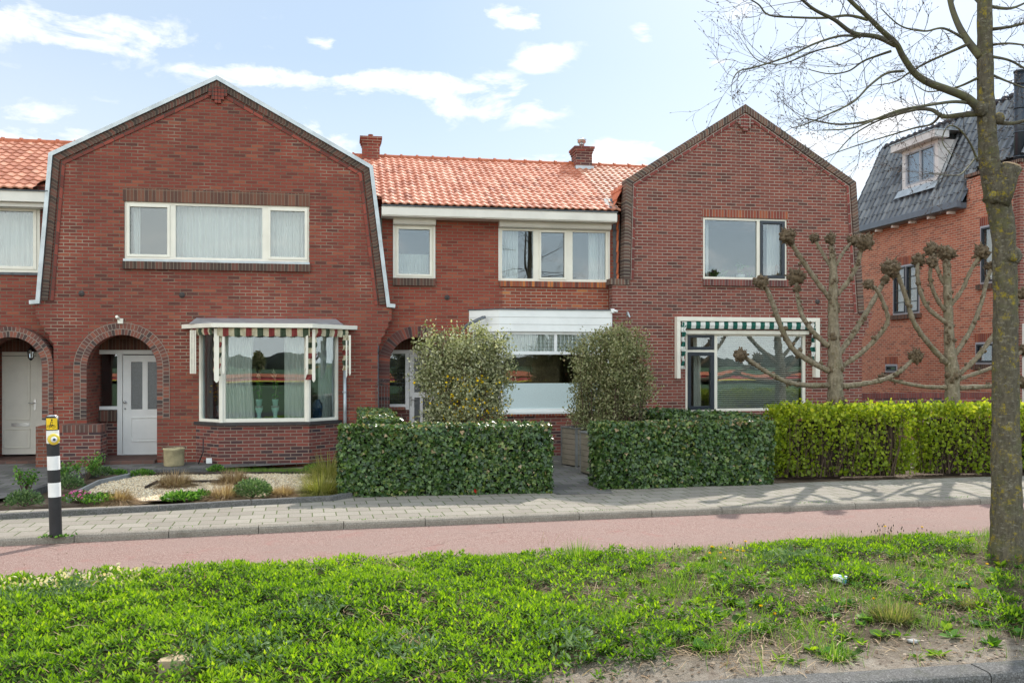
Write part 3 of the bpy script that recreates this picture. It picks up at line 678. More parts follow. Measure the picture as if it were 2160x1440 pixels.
aw = MB(); seq = [0, 1, 0, 2]
valance(aw, (-2.36, 18.22), (-.64, 18.22), 2.47, 2.615, .105, seq)
valance(aw, (-2.95, YL-.1), (-2.46, 18.27), 2.50, 2.615, .105, seq)
valance(aw, (-.58, 18.27), (.08, YL-.12), 2.48, 2.615, .105, seq)
hang(aw, -2.93, -2.86, YL-.2, 1.75, 2.55, .1, [0,1,0,2]); hang(aw, -2.43, -2.28, 18.3, 1.7, 2.55, .1, [2,0,1,0]); hang(aw, -.72, -.5, 18.32, 1.62, 2.55, .1, [1,0,2,0]); hang(aw, -.02, .12, YL-.25, 1.8, 2.5, .1, [0,2,0,1])
awo = aw.build('awning', ['cloth_cream', 'cloth_red', 'cloth_green'], HL)
mb = MB()
for k in range(4): mb.obox((-2.93+.035*k, YL-.28-.03*k), (1,0), 0, .022, 0, .03, 1.74+.0*k, 2.58)
mb.build('folded_slats', 'cream', awo)
for (x, y, za, zb_, w) in ((-2.42,18.26,1.62,2.6,.09), (-2.27,18.24,1.78,2.55,.045), (-.72,18.24,1.76,2.6,.045), (-.6,18.26,1.62,2.6,.06), (.1,YL-.3,1.74,2.5,.04), (.04,YL-.33,1.7,2.4,.03)):
    mb = MB(); mb.box(x, x+w, y, y+.035, za, zb_); mb.idx([(x,y+.002,za+.0),(x+w*.5,y+.002,za-.05),(x+w,y+.002,za),(x,y+.033,za),(x+w*.5,y+.033,za-.05),(x+w,y+.033,za)], [(0,1,2),(3,5,4),(0,3,4,1),(1,4,5,2)], 0, False); mb.build('awning_arm', 'cream', awo)
# inside the bay
sh = MB(); sh.prism([(-2.72,YL-.02),(-2.28,18.62),(-.72,18.62),(-.2,YL-.02)], .802, .83); sh.prism([(-2.7,YL-.0),(-.2,YL-.0),(-.2,YL+.3),(-2.7,YL+.3)], .82, .845); sh.build('inner_sill', 'stone', HL)
sheet('curtain', (X(472,18.9), 18.85), (X(538,18.9), 18.85), .85, 2.6, 'sheer white curtain hanging left of the two turquoise pots in the bay window', 'sheer', .02, .07, gather=.2)
sheet('curtain', (X(600,18.9), 18.85), (X(650,18.9), 18.85), .85, 2.6, 'sheer white curtain hanging right of the two turquoise pots in the bay window', 'sheer', .02, .07)
sheet('curtain', (X(672,19.05), 19.0), (X(706,19.1), 19.15), .85, 2.6, 'dull beige curtain behind the blue vase in the bay window', 'sheer', .02, .07)
sheet('curtain', (X(428,19.15), 19.15), (X(448,19.05), 19.05), .85, 2.6, 'beige curtain behind the yellow flowers in the bay window', 'sheer', .02, .07)
for (u, lab) in ((546.5, 'left'), (580.5, 'right')):
    c = P(u, 883, 18.74); T = thing('potted_plant', '%s of two turquoise pots with a tall plant on a pedestal in the bay window' % lab, 'potted plant', 'turquoise potted plants in the bay', (0,0,0))
    mb = MB(); zz = .845
    mb.lathe(c.x, c.y, [(.055,zz),(.06,zz+.02),(.035,zz+.05),(.045,zz+.12),(.07,zz+.19),(.075,zz+.22)], 16); mb.build('pedestal', 'turq', T)
    mb = MB(); mb.lathe(c.x, c.y, [(.07,zz+.225),(.078,zz+.245),(.07,zz+.26)], 16); mb.build('pedestal_rim', 'stone', T)
    mb = MB(); mb.lathe(c.x, c.y, [(.045,zz+.262),(.062,zz+.38),(.066,zz+.39),(.055,zz+.385)], 16); mb.build('pot', 'turq', T)
    st = MB(); st.tube([(c.x,c.y,zz+.38),(c.x+.02,c.y,zz+.6),(c.x-.02,c.y+.01,zz+.9)], [.006,.005,.003], 5, 0, rnd=.9)
    n = 70; k = RNG.random(n); pp = np.stack([c.x+RNG.normal(0,.035,n)*(1-k*.5), c.y+RNG.normal(0,.03,n), zz+.42+k*.5], 1)
    leaves('foliage', [('lance', pp, rv(n)+[0,0,.3], rv(n), RNG.uniform(.05,.11,n), np.where(k>.75, .95, RNG.random(n)*.7), 0)], 'leaf_house', T, extra=st)
c = P(667, 880, 18.85); mb = MB(); zz = .84
mb.lathe(c.x+.02, c.y, [(.07,zz),(.09,zz+.04),(.105,zz+.2),(.1,zz+.3),(.055,zz+.36),(.06,zz+.38),(.05,zz+.38)], 20); mb.build('vase', 'blue_glaze', None, **tagd('dark blue ceramic vase on the sill at the right end of the bay', 'vase'))
T = thing('flower_vase', 'orange-yellow flowers standing at the left pane of the bay window', 'flowers')
c = P(458, 880, 18.82); mb = MB(); mb.lathe(c.x, c.y, [(.03,.84),(.04,.95),(.03,1.1),(.035,1.12)], 12); mb.build('vase', 'glassware', T)
n = 40; pp = np.stack([c.x+RNG.normal(0,.05,n), c.y+RNG.normal(0,.04,n), 1.2+RNG.random(n)*.45], 1)
st = MB(); [st.tube([(c.x,c.y,1.1),(pp[i,0],pp[i,1],pp[i,2])], .003, 4, 1, rnd=.3) for i in range(12)]
leaves('blooms', [('round', pp, rv(n), rv(n), RNG.uniform(.03,.06,n), RNG.random(n), 0)], ['petal_y', 'leaf_house'], T, extra=st)
# wall bits
mb = MB(); p = P(254, 676, YL-.03); mb.box(p.x-.05, p.x+.05, YL-.05, YL, p.z-.06, p.z+.04); mb.tube([(p.x-.03,YL-.03,p.z+.03),(p.x-.04,YL-.16,p.z+.07)], .03, 10); mb.build('wall_spotlight', 'cream', HL, bevel=.006)
mb = MB(); c = P(727, 700, YL-.1); mb.tube([(c.x,YL-.06,2.0),(c.x+.01,YL-.06,.0)], .035, 10)
for z in (.5, 1.35): mb.tube([(c.x,YL-.06,z),(c.x,YL-.06,z+.03)], .045, 10)
mb.build('downpipe', 'zinc', HL)
mb = MB(); c = P(795, 720, YM-.15); mb.tube([(c.x,YL+.15,c.z),(c.x,YL+.15,c.z-.25)], .045, 10); mb.tube([(c.x,YL+.15,c.z-.2),(c.x,YL+.15,0)], .035, 10); mb.build('drainpipe', 'pipe', HL)
mb = MB(); a = rect(435, 966, 447, 977, 18.45); mb.box(a[0], a[1], 18.44, 18.46, a[2], a[3]); 
for k in range(4): mb.box(a[0]+.01, a[1]-.01, 18.43, 18.442, a[2]+.02+.022*k, a[2]+.03+.022*k)
mb.build('wall_grille', 'white', HL)
mb = MB(); c = P(430, 930, 18.6); mb.tube([(c.x,18.52,c.z+.05),(c.x+.0,18.5,c.z-.2),(c.x-.08,18.45,.02)], .012, 6); mb.build('cable', 'black', HL)
# roof body behind the gable
mb = MB(); pr = [(prof[0][0]+.2, 2.9)] + [(prof[0][0]+.2, prof[0][1]), (prof[1][0]+.14, prof[1][1]-.12), (prof[2][0], prof[2][1]-.16), (prof[3][0]-.14, prof[3][1]-.12), (prof[4][0]-.2, prof[4][1]), (prof[4][0]-.2, 2.9)]
mb.slab(pr[::-1], [], YL+3.65, 27.0)
def shell(mb, pts, y0, y1):
    for a, b in zip(pts[:-1], pts[1:]): mb.face([(a[0],y0,a[1]),(b[0],y0,b[1]),(b[0],y1,b[1]),(a[0],y1,a[1])])
shell(mb, pr, YL+.252, YL+3.65); mb.build('roof', 'tile_flat', HL)
mb = MB(); mb.box(X(113,YL)+.3, X(797,YL)-.3, YL+4.3, 26.5, base, 3); mb.build('rear_wall', 'brick_l', HL)

# ---------------- middle house
HM = thing('terraced_brick_house', 'middle terraced brick house with orange tiled roof, roller shutters and white bay', 'house', 'houses of the terrace')
mx0, mx1 = .25, 5.9; fz = Z(1000, 463, YM)
w2 = rect(832, 474, 915, 586, YM); w3 = rect(1054, 480, 1283, 592, YM)
pm_cx = X(879, YM); pm_r = pm_cx - X(822, YM); pm_cz = Z(879, 711, YM)-pm_r
arch_m = [(pm_cx-pm_r, base+.02), (pm_cx+pm_r, base+.02)] + arc(pm_cx, pm_cz, pm_r, 0, 180, 24)
bh = [(2.78, .93), (5.5, .93), (5.5, 2.6), (2.78, 2.6)]
mb = MB(); mb.slab([(mx0, base), (mx1, base), (mx1, fz+.2), (mx0, fz+.2)], [rloop(w2), rloop(w3), arch_m, bh], YM, YM+.25); mb.build('wall', 'brick_m', HM)
fa0, fa1 = P(790, 433, 18.95), P(1319, 450, 18.95)
mb = MB(); fzt = Z(1050, 441.5, 18.95); fzb = Z(1050, 462, 18.95)
mb.box(.76, 5.72, 18.95, YM-.001, fzb, fzt); mb.box(.76, 5.72, 18.93, 18.952, fzb+.02, fzb+.16); mb.build('fascia', 'offwhite', HM, bevel=.005)
mb = MB(); mb.box(.76, 5.73, 18.92, 19.05, fzt, fzt+.025); mb.build('gutter', 'lead', HM)
infront = lambda c, a, b: c.y > 19.3 or a < c.x < b
rO = (.3, 18.93, fzt+.04); ridgeY, ridgeZ = 22.4, 6.87; Ls = math.hypot(ridgeY-18.93, ridgeZ-fzt-.04)
pantiles('roof_tiles', ['tile_m', 'tile_old'], HM, rO, (1,0,0), (0, ridgeY-18.93, ridgeZ-fzt-.04), 7.5, Ls, clip=lambda c: infront(c, .76, 5.72), mi_fn=lambda c: 1 if c.x > 5.6+.04*math.sin(c.y*9) else 0)
ze_ = fzt+.02+(ridgeZ-fzt)*(.37/(ridgeY-18.95)); mb = MB(); mb.face([(.3,19.32,ze_),(7.75,19.32,ze_),(7.75,ridgeY,ridgeZ-.02),(.3,ridgeY,ridgeZ-.02)]); mb.face([(.3,ridgeY,ridgeZ-.02),(7.75,ridgeY,ridgeZ-.02),(7.75,26.2,fzt),(.3,26.2,fzt)]); mb.face([(.3,26,-.1),(.3,26,fzt),(7.75,26,fzt),(7.75,26,-.1)]); mb.build('roof', 'tile_flat', HM)
ridge_tiles('ridge', HM, (.2, ridgeY, ridgeZ-.03), (7.8, ridgeY, ridgeZ-.03))
window(HM, (w2[0],YM), (w2[1],YM), w2[2], w2[3], 'cream', .05, sashes=[(.04, w2[1]-w2[0]-.04, w2[2]+.04, w2[3]-.04, .045, 'cream')], glass='glass_hi', set_=.0)
pq = lambda u: X(u, YM)-w3[0]
window(HM, (w3[0],YM), (w3[1],YM), w3[2], w3[3], 'cream', .055, mull=[(pq(1125), pq(1137)), (pq(1195), pq(1208))], sashes=[(pq(1137), pq(1195), w3[2]+.04, w3[3]-.03, .045, 'cream')], glass='glass_hi', set_=.0)
for (r, du) in ((w2, .03), (w3, .03)):
    mb = MB(); zt = r[3]; mb.idx([(r[0]-du,YM-.14,zt+.0),(r[1]+du,YM-.14,zt+.0),(r[1]+du,YM,zt-.02),(r[0]-du,YM,zt-.02),(r[0]-du,YM-.16,zt+.04),(r[1]+du,YM-.16,zt+.04),(r[0]-du,YM-.16,zt+.15),(r[1]+du,YM-.16,zt+.15),(r[0]-du,YM,zt+.17),(r[1]+du,YM,zt+.17)],
        [(3,2,1,0),(0,1,5,4),(4,5,7,6),(6,7,9,8),(0,4,6,8,3),(2,9,7,5,1)], 0, False); mb.build('shutter_box', 'offwhite', HM, bevel=.006)
    mb = MB(); mb.box(r[0]-.03, r[0]+.01, YM-.03, YM+.02, r[2], zt-.02); mb.build('shutter_rail', 'offwhite', HM); mb = MB(); mb.box(r[1]-.01, r[1]+.03, YM-.03, YM+.02, r[2], zt-.02); mb.build('shutter_rail', 'offwhite', HM)
mb = MB(); soldier(mb, w2[0]-.03, w2[1]+.03, Z(832,602,YM), w2[2]-.003, YM-.06, YM+.03); mb.build('sill', 'sold_dark', HM)
mb = MB(); soldier(mb, w3[0]-.01, w3[1]+.02, Z(1054,604,YM), w3[2]-.003, YM-.05, YM+.03); mb.build('sill', 'sold_org', HM)
mb = MB(); a = rect(1058, 606, 1286, 652, YM); mb.box(a[0]+.02, a[1]-.03, YM-.003, YM+.01, a[2], a[3]); mb.build('repaired_brickwork', 'brick_fix', HM, label='brighter orange-red repaired brickwork')
room(HM, .6, 5.5, YM+.26, YM+3, 2.95, fz+.1)
sheet('curtain', (X(834,19.8), 19.8), (X(905,19.8), 19.8), w2[2]-.1, w2[3]-.55, 'thin pale net curtain low in the narrow upstairs window', 'sheer', .01, .05)
sheet('curtain', (X(1058,19.7), 19.68), (X(1092,19.7), 19.68), w3[2], w3[3], 'pale curtain at the left end of the three-part upstairs window', 'curtain', .02, .06)
sheet('curtain', (X(1240,19.7), 19.68), (X(1283,19.7), 19.68), w3[2], w3[3], 'white curtain at the right end of the three-part upstairs window', 'curtain', .025, .08)
vent(HM, 943, 627, YM)
# porch
dY2 = 20.2; xl2, xr2 = pm_cx-pm_r, pm_cx+pm_r
mb = MB(); mb.box(xl2-.2, xl2-.004, YM+.25, dY2+.2, base, 2.75); mb.box(xr2+.004, xr2+.12, YM+.25, dY2+.2, base, 2.75); mb.box(xl2-.004, xr2+.004, YM+.25, dY2+.2, 2.62, 2.75); mb.build('porch_wall', 'brick_m', HM)
mb = MB(); strip(mb, [(pm_cx-pm_r-.235, .8)] + arc(pm_cx, pm_cz, pm_r+.235, 180, 0, 26) + [(pm_cx+pm_r+.235, .8)], 0, .2325, YM-.01, YM+.12); mb.build('arch_ring', 'arch2', HM)
dt2 = Z(850, 738, dY2)
mb = MB(); soldier(mb, xl2-.02, xr2+.02, dt2, 2.62, dY2-.02, dY2+.1); mb.build('porch_lintel', 'sold', HM)
q = lambda u: X(u, dY2); wb = Z(840, 858, dY2)
mb = MB(); mb.box(xl2-.02, xr2+.02, dY2, dY2+.1, dt2-.08, dt2); mb.box(q(855), q(863), dY2+.001, dY2+.1, .08, dt2-.08); mb.box(xr2-.05, xr2+.02, dY2+.001, dY2+.1, .08, dt2-.08); mb.box(xl2-.02, q(822), dY2+.001, dY2+.1, wb, dt2-.08); mb.box(q(822), q(855), dY2, dY2+.1, wb, wb+.06); mb.build('door_frame', 'white', HM, bevel=.004)
mb = MB(); mb.box(q(822)-.01, q(855)+.01, dY2+.05, dY2+.056, wb+.05, dt2-.07); sw = mb.build('side_window', 'glass_bay', HM)
mb = MB()
for k in range(6): mb.box(q(822)+.055*k, q(822)+.055*k+.006, dY2+.04, dY2+.049, wb+.06, dt2-.08)
zz = wb+.1
while zz < dt2-.1: mb.box(q(822), q(855), dY2+.038, dY2+.047, zz, zz+.006); zz += .07
mb.build('leading', 'lead', sw)
mb = MB(); mb.box(q(822)-.15, q(863), dY2, dY2+.15, base, wb-.06); mb.build('side_wall', 'brick_p', HM)
mb = MB(); mb.box(q(822)-.15, q(855), dY2-.06, dY2+.1, wb-.058, wb-.003); mb.build('side_sill', 'sold_red', HM)
g = lambda v: Z(885, v, dY2)
pdoor(HM, q(864), xr2-.04, g(958), dt2-.085, dY2+.02, 'white', [(q(874), q(886), g(898), g(838)), (q(892), q(908), g(898), g(838)), (q(874), q(908), g(827), g(755))], [(q(874), q(908), g(945), g(905))], 'glass_tex', (q(867), g(842), 'lever_r'))
mb = MB(); mb.box(xl2, xr2, YM-.2, dY2+.15, -.1, .08); mb.build('porch_step', 'tile_floor', HM, bevel=.01)
room(HM, xl2-.1, xr2+.1, dY2+.16, dY2+2, .05, 2.5)
# bay
Yb = 18.9
bpts = [(2.66, YM-.001), (3.19, Yb), (5.585, Yb), (5.585, YM-.001)]
inset = lambda d: [(2.66+d*1.2, YM-.001), (3.19+d*.5, Yb+d), (5.585, Yb+d), (5.585, YM-.001)]
zs = .93
mb = MB(); mb.prism(inset(.03), base, zs-.09); mb.build('bay_base', 'brick_p', HM)
mb = MB(); mb.prism(inset(-.01), zs-.088, zs-.045); mb.build('bay_sill', 'sold_red', HM)
mb = MB(); mb.prism(inset(-.03), zs-.043, zs); mb.build('bay_ledge', 'white', HM, bevel=.006)
zt = Z(1100, 699, Yb); zr = Z(1100, 744, Yb)
bA, bB, bC = (2.68, YM-.01), (3.2, Yb+.02), (5.57, Yb+.02); Lf = bC[0]-bB[0]
mm = X(1173, Yb)-bB[0]
wl = window(HM, bA, bB, zs, zt, 'white', .06, rails=[(.06, .62, zr-.035, zr+.035)], glass='glass', set_=0)
wf = window(HM, bB, bC, zs, zt, 'white', .06, mull=[], rails=[(.06, Lf-.06, zr-.035, zr+.035), (mm-.03, mm+.03, zr+.035, zt-.06)], glass='glass', set_=0)
mb = MB(); mb.box(bB[0]+.06, bC[0]-.06, Yb+.054, Yb+.06, zs+.06, Z(1150,808,Yb)); mb.build('frosted_film', 'frost', wf)
mb = MB(); xx = bB[0]+.1
while xx < bC[0]-.08: mb.box(xx, xx+.006, Yb+.052, Yb+.062, zr+.03, zt-.05); xx += .085
zz = zr+.08
while zz < zt-.05: mb.box(bB[0]+.06, bC[0]-.06, Yb+.05, Yb+.06, zz, zz+.006); zz += .08
mb.build('leading', 'leadlight', wf)
mb = MB(); mb.prism(inset(-.05), zt, 3.05); mo = mb.build('bay_box', 'white', HM, bevel=.004)
mb = MB()
for k in (1, 2): 
    z = zt + (3.05-zt)*k/3
    mb.prism(inset(-.055), z-.004, z+.004)
mb.build('board_joint', 'lead2', mo)
mb = MB(); mb.prism(inset(-.07), 3.05, 3.075); mb.build('bay_roof', 'lead', HM)
room(HM, 2.2, 5.56, YM+.26, YM+3.8, .0, 2.8, 'interior2')
sheet('curtain', (bB[0]+.05, Yb+.16), (bC[0]-.05, Yb+.16), zr+.02, zt, 'short pale net added to lighten the leaded top lights of the white bay', 'sheer', .012, .07)  # added pale net lightens the top lights, which lack a bright reflection
fl = MB(); fl.prism([(2.75,YM-.1),(3.25,Yb+.12),(5.55,Yb+.12),(5.55,YM+.4)], zs-.02, zs+.005); fl.build('inner_sill', 'stone', HM)
mb = MB(); a = P(1025, 668, Yb-.1); b_ = P(978, 690, 19.1); mb.tube([(a.x,Yb+.1,a.z),(a.x-.05,Yb-.05,a.z-.01),(b_.x+.08,19.15,b_.z+.05),(b_.x,19.2,b_.z-.05),(b_.x,19.25,.0)], .035, 10); mb.build('drainpipe', 'pipe', HM)
mb = MB(); c = P(802, 460, YM-.06); mb.tube([(c.x,YM-.06,fzb),(c.x,YM-.06,3.2)], .035, 10); mb.tube([(c.x,YM-.06,4.4),(c.x,YM-.06,4.47)], .045, 10); mb.build('downpipe', 'pipe2', HM)
mb = MB(); c = P(1140, 820, 19.5); mb.box(X(1122,19.8), X(1131,19.8), 19.8, 19.86, .9, 2.2); mb.box(X(1090,20.1), X(1180,20.1), 20.1, 20.2, .9, 2.2); mb.build('room_divider', 'wood', HM)
mb = MB()
def chimney(parent, x0, x1, y0, y1, z0, z1, mat, cowl):
    mb = MB(); mb.box(x0, x1, y0, y1, z0, z1-.17); 
    for i, e in enumerate((.015, .035, .055)): mb.box(x0-e, x1+e, y0-e, y1+e, z1-.17+.055*i+.001, z1-.17+.055*(i+1))
    ch = mb.build('chimney', mat, parent)
    mb = MB(); mb.box(x0-.03, x1+.03, y0-.06, y1+.03, z0, z0+.16); mb.build('flashing', 'zinc', ch)
    cx, cy = (x0+x1)/2, (y0+y1)/2; mb = MB()
    if cowl:
        mb.lathe(cx, cy, [(.07,z1),(.06,z1+.1),(.08,z1+.11)], 12); mb.lathe(cx, cy, [(.03,z1+.1),(.11,z1+.15),(.1,z1+.2),(.12,z1+.22),(.02,z1+.27)], 14); mb.build('cowl', 'steel', ch)
    else: mb.lathe(cx, cy, [(.06,z1),(.06,z1+.1),(.045,z1+.1)], 12); mb.build('chimney_pot', 'brick_l', ch)
chimney(HM, 5.62, 6.02, 22.05, 22.55, 6.62, 7.27, 'brick_p', True)
chimney(HL, .43, .84, 22.1, 22.6, 6.5, 7.3, 'brick_l', False)
mb = MB(); c = P(1290, 655, 18.85); mb.box(c.x-.02, c.x+.05, 18.8, 18.9, c.z-.05, c.z+.04); mb.tube([(c.x+.03,18.82,c.z),(c.x+.1,18.75,c.z-.02)], .025, 8); mb.build('security_camera', 'white', HM, bevel=.005)

# ---------------- right gable house
HR = thing('gabled_brick_house', 'red-brown brick gabled house with light mortar and a green striped awning', 'house', 'houses of the terrace')
rp = pz([(1317,589),(1322.5,380),(1571,224),(1801.7,386),(1819,661)], YR)
outer = [(X(1292,YR), base), (X(1292,YR), Z(1292,600,YR)), (rp[0][0], Z(1292,600,YR)-.001), rp[0], (rp[1][0], rp[1][1]), rp[2], rp[3], rp[4]]
outer += [(X(1839,YR), Z(1839,657,YR)), (X(1839,YR), Z(1839,672,YR)), (X(1832,YR), Z(1832,678,YR)), (X(1832,YR), Z(1832,690,YR)), (X(1825,YR), Z(1825,697,YR)), (X(1825,YR), Z(1825,709,YR)), (X(1818,YR), Z(1818,716,YR)), (X(1818,YR), base)]
w4 = rect(1483, 458, 1660, 588, YR); w5 = rect(1446, 702, 1700, 868, YR)
mb = MB(); mb.slab(outer, [rloop(w4), rloop(w5)], YR, YR+.25); mb.build('wall', 'brick_r', HR)
mb = MB(); soldier(mb, X(1286,YR), rp[0][0]+.12, Z(1300,600,YR), Z(1300,588,YR), YR-.03, YR+.25); mb.build('corbel', 'sold_r', HR)
mb = MB(); strip(mb, rp, -.03, .11, YR-.04, YR+.27); mb.build('coping_course', 'sold_r', HR)
mb = MB(); strip(mb, rp, .135, .205, YR-.02, YR+.01); mb.build('brick_band', 'band_r', HR)
pk = P(1571, 252, YR); mb = MB()
for i, (dx, zt_, zb_) in enumerate([(-.15,0,-.13),(-.09,.03,-.2),(-.03,.05,-.27),(.03,.05,-.27),(.09,.03,-.2),(.15,0,-.13)]): mb.box(pk.x+dx-.027, pk.x+dx+.027, YR-.05-.006*(i%3), YR+.02, pk.z+zb_, pk.z+zt_)
mb.build('peak_ornament', 'band_r', HR)
mb = MB(); a = rect(1481, 441, 1662, 457, YR); soldier(mb, a[0], a[1], a[2], a[3], YR-.006, YR+.03); mb.build('lintel', 'sold_red', HR)
mb = MB(); a = rect(1482, 589, 1664, 602, YR); soldier(mb, a[0], a[1], a[2], a[3], YR-.06, YR+.03); mb.build('sill', 'sold_r2', HR)
pr_ = lambda u: X(u, YR)-w4[0]
window(HR, (w4[0],YR), (w4[1],YR), w4[2], w4[3], 'cream', .05, mull=[(pr_(1598), pr_(1604))], sashes=[(pr_(1604), pr_(1656), w4[2]+.035, w4[3]-.035, .065, 'navy')], glass='glass_hi', set_=.02)
room(HR, rp[1][0]+.3, rp[3][0]-.3, YR+.26, YR+3.5, 2.9, 5.4)
sheet('curtain', (X(1488,19.35), 19.35), (X(1494,19.35), 19.35), w4[2], w4[3], 'thin strip of curtain at the left edge of the upstairs window with house plants', 'curtain', .015, .05)
sheet('curtain', (X(1616,19.4), 19.38), (X(1650,19.4), 19.38), w4[2], w4[3], 'white curtain behind the dark blue upstairs casement', 'curtain', .02, .07)
c = P(1562, 580, 19.35); T = thing('potted_plant', 'green house plant in a white pot on the upstairs window sill', 'potted plant')
mb = MB(); mb.lathe(c.x, c.y, [(.06,w4[2]+.0),(.09,w4[2]+.02),(.095,w4[2]+.12),(.1,w4[2]+.14),(.07,w4[2]+.14)], 14); mb.build('pot', 'white', T)
n = 40; pp = np.stack([c.x+RNG.normal(0,.06,n), c.y+RNG.normal(0,.04,n), w4[2]+.17+RNG.random(n)*.2], 1); leaves('foliage', [('leaf', pp, rv(n)+[0,0,.4], rv(n), RNG.uniform(.05,.12,n), RNG.random(n)*.7, 0)], 'leaf_house', T)
for u, lab in ((1515, 'low trailing green plant left of the white pot upstairs'), (1580, 'spiky green plant right of the white pot upstairs')):
    c = P(u, 580, 19.35); n = 22; T = thing('window_plant', lab, 'potted plant')
    mb = MB(); mb.lathe(c.x, c.y, [(.05,w4[2]-.08),(.07,w4[2]+.04),(.05,w4[2]+.04)], 12); mb.build('pot', 'black', T)
    d = rv(n)*[1,.3,.3]+[0,0,.5]; leaves('foliage', [('blade' if u > 1550 else 'lance', np.tile([[c.x, c.y, w4[2]+.04]], (n,1)), d, rv(n), RNG.uniform(.15,.32,n), RNG.random(n)*.6, 0)], 'leaf_house', T)
c = P(1638, 578, 19.3); mb = MB(); mb.lathe(c.x, c.y, [(.03,w4[2]),(.045,w4[2]+.1),(.04,w4[2]+.22),(.025,w4[2]+.27),(.035,w4[2]+.33),(.01,w4[2]+.38)], 12); mb.build('figurine', 'stone2', None, **tagd('slim pale figurine behind the dark blue upstairs casement', 'figurine'))
p5 = lambda u: X(u, YR)-w5[0]
wz = Z(1446, 740, YR)
w5o = window(HR, (w5[0],YR), (w5[1],YR), w5[2], w5[3], 'cream', .06, mull=[(p5(1507), p5(1514))], rails=[(.06, p5(1507), wz-.025, wz+.025)],
       sashes=[(p5(1451), p5(1507), w5[2]+.04, wz-.03, .075, 'navy'), (p5(1451), p5(1507), wz+.03, w5[3]-.04, .06, 'navy')], glass='glass_b5', set_=.02)
mb = MB(); z = w5[2]+.08
while z < w5[3]-.08:
    mb.idx([(X(1516,YR),19.17,z),(w5[1]-.08,19.17,z),(w5[1]-.08,19.2,z+.03),(X(1516,YR),19.2,z+.03)], [(0,1,2,3)], 0, False); z += .046
mb.box(X(1516,YR), w5[1]-.08, 19.16, 19.2, w5[3]-.1, w5[3]-.06)
for u in (1540, 1600, 1660): mb.box(X(u,YR), X(u,YR)+.004, 19.165, 19.168, w5[2]+.06, w5[3]-.08)
mb.build('venetian_blind', 'blind', None, **tagd('half-open venetian blind in the large ground floor window under the awning', 'blind'))
sheet('curtain', (X(1462,19.4), 19.4), (X(1478,19.4), 19.4), w5[2], w5[3], 'grey-green curtain in the dark blue casement beside the blind', 'sheer', .02, .06)
room(HR, X(1400,YR), rp[4][0]-.25, YR+.26, YR+3.5, .1, 2.75)
mb = MB(); a = P(1427, 668, YR-.12); b_ = P(1728, 668, YR-.12); ya = YR-.16; zt5 = a.z
mb.box(a.x, b_.x, ya, YR-.001, zt5-.09, zt5); mb.box(a.x, a.x+.08, ya+.002, YR-.001, Z(1430,798,YR-.1), zt5-.09); mb.box(b_.x-.1, b_.x, ya+.002, YR-.001, Z(1720,796,YR-.1), zt5-.09)
abx = mb.build('awning_box', 'cream', HR, bevel=.004)
mb = MB(); valance(mb, (a.x+.12, ya+.03), (b_.x-.1, ya+.03), zt5-.25, zt5-.1, .105, [0, 1], scal=.0, amp=.008)
hang(mb, a.x+.1, a.x+.2, ya+.02, Z(1440,778,YR-.1), zt5-.12, .1, [1, 0]); hang(mb, b_.x-.2, b_.x-.1, ya+.02, Z(1720,765,YR-.1), zt5-.12, .1, [0, 1])
mb.build('awning_cloth', ['cloth_white', 'cloth_dkgreen'], abx)
mb = MB(); mb.box(a.x+.2, b_.x-.2, YR-.05, YR-.01, w5[3]-.02, w5[3]+.06); mb.build('awning_bar', 'cream', abx)
mb = MB(); c = P(1323, 662, YR); mb.box(c.x-.02, c.x+.02, YR-.06, YR, c.z-.04, c.z+.04); mb.tube([(c.x,YR-.05,c.z+.03),(c.x+.02,YR-.12,c.z-.08)], .02, 8); mb.build('outdoor_lamp', 'zinc', HR, bevel=.004)
vent(HR, 1724, 636, YR)
# roof behind the gable: profile shell and tiled steep side
q0 = [(rp[1][0]-.32, 5.02), (rp[1][0]+.03, rp[1][1]-.05), (rp[2][0], rp[2][1]-.12), (rp[3][0]-.03, rp[3][1]-.05), (rp[4][0]-.1, 2.9)]
mb = MB(); shell(mb, q0, YR+.27, 27.0); mb.slab([(q0[0][0], 0)] + [(q0[0][0],q0[0][1])] + q0[1:] + [(q0[-1][0], 0)], [], 27.0, 27.05); mb.build('roof', 'tile_flat', HR)
S_ = (q0[1][0]-q0[0][0], 0, q0[1][1]-q0[0][1]); pantiles('roof_tiles', 'tile_s', HR, (q0[0][0]-.02, 22.0, q0[0][1]), (0,-1,0), S_, 22.0-(YR+.24), math.hypot(S_[0], S_[2]), cw=.157)
mb = MB(); mb.face([(5.45,18.93,fzt+.06),(rp[1][0]-.2,18.93,fzt+.06),(rp[1][0]-.15,19.6,fzt+.42),(5.62,19.6,fzt+.42)]); mb.face([(rp[0][0]-.14,YM-.03,3.42),(rp[0][0]-.02,YM-.03,3.42),(rp[0][0]+.0,YM-.03,4.95),(rp[0][0]-.16,YM-.03,4.95)]); mb.build('lead_flashing', 'lead', HR)
pantiles('side_tiles', 'tile_s', HR, (rp[0][0]-.04, YM-.02, 3.4), (0,-1,0), (.001,0,1), .12, 1.6, cw=.12)

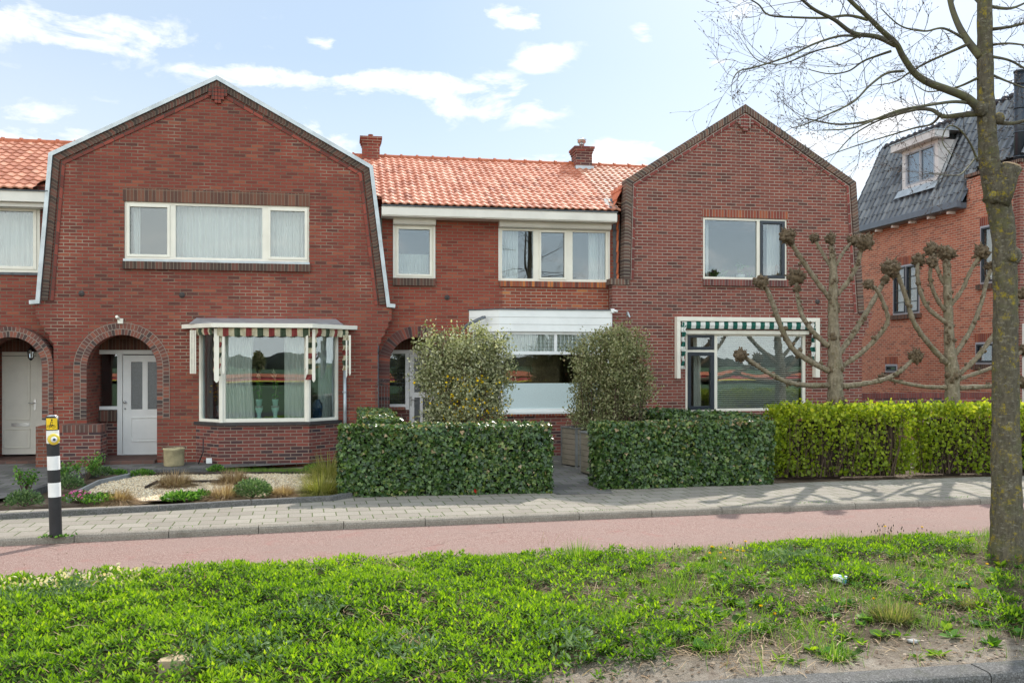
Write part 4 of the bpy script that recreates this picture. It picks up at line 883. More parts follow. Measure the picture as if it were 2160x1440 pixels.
# ---------------- house at the far left edge
HN = thing('brick_house', 'brick house at the far left with cream door and orange tiles', 'house', 'houses of the terrace')
nx0 = -15.5
wn = rect(-60, 430, 85, 573, YM); pn_cx = X(35, YM); pn_r = X(101, YM)-pn_cx; pn_cz = Z(35, 712, YM)-pn_r
arch_n = [(pn_cx-pn_r, base+.02), (pn_cx+pn_r, base+.02)] + arc(pn_cx, pn_cz, pn_r, 0, 180, 20)
mb = MB(); mb.slab([(nx0, base), (-5.2, base), (-5.2, 5.4), (nx0, 5.4)], [rloop(wn), arch_n], YM, YM+.25); mb.build('wall', 'brick_l', HN)
mb = MB(); strip(mb, [(pn_cx-pn_r-.2, .86)] + arc(pn_cx, pn_cz, pn_r+.2, 180, 0, 24) + [(pn_cx+pn_r+.2, .86)], 0, .1975, YM-.37, YM+.12); mb.build('arch_ring', 'arch', HN)
window(HN, (wn[0],YM), (wn[1],YM), wn[2], wn[3], 'cream', .07, sashes=[(.06, wn[1]-wn[0]-.06, wn[2]+.06, wn[3]-.06, .06, 'cream')], glass='glass', set_=-.02)
mb = MB(); mb.box(wn[0], wn[1], YM-.04, YM+.02, wn[2]-.05, wn[2]-.003); mb.build('sill', 'lead', HN)
sheet('curtain', (wn[0], 19.7), (wn[1], 19.7), wn[2], wn[3], 'white net curtain in the upstairs window at the left edge', 'curtain', .02, .09)
nf0, nf1 = Z(50, 425, 18.95), Z(50, 403, 18.95)
mb = MB(); mb.box(nx0, -5.55, 18.95, YM-.001, nf0, nf1); mb.box(nx0, -5.55, 19.05, YM-.001, Z(50,436,19.05), nf0-.002); mb.build('fascia', 'offwhite', HN, bevel=.005)
mb = MB(); mb.box(nx0, -5.55, 18.92, 19.03, nf1+.001, nf1+.02); mb.build('gutter', 'lead', HN)
rz = Z(60, 301, 22.4); Ls2 = math.hypot(22.4-18.93, rz-nf1-.04)
pantiles('roof_tiles', 'tile_l', HN, (nx0, 18.93, nf1+.04), (1,0,0), (0, 22.4-18.93, rz-nf1-.04), 10.3, Ls2, cw=.19, rh=.27, clip=lambda c: infront(c, -20, -5.72))
mb = MB(); mb.face([(nx0,19.32,nf1+.16),(-5.2,19.32,nf1+.16),(-5.2,22.4,rz-.02),(nx0,22.4,rz-.02)]); mb.face([(nx0,22.4,rz-.02),(-5.2,22.4,rz-.02),(-5.2,26.2,nf1),(nx0,26.2,nf1)]); mb.build('roof', 'tile_flat', HN)
ridge_tiles('ridge', HN, (nx0, 22.4, rz-.03), (-5.3, 22.4, rz-.03))
room(HN, nx0+.1, -5.6, YM+.26, YM+3, 2.9, 4.9)
dY3 = 20.25; q = lambda u: X(u, dY3); g = lambda v: Z(40, v, dY3)
mb = MB(); mb.box(pn_cx-pn_r-.2, pn_cx-pn_r-.004, YM+.25, dY3+.2, base, 2.8); mb.box(pn_cx+pn_r+.04, pn_cx+pn_r+.35, YM+.25, dY3+.2, base, 2.8); mb.box(pn_cx-pn_r, pn_cx+pn_r+.04, YM+.25, dY3+.2, 2.66, 2.8); mb.build('porch_wall', 'brick_l', HN)
nt = g(742)
mb = MB(); soldier(mb, pn_cx-pn_r, pn_cx+pn_r+.04, nt, 2.66, dY3-.02, dY3+.1); mb.build('porch_lintel', 'sold', HN)
xrr = pn_cx+pn_r+.04
mb = MB(); mb.box(pn_cx-pn_r, xrr, dY3, dY3+.1, g(750), nt); mb.box(q(76), q(98), dY3+.001, dY3+.1, .06, g(750)); mb.box(q(98), xrr, dY3, dY3+.1, base, g(869)); mb.build('door_frame', 'cream', HN, bevel=.004)
mb = MB(); mb.box(q(98), xrr, dY3+.05, dY3+.056, g(870), g(748)); mb.build('side_window', 'glass', HN)
pdoor(HN, q(-14), q(76)-.002, g(958), g(751), dY3+.02, 'cream', [], [(q(8), q(80)-.03-.12, g(885), g(758)), (q(8), q(80)-.15, g(945), g(904))], handle=(q(80)-.06, g(850), 'lever_l'))
mb = MB(); a = rect(24, 892, 62, 899, dY3); mb.box(a[0], a[1], dY3+.0, dY3+.02, a[2], a[3]); mb.build('letter_slot', 'steel', HN)
mb = MB(); mb.box(pn_cx-pn_r, xrr, YM-.1, dY3+.1, -.1, .055); mb.build('porch_step', 'tile_floor', HN)
room(HN, pn_cx-pn_r, xrr+.2, dY3+.16, dY3+1.6, .05, 2.5)
T = thing('wall_lantern', 'black lantern hanging in the porch at the left edge', 'lantern'); c = P(65, 745, 19.75)
mb = MB(); mb.lathe(c.x, c.y, [(.01,c.z+.12),(.07,c.z+.07),(.075,c.z+.06)], 6, 0, False); mb.lathe(c.x, c.y, [(.05,c.z-.1),(.055,c.z-.09),(.015,c.z-.14)][::-1], 6, 0, False)
for k in range(6):
    t_ = math.pi*k/3; mb.tube([(c.x+.068*math.cos(t_), c.y+.068*math.sin(t_), c.z+.06),(c.x+.05*math.cos(t_), c.y+.05*math.sin(t_), c.z-.1)], .005, 4)
mb.tube([(c.x,c.y,c.z+.12),(c.x,c.y,2.66)], .006, 5); mb.build('frame', 'black', T)
mb = MB(); mb.lathe(c.x, c.y, [(.045,c.z-.09),(.062,c.z+.06)], 6, 0, False); mb.build('glass', 'glassware', T)

# ---------------- detached house on the right
HD = thing('detached_house', 'orange-red brick house with dark blue-grey mansard roof behind the bare tree', 'house')
XD, yf, yn = 16.1, 27.2, 20.05
def side(mb, x0):    # turn an xz-plane slab into the x = x0 plane (local x = -y)
    mb.v = [(x0 + y, -x, z) for (x, y, z) in mb.v]; return mb
def srect(u0, v0, u1, v1):
    a = PXP(u0, v0, XD); b = PXP(u1, v0, XD); c = PXP(u0, v1, XD); return (-a.y, -b.y, c.z, a.z)
sw_ = [srect(1884, 563, 1940, 665), srect(2068, 478, 2108, 600), srect(1868, 768, 1893, 785), srect(2058, 722, 2100, 768)]
mb = MB(); mb.slab([(-yf, -.2), (-yn, -.2), (-yn, 6.8), (-21.75, 6.75), (-21.75, 6.15), (-yf, 6.15)], [rloop(r) for r in sw_], 0, .25); side(mb, XD).build('wall', 'brick_o', HD)
mb = MB(); mb.box(XD+.0, 24, yn-.25, yn-.002, -.2, 6.85); mb.build('front_wall', 'brick_r', HD)
mb = MB(); mb.box(XD+.05, XD+.6, yn-.32, yn-.252, .6, 2.9); mb.build('stone_surround', 'white', HD)
mb = MB(); mb.box(XD-.04, XD+.35, yn-.3, 21.8, 6.8, 6.88); mb.build('parapet_top', 'sold_r', HD)
for i, r in enumerate(sw_):
    A_, B_ = (XD, -r[0]), (XD, -r[1]); L_ = r[1]-r[0]
    fr = window(HD, A_, B_, r[2], r[3], 'greyframe', .05, mull=[(L_/2-.03, L_/2+.03)] if i == 0 else [], sashes=[(.05, L_/2-.03, r[2]+.05, r[3]-.05, .045, 'navy'), (L_/2+.03, L_-.05, r[2]+.05, r[3]-.05, .045, 'navy')] if i == 0 else [(.05, L_-.05, r[2]+.05, r[3]-.05, .045, 'navy')], glass='glass_side', set_=-.01)
    if i == 0:
        mb = MB()
        for k in range(1, 4):
            z = r[2]+(r[3]-r[2])*k/4; mb.box(XD-.0, XD+.02, -r[1]+.08, -r[0]-.08, z-.01, z+.01)
        mb.build('leading', 'navy', fr)
    if i < 2: sheet('curtain', (XD+.14, -r[0]-.02), (XD+.14, -r[1]+.02), r[2]-.05, r[3]+.05, ['tan blind behind the leaded side window of the orange house', 'tan blind behind the upper side window half hidden by the tall tree trunk'][i], 'tan', .006, .3)
    mb = MB(); mb.box(XD-.07, XD+.02, -r[1]-.1, -r[0]+.1, r[2]-.13, r[2]-.003); mb.build('sill', 'sold_dark', fr)
    mb = MB(); mb.box(XD-.01, XD+.02, -r[1]-.02, -r[0]+.02, r[3]+.003, r[3]+.22); kf = len(mb.f)-6; h_ = .22
    mb.uv[kf+5] = [(-r[0],.01),(-r[1],.01),(-r[1],.23),(-r[0],.23)]; mb.build('lintel', 'sold_red', fr)
room(HD, XD+.3, XD+4, yn+.3, yf-.3, .0, 2.8); room(HD, XD+.3, XD+4, yn+.3, yf-.3, 2.9, 6.0)
mb = MB(); mb.box(XD-.28, XD+.0-.001, 21.75, yf+.2, 6.0, 6.02); mb.box(XD-.34, XD-.2, 21.7, yf+.25, 6.02, 6.2); mb.box(XD-.2, XD, 21.75, yf+.2, 6.022, 6.16); mb.build('gutter', 'greyblue', HD, bevel=.01)
mb = MB()
for k in range(7): mb.box(XD-.2, XD-.001, 22.2+.85*k, 22.3+.85*k, 5.93, 6.0)
mb.build('gutter_bracket', 'white', HD)
S_ = (17.25-XD+.12, 0, 8.9-6.2); Lr = math.hypot(S_[0], S_[2])
pantiles('roof_tiles', 'tile_d', HD, (XD-.14, yf+.15, 6.17), (0,-1,0), S_, yf+.15-19.95, Lr, cw=.27, rh=.33, prof=[(0,0),(.1,.9),(.2,1),(.3,.9),(.4,0),(.7,-.12),(1,0)], amp=.055, clip=lambda c: (c.y > 21.8 or c.z > 6.95) and not (23.25 < c.y < 25.0 and 7.0 < c.z < 8.2))
mb = MB(); mb.face([(XD,yf+.1,6.15),(17.25,yf+.1,8.85),(17.25,yn,8.85),(XD,yn,6.15)]); mb.face([(17.25,yf+.1,8.86),(24,yf+.1,8.86),(24,yn,8.86),(17.25,yn,8.86)]); mb.face([(XD,yf+.1,6.1),(24,yf+.1,6.1),(24,yf+.1,8.86),(17.25,yf+.1,8.86)]); mb.face([(XD+.1,yn,6.1),(17.25,yn,8.86),(24,yn,8.86),(24,yn,6.1)]); mb.build('roof', 'tile_flat_d', HD)
mb = MB(); A_ = Vector((XD-.16, yf+.18, 6.2)); B_ = Vector((17.27, yf+.18, 8.95))
for k in range(9): mb.tube([A_.lerp(B_, k/9), A_.lerp(B_, (k+1.05)/9)], [.075, .06], 8)
k = 0
while k*.3 < 7.2: mb.blob((17.27, yf-.3*k, 8.95), .09, (1,1.6,1), 8, 5, .03); k += 1
mb.build('verge_tile', 'tile_dk', HD)
# dormer
dx_ = 16.32; a = PXP(1903, 404, dx_); b_ = PXP(1979, 378, dx_); at_ = PXP(1903, 325, dx_)
dz0, dz1 = 7.02, 8.2; y1_, y0_ = a.y, b_.y
T = MB(); T.box(dx_, dx_+.9, y0_, y0_+.02, dz0, dz1); T.box(dx_, dx_+.9, y1_-.02, y1_, dz0, dz1); T.box(dx_+.001, dx_+.05, y0_+.02, y1_-.02, dz0, dz0+.12); T.box(dx_+.001, dx_+.05, y0_+.02, y0_+.16, dz0+.12, dz1-.1); T.box(dx_+.001, dx_+.05, y1_-.16, y1_-.02, dz0+.12, dz1-.1); T.box(dx_+.001, dx_+.05, y0_+.02, y1_-.02, dz1-.1, dz1)
T.box(dx_-.25, dx_+.2, y0_-.2, y1_+.2, dz1+.002, dz1+.2)
for k in range(7): T.box(dx_+.05, dx_+.9, y0_-.012, y0_+.001, dz0+.16*k+.005, dz0+.16*k+.15)
dm = T.build('dormer', 'dormer_white', HD, bevel=.006)
mb = MB(); fx = lambda z: XD-.14+(z-6.17)*1.27/2.73-.13
mb.idx([(fx(dz0-.2),y0_-.12,dz0-.2),(fx(dz0-.2),y1_+.12,dz0-.2),(fx(dz0)+.03,y1_+.1,dz0+.02),(fx(dz0)+.03,y0_-.1,dz0+.02),(dx_,y1_,dz0+.03),(dx_,y0_,dz0+.03),(fx(dz1)+.05,y0_-.16,dz1),(dx_+.5,y0_-.02,dz1),(fx(dz0)+.03,y0_-.16,dz0-.1)], [(1,0,3,2),(2,3,5,4),(8,6,7,5)], 0, False); mb.build('flashing', 'zinc', dm)
window(dm, (dx_, y1_-.16), (dx_, y0_+.16), dz0+.12, dz1-.1, 'greyframe', .05, mull=[((y1_-y0_-.32)/2-.03, (y1_-y0_-.32)/2+.03)], glass='glass_hi', set_=.0)
mb = MB(); mb.box(dx_-.27, dx_+1.0, y0_-.22, y1_+.22, dz1+.202, dz1+.23); mb.build('dormer_roof', 'zinc', dm)
mb = MB(); mb.face([(dx_+.2,y0_+.03,dz0+.1),(dx_+.2,y1_-.03,dz0+.1),(dx_+.2,y1_-.03,dz1),(dx_+.2,y0_+.03,dz1)]); mb.build('dormer_blind', 'blind2', dm)
c = PXP(2151, 330, 16.4); mb = MB(); mb.tube([(c.x,c.y,6.6),(c.x,c.y,9.15)], .13, 16)
for z in (7.0, 7.6, 8.2, 8.8, 9.1): mb.tube([(c.x,c.y,z),(c.x,c.y,z+.04)], .145, 16)
mb.build('flue', 'flue', HD)
# low wall between the houses
GW = thing('garden_wall', 'low dark red brick wall closing the gap beside the orange brick house', 'wall')
mb = MB(); mb.box(X(1800,20.2), XD-.003, 20.2, 20.42, -.1, 1.1); mb.build('wall', 'brick_p', GW)
mb = MB(); soldier(mb, X(1800,20.2), XD-.003, 1.1, 1.22, 20.19, 20.43); mb.build('coping', 'sold_red2', GW)
# ================================================================ GROUND
KX = np.array([-40, -12, -3.75, 0, 4.27, 9.2, 18, 40.]); KYv = np.array([8.0, 10.35, 11.1, 11.47, 11.68, 11.87, 12.15, 12.8])
EX = np.array([-40, -12, -4, 0, 3, 6.8, 12, 40.]); EYv = np.array([6.4, 8.4, 8.95, 9.3, 9.42, 9.72, 9.95, 10.6])
K = lambda x: float(np.interp(x, KX, KYv)); E = lambda x: float(np.interp(x, EX, EYv))
def m_ground(name, kind):
    m, t, b = mat_new(name); tc = t.new('ShaderNodeTexCoord').outputs['Object']
    b.inputs['Roughness'].default_value = .9; b.inputs['Specular IOR Level'].default_value = .2
    bp = t.new('ShaderNodeBump'); bp.inputs['Strength'].default_value = .5; bp.inputs['Distance'].default_value = .012
    if kind == 'path':
        vo = t.new('ShaderNodeTexVoronoi'); t.l.new(tc, vo.inputs['Vector']); vo.inputs['Scale'].default_value = 90
        sp = t.ramp(vo.outputs['Color'], [(0, (.185, .1, .082)), (.5, (.27, .175, .15)), (.85, (.34, .245, .215)), (1, (.44, .35, .3))])
        big = t.noise(tc, .9, 5, .6); out = t.mix(t.math('MULTIPLY', t.math('SUBTRACT', big, .42), 2.0, clamp=True), sp, c3((.29, .205, .178)))
        out = t.mix(t.math('MULTIPLY', t.math('SUBTRACT', t.noise(tc, 3.5, 6, .7), .56), 3.5, clamp=True), out, c3((.3, .14, .12)))
        vc = t.new('ShaderNodeTexVoronoi', feature='DISTANCE_TO_EDGE'); vv_ = t.new('ShaderNodeVectorMath', operation='MULTIPLY_ADD'); nn_ = t.new('ShaderNodeTexNoise'); t.l.new(tc, nn_.inputs['Vector']); nn_.inputs['Scale'].default_value = 2.5; nn_.inputs['Detail'].default_value = 6
        t.l.new(nn_.outputs['Color'], vv_.inputs[0]); vv_.inputs[1].default_value = (.5, .5, 0); t.l.new(tc, vv_.inputs[2]); t.l.new(vv_.outputs[0], vc.inputs['Vector']); vc.inputs['Scale'].default_value = .33
        crack = t.math('MULTIPLY', t.math('SUBTRACT', .0035, vc.outputs['Distance']), 300, clamp=True); crack = t.math('MULTIPLY', crack, t.math('MULTIPLY', t.math('SUBTRACT', t.noise(tc, .8, 3), .5), 8, clamp=True))
        out = t.mix(t.math('MULTIPLY', crack, .6), out, c3((.09, .06, .05)))
        out = t.mix(t.math('MULTIPLY', t.math('SUBTRACT', t.noise(tc, .45, 4, .6), .5), 2.2, clamp=True), out, c3((.22, .15, .13)))
        t.l.new(vo.outputs['Distance'], bp.inputs['Height'])
    elif kind == 'asphalt':
        vo = t.new('ShaderNodeTexVoronoi'); t.l.new(tc, vo.inputs['Vector']); vo.inputs['Scale'].default_value = 120
        out = t.ramp(vo.outputs['Color'], [(0, (.03, .03, .032)), (.7, (.06, .06, .062)), (1, (.13, .13, .13))]); t.l.new(vo.outputs['Distance'], bp.inputs['Height'])
    elif kind == 'slabs' or kind == 'darkslabs':
        mp = t.new('ShaderNodeMapping'); t.l.new(tc, mp.inputs[0]); mp.inputs['Rotation'].default_value = (0, 0, -.045 if kind == 'slabs' else .0)
        br = t.new('ShaderNodeTexBrick', offset=.5); t.l.new(mp.outputs[0], br.inputs['Vector']); br.inputs['Scale'].default_value = 1
        br.inputs['Brick Width'].default_value = .3; br.inputs['Row Height'].default_value = .3; br.inputs['Mortar Size'].default_value = .008; br.inputs['Mortar Smooth'].default_value = .2
        br.inputs['Color1'].default_value = (0,0,0,1); br.inputs['Color2'].default_value = (1,1,1,1)
        if kind == 'slabs': cs = [(0, (.25, .22, .185)), (.5, (.28, .25, .212)), (1, (.315, .283, .24))]; mo = (.07, .06, .035)
        else: cs = [(0, (.1, .095, .09)), (.5, (.14, .13, .125)), (1, (.19, .175, .165))]; mo = (.05, .05, .035)
        c = t.ramp(br.outputs[0], cs); vo = t.new('ShaderNodeTexVoronoi'); t.l.new(tc, vo.inputs['Vector']); vo.inputs['Scale'].default_value = 130
        c = t.mix(.45, c, t.mix(1.0, c, t.ramp(vo.outputs['Color'], [(0, (.55, .55, .55)), (1, (1.4, 1.4, 1.4))]), 'MULTIPLY'))
        c = t.mix(t.math('MULTIPLY', t.math('SUBTRACT', t.noise(tc, 1.4, 6, .65), .5), 2.2, clamp=True), c, t.mix(.5, c, c3((.12, .11, .09))))
        out = t.mix(br.outputs['Fac'], c, t.mix(t.noise(tc, 3, 4), c3(mo), c3((.1, .15, .04))))
        t.l.new(t.math('SUBTRACT', 1, br.outputs['Fac']), bp.inputs['Height'])
    elif kind == 'concrete':
        vo = t.new('ShaderNodeTexVoronoi'); t.l.new(tc, vo.inputs['Vector']); vo.inputs['Scale'].default_value = 110
        c = t.ramp(vo.outputs['Color'], [(0, (.19, .165, .135)), (.6, (.27, .24, .2)), (1, (.36, .33, .28))])
        out = t.mix(t.math('MULTIPLY', t.math('SUBTRACT', t.noise(tc, 2.5, 6, .7), .48), 2.5, clamp=True), c, c3((.13, .115, .09))); t.l.new(vo.outputs['Distance'], bp.inputs['Height'])
    elif kind == 'darkconcrete':
        vo = t.new('ShaderNodeTexVoronoi'); t.l.new(tc, vo.inputs['Vector']); vo.inputs['Scale'].default_value = 110
        c = t.ramp(vo.outputs['Color'], [(0, (.085, .08, .075)), (.6, (.13, .125, .12)), (1, (.24, .23, .22))])
        out = t.mix(t.math('MULTIPLY', t.math('SUBTRACT', t.noise(tc, 4, 6, .7), .5), 2.5, clamp=True), c, c3((.07, .075, .045))); t.l.new(vo.outputs['Distance'], bp.inputs['Height'])
    elif kind == 'soil':
        n = t.noise(tc, 3, 8, .75); out = t.ramp(n, [(.3, (.055, .038, .025)), (.5, (.13, .09, .06)), (.62, (.24, .18, .13)), (.75, (.36, .3, .23))])
        out = t.mix(t.math('MULTIPLY', t.math('SUBTRACT', t.noise(tc, 40, 4, .7), .45), 2, clamp=True), out, c3((.07, .06, .035)))
        t.l.new(t.noise(tc, 30, 8, .75), bp.inputs['Height']); bp.inputs['Distance'].default_value = .04; bp.inputs['Strength'].default_value = .9
    elif kind == 'sand':
        out = t.ramp(t.noise(tc, 5, 8, .75), [(.3, (.2, .15, .11)), (.5, (.38, .31, .25)), (.7, (.5, .43, .36))])
        out = t.mix(t.math('MULTIPLY', t.math('SUBTRACT', t.noise(tc, 55, 4, .7), .5), 2.4, clamp=True), out, c3((.12, .09, .06)))
        t.l.new(t.noise(tc, 40, 8, .75), bp.inputs['Height']); bp.inputs['Distance'].default_value = .03
    elif kind == 'verge':
        xs = t.new('ShaderNodeSeparateXYZ'); t.l.new(tc, xs.inputs[0])
        n = t.noise(tc, 5, 8, .75); soil = t.ramp(n, [(.3, (.06, .045, .028)), (.52, (.14, .105, .065)), (.68, (.27, .21, .15))])
        sand = t.ramp(t.noise(tc, 9, 8, .75), [(.3, (.2, .15, .115)), (.5, (.36, .3, .24)), (.7, (.48, .42, .35))])
        f = t.math('ADD', t.math('MULTIPLY', t.math('SUBTRACT', 5.95, xs.outputs[1]), 2.2), t.math('MULTIPLY', t.math('SUBTRACT', t.noise(tc, 1.6, 5, .7), .5), 3.2))
        f = t.math('MULTIPLY', t.math('MULTIPLY', f, 1.0, clamp=True), t.math('MULTIPLY', t.math('SUBTRACT', xs.outputs[0], .55), 2, clamp=True), clamp=True)
        out = t.mix(f, soil, sand)
        out = t.mix(t.math('MULTIPLY', t.math('SUBTRACT', t.noise(tc, 60, 4, .7), .5), 2, clamp=True), out, c3((.09, .07, .045)))
        t.l.new(t.noise(tc, 30, 8, .75), bp.inputs['Height']); bp.inputs['Distance'].default_value = .05; bp.inputs['Strength'].default_value = .9
    t.l.new(out, b.inputs['Base Color']); t.l.new(bp.outputs[0], b.inputs['Normal']); return m
for k in ('path', 'asphalt', 'slabs', 'darkslabs', 'concrete', 'darkconcrete', 'soil', 'sand', 'verge'): M['g_'+k] = m_ground('ground_'+k, k)
ST = dict(kind='structure')
# one big sheet to the horizon
mb = MB(); R_ = 3000
for a, b_ in ((-R_, -50), (-50, 50), (50, R_)):
    for c, d in ((-R_, -60), (-60, 60), (60, R_)): mb.face([(a,c,-.2),(b_,c,-.2),(b_,d,-.2),(a,d,-.2)])
M['g_grass'] = m_plain('far_grass', (.05, .1, .025), .9, .2, .2)
mb.build('ground', 'g_grass', **ST)
xs_ = np.concatenate([np.linspace(-40, -8, 9), np.linspace(-7, 14, 64), np.linspace(15, 40, 8)])
def strip_y(name, f0, f1, z0, z1, mat, n=1, zf=None, **kw):
    mb = MB(); v = []; m = len(xs_)
    for j in range(n+1):
        k = j/n
        for x in xs_:
            y = f0(x)+(f1(x)-f0(x))*k; v.append((x, y, (z0+(z1-z0)*k) if zf is None else zf(x, y, k)))
    mb.idx(v, [(j*m+i, j*m+i+1, (j+1)*m+i+1, (j+1)*m+i) for j in range(n) for i in range(m-1)], 0, True)
    return mb.build(name, mat, **kw)
strip_y('soil_bed', lambda x: K(x)+.1, lambda x: 30, -.06, -.06, 'g_soil', 1, **ST)
strip_y('bike_path', lambda x: E(x)-.3, K, -.085, -.08, 'g_path', 1, **ST)
strip_y('sidewalk', lambda x: K(x)+.13, lambda x: K(x)+2.15, 0, .005, 'g_slabs', 1, **ST)
def kerb(name, f, w, zt, zb, mat, seg, x0, x1, r=.025, **kw):
    mb = MB(); x = x0
    while x < x1:
        xa, xb = x+.004, x+seg-.004; prof = [(0, zb), (0, zt-r), (r*.3, zt-r*.3), (r, zt), (w, zt), (w, zb)]; n = 4; rings = []
        dz = random.uniform(-.003, .003)
        for i in range(n+1):
            xx = xa+(xb-xa)*i/n; rings.append([(xx, f(xx)+p[0], p[1]+dz) for p in prof])
        v = [q for r_ in rings for q in r_]; m = len(prof)
        mb.idx(v, [(i*m+k, (i+1)*m+k, (i+1)*m+k+1, i*m+k+1) for i in range(n) for k in range(m-1)] + [tuple(range(m)), tuple(reversed(range(n*m, n*m+m)))], 0, False)
        x += seg
    return mb.build(name, mat, **kw)
kerb('kerb', K, .13, .006, -.2, 'g_concrete', 1.0, -20, 25, .035, **ST)
kerb('path_edging', lambda x: E(x)-.06, .06, -.07, -.25, 'g_concrete', 1.0, -14, 18, .01, **ST)
RK = lambda x: 5.17
kerb('road_kerb', RK, .2, .0, -.25, 'g_darkconcrete', 1.0, -14, 14, .03, **ST)
strip_y('road', lambda x: -2.6, lambda x: 5.2, -.12, -.12, 'g_asphalt', 1, **ST)
# verge, gently humped
HN_ = lambda x, y: .045*math.sin(x*1.7+1)*math.sin(y*1.9)+.02*math.sin(x*5.1+y*3)
def vz(x, y):
    e = E(x)-.05; k = max(0., min(1., (y-5.36)/(e-5.36))); h = math.sin(math.pi*min(1, max(0, k)))**.6
    return -.02*(1-k)-.075*k + h*(.07+HN_(x, y)*.8)
mb = MB(); v = []; gx = np.linspace(-14, 16, 200); ny = 40
for j in range(ny+1):
    for x in gx:
        y = 5.36+(E(x)-.055-5.36)*j/ny; v.append((x, y, vz(x, y)))
m_ = len(gx); mb.idx(v, [(j*m_+i, j*m_+i+1, (j+1)*m_+i+1, (j+1)*m_+i) for j in range(ny) for i in range(m_-1)], 0, True); mb.build('verge_soil', 'g_verge', **ST)

# front gardens
def poly(name, pts, z, mat, **kw): mb = MB(); mb.face([(p[0], p[1], z) for p in pts]); return mb.build(name, mat, **kw)
gp = lambda *uv: [tuple(G(u, v, 0)[:2]) for u, v in uv]
poly('forecourt_paving', [(-12, 19.6), (-12, 13.2)] + gp((0,1052),(30,1046),(100,1020),(165,1003),(235,990),(330,991),(440,988),(640,978),(700,972)) + [(-.2,18.9),(-.2,19.4)], .006, 'g_darkslabs', **ST)
poly('garden_path', [(3.1, 13.3), (3.95, 13.3), (4.4, 15.5), (5.6, 16), (5.6, 19.3), (-.1, 19.3), (-.1, 16.5), (2.9, 16.0)], .008, 'g_darkslabs', **ST)
gravel_poly = gp((150,1054),(215,1020),(295,1003),(560,999),(700,1000),(700,1040),(600,1046),(480,1049),(300,1056))
poly('gravel_base', gravel_poly, -.005, 'g_sand', **ST)
def inpoly(x, y, poly):
    c = False; n = len(poly)
    for i in range(n):
        (x1, y1), (x2, y2) = poly[i], poly[(i+1) % n]
        if (y1 > y) != (y2 > y) and x < (x2-x1)*(y-y1)/(y2-y1)+x1: c = not c
    return c
M['gravel'] = m_leaf('gravel_stone', [(0, (.42, .29, .17)), (.3, (.66, .5, .31)), (.7, (.82, .67, .45)), (1, (.87, .79, .62))], .8, 0, .3)
mb = MB(); bx = [p[0] for p in gravel_poly]; by = [p[1] for p in gravel_poly]; cnt = 0
for _ in range(60000):
    x, y = random.uniform(min(bx), max(bx)), random.uniform(min(by), max(by))
    if not inpoly(x, y, gravel_poly): continue
    r = random.uniform(.008, .019); z = random.uniform(-.004, .01); a = random.random()*3; c_, s_ = math.cos(a)*r, math.sin(a)*r*.8
    mb.idx([(x+c_,y+s_,z),(x-s_,y+c_,z+r*.1),(x-c_,y-s_,z),(x+s_,y-c_,z-r*.1),(x+r*.1,y,z+r*.75)], [(0,1,4),(1,2,4),(2,3,4),(3,0,4)], 0, True, random.random()); cnt += 1
    if cnt > 15000: break
mb.build('gravel', 'gravel', kind='stuff')
def edging(name, uvs, w, h, mat, label=None, seg=1.0, **kw):
    pts = [G(u, v, 0) for u, v in uvs]; mb = MB()
    for a, b in zip(pts[:-1], pts[1:]):
        D = (b-a).xy.normalized(); L = (b-a).xy.length; n = max(1, round(L/seg))
        for k in range(n): mb.obox((a.x, a.y), D, L*k/n+.004, L*(k+1)/n-.004, 0, w, -.1, h+random.uniform(-.004, .004))
    return mb.build(name, mat, bevel=.01, **kw)
edging('garden_kerb', [(-60,1099),(110,1090),(335,1078),(530,1066),(700,1057),(745,1049)], .1, .075, 'g_darkconcrete', **ST)
edging('bed_edging', [(30,1052),(165,1007),(238,993),(330,995),(440,991)], .05, .05, 'g_darkconcrete', **ST)
edging('bed_edging', [(145,1051),(212,1018),(290,1001)], .04, .05, 'stone', **ST)
edging('bed_edging', [(300,1001),(480,1000),(650,998)], .03, .04, 'bark_d', **ST)
edging('bed_edging', [(310,1031),(335,1018),(545,1018),(520,1033)], .04, .045, 'bark_d', **ST)
edging('bed_edging', [(590,1043),(720,1040)], .03, .05, 'bark_d', **ST)

# ---- behind the camera: what the windows reflect
M['t_y'] = m_plain('tulips_yellow', (.75, .6, .02), .9, .1, .5); M['t_r'] = m_plain('tulips_red', (.55, .03, .02), .9, .1, .5); M['t_o'] = m_plain('tulips_orange', (.75, .2, .08), .9, .1, .5); M['t_g'] = m_plain('crop_green', (.06, .12, .03), .9, .2, .5)
for nm, a, b_, mt in (('road_verge_far', -9, -2.6, 't_g'), ('field_green', -47, -9, 't_g'), ('tulip_field_yellow', -52, -47, 't_y'), ('tulip_field_red', -66, -52, 't_r'), ('field_strip', -74, -66, 't_g'), ('tulip_field_orange', -120, -74, 't_o'), ('field_far', -400, -120, 't_g')):
    z = -.11 + (.3 if 'tulip' in nm else 0); poly(nm, [(-400, a), (400, a), (400, b_), (-400, b_)], z, mt, **ST)

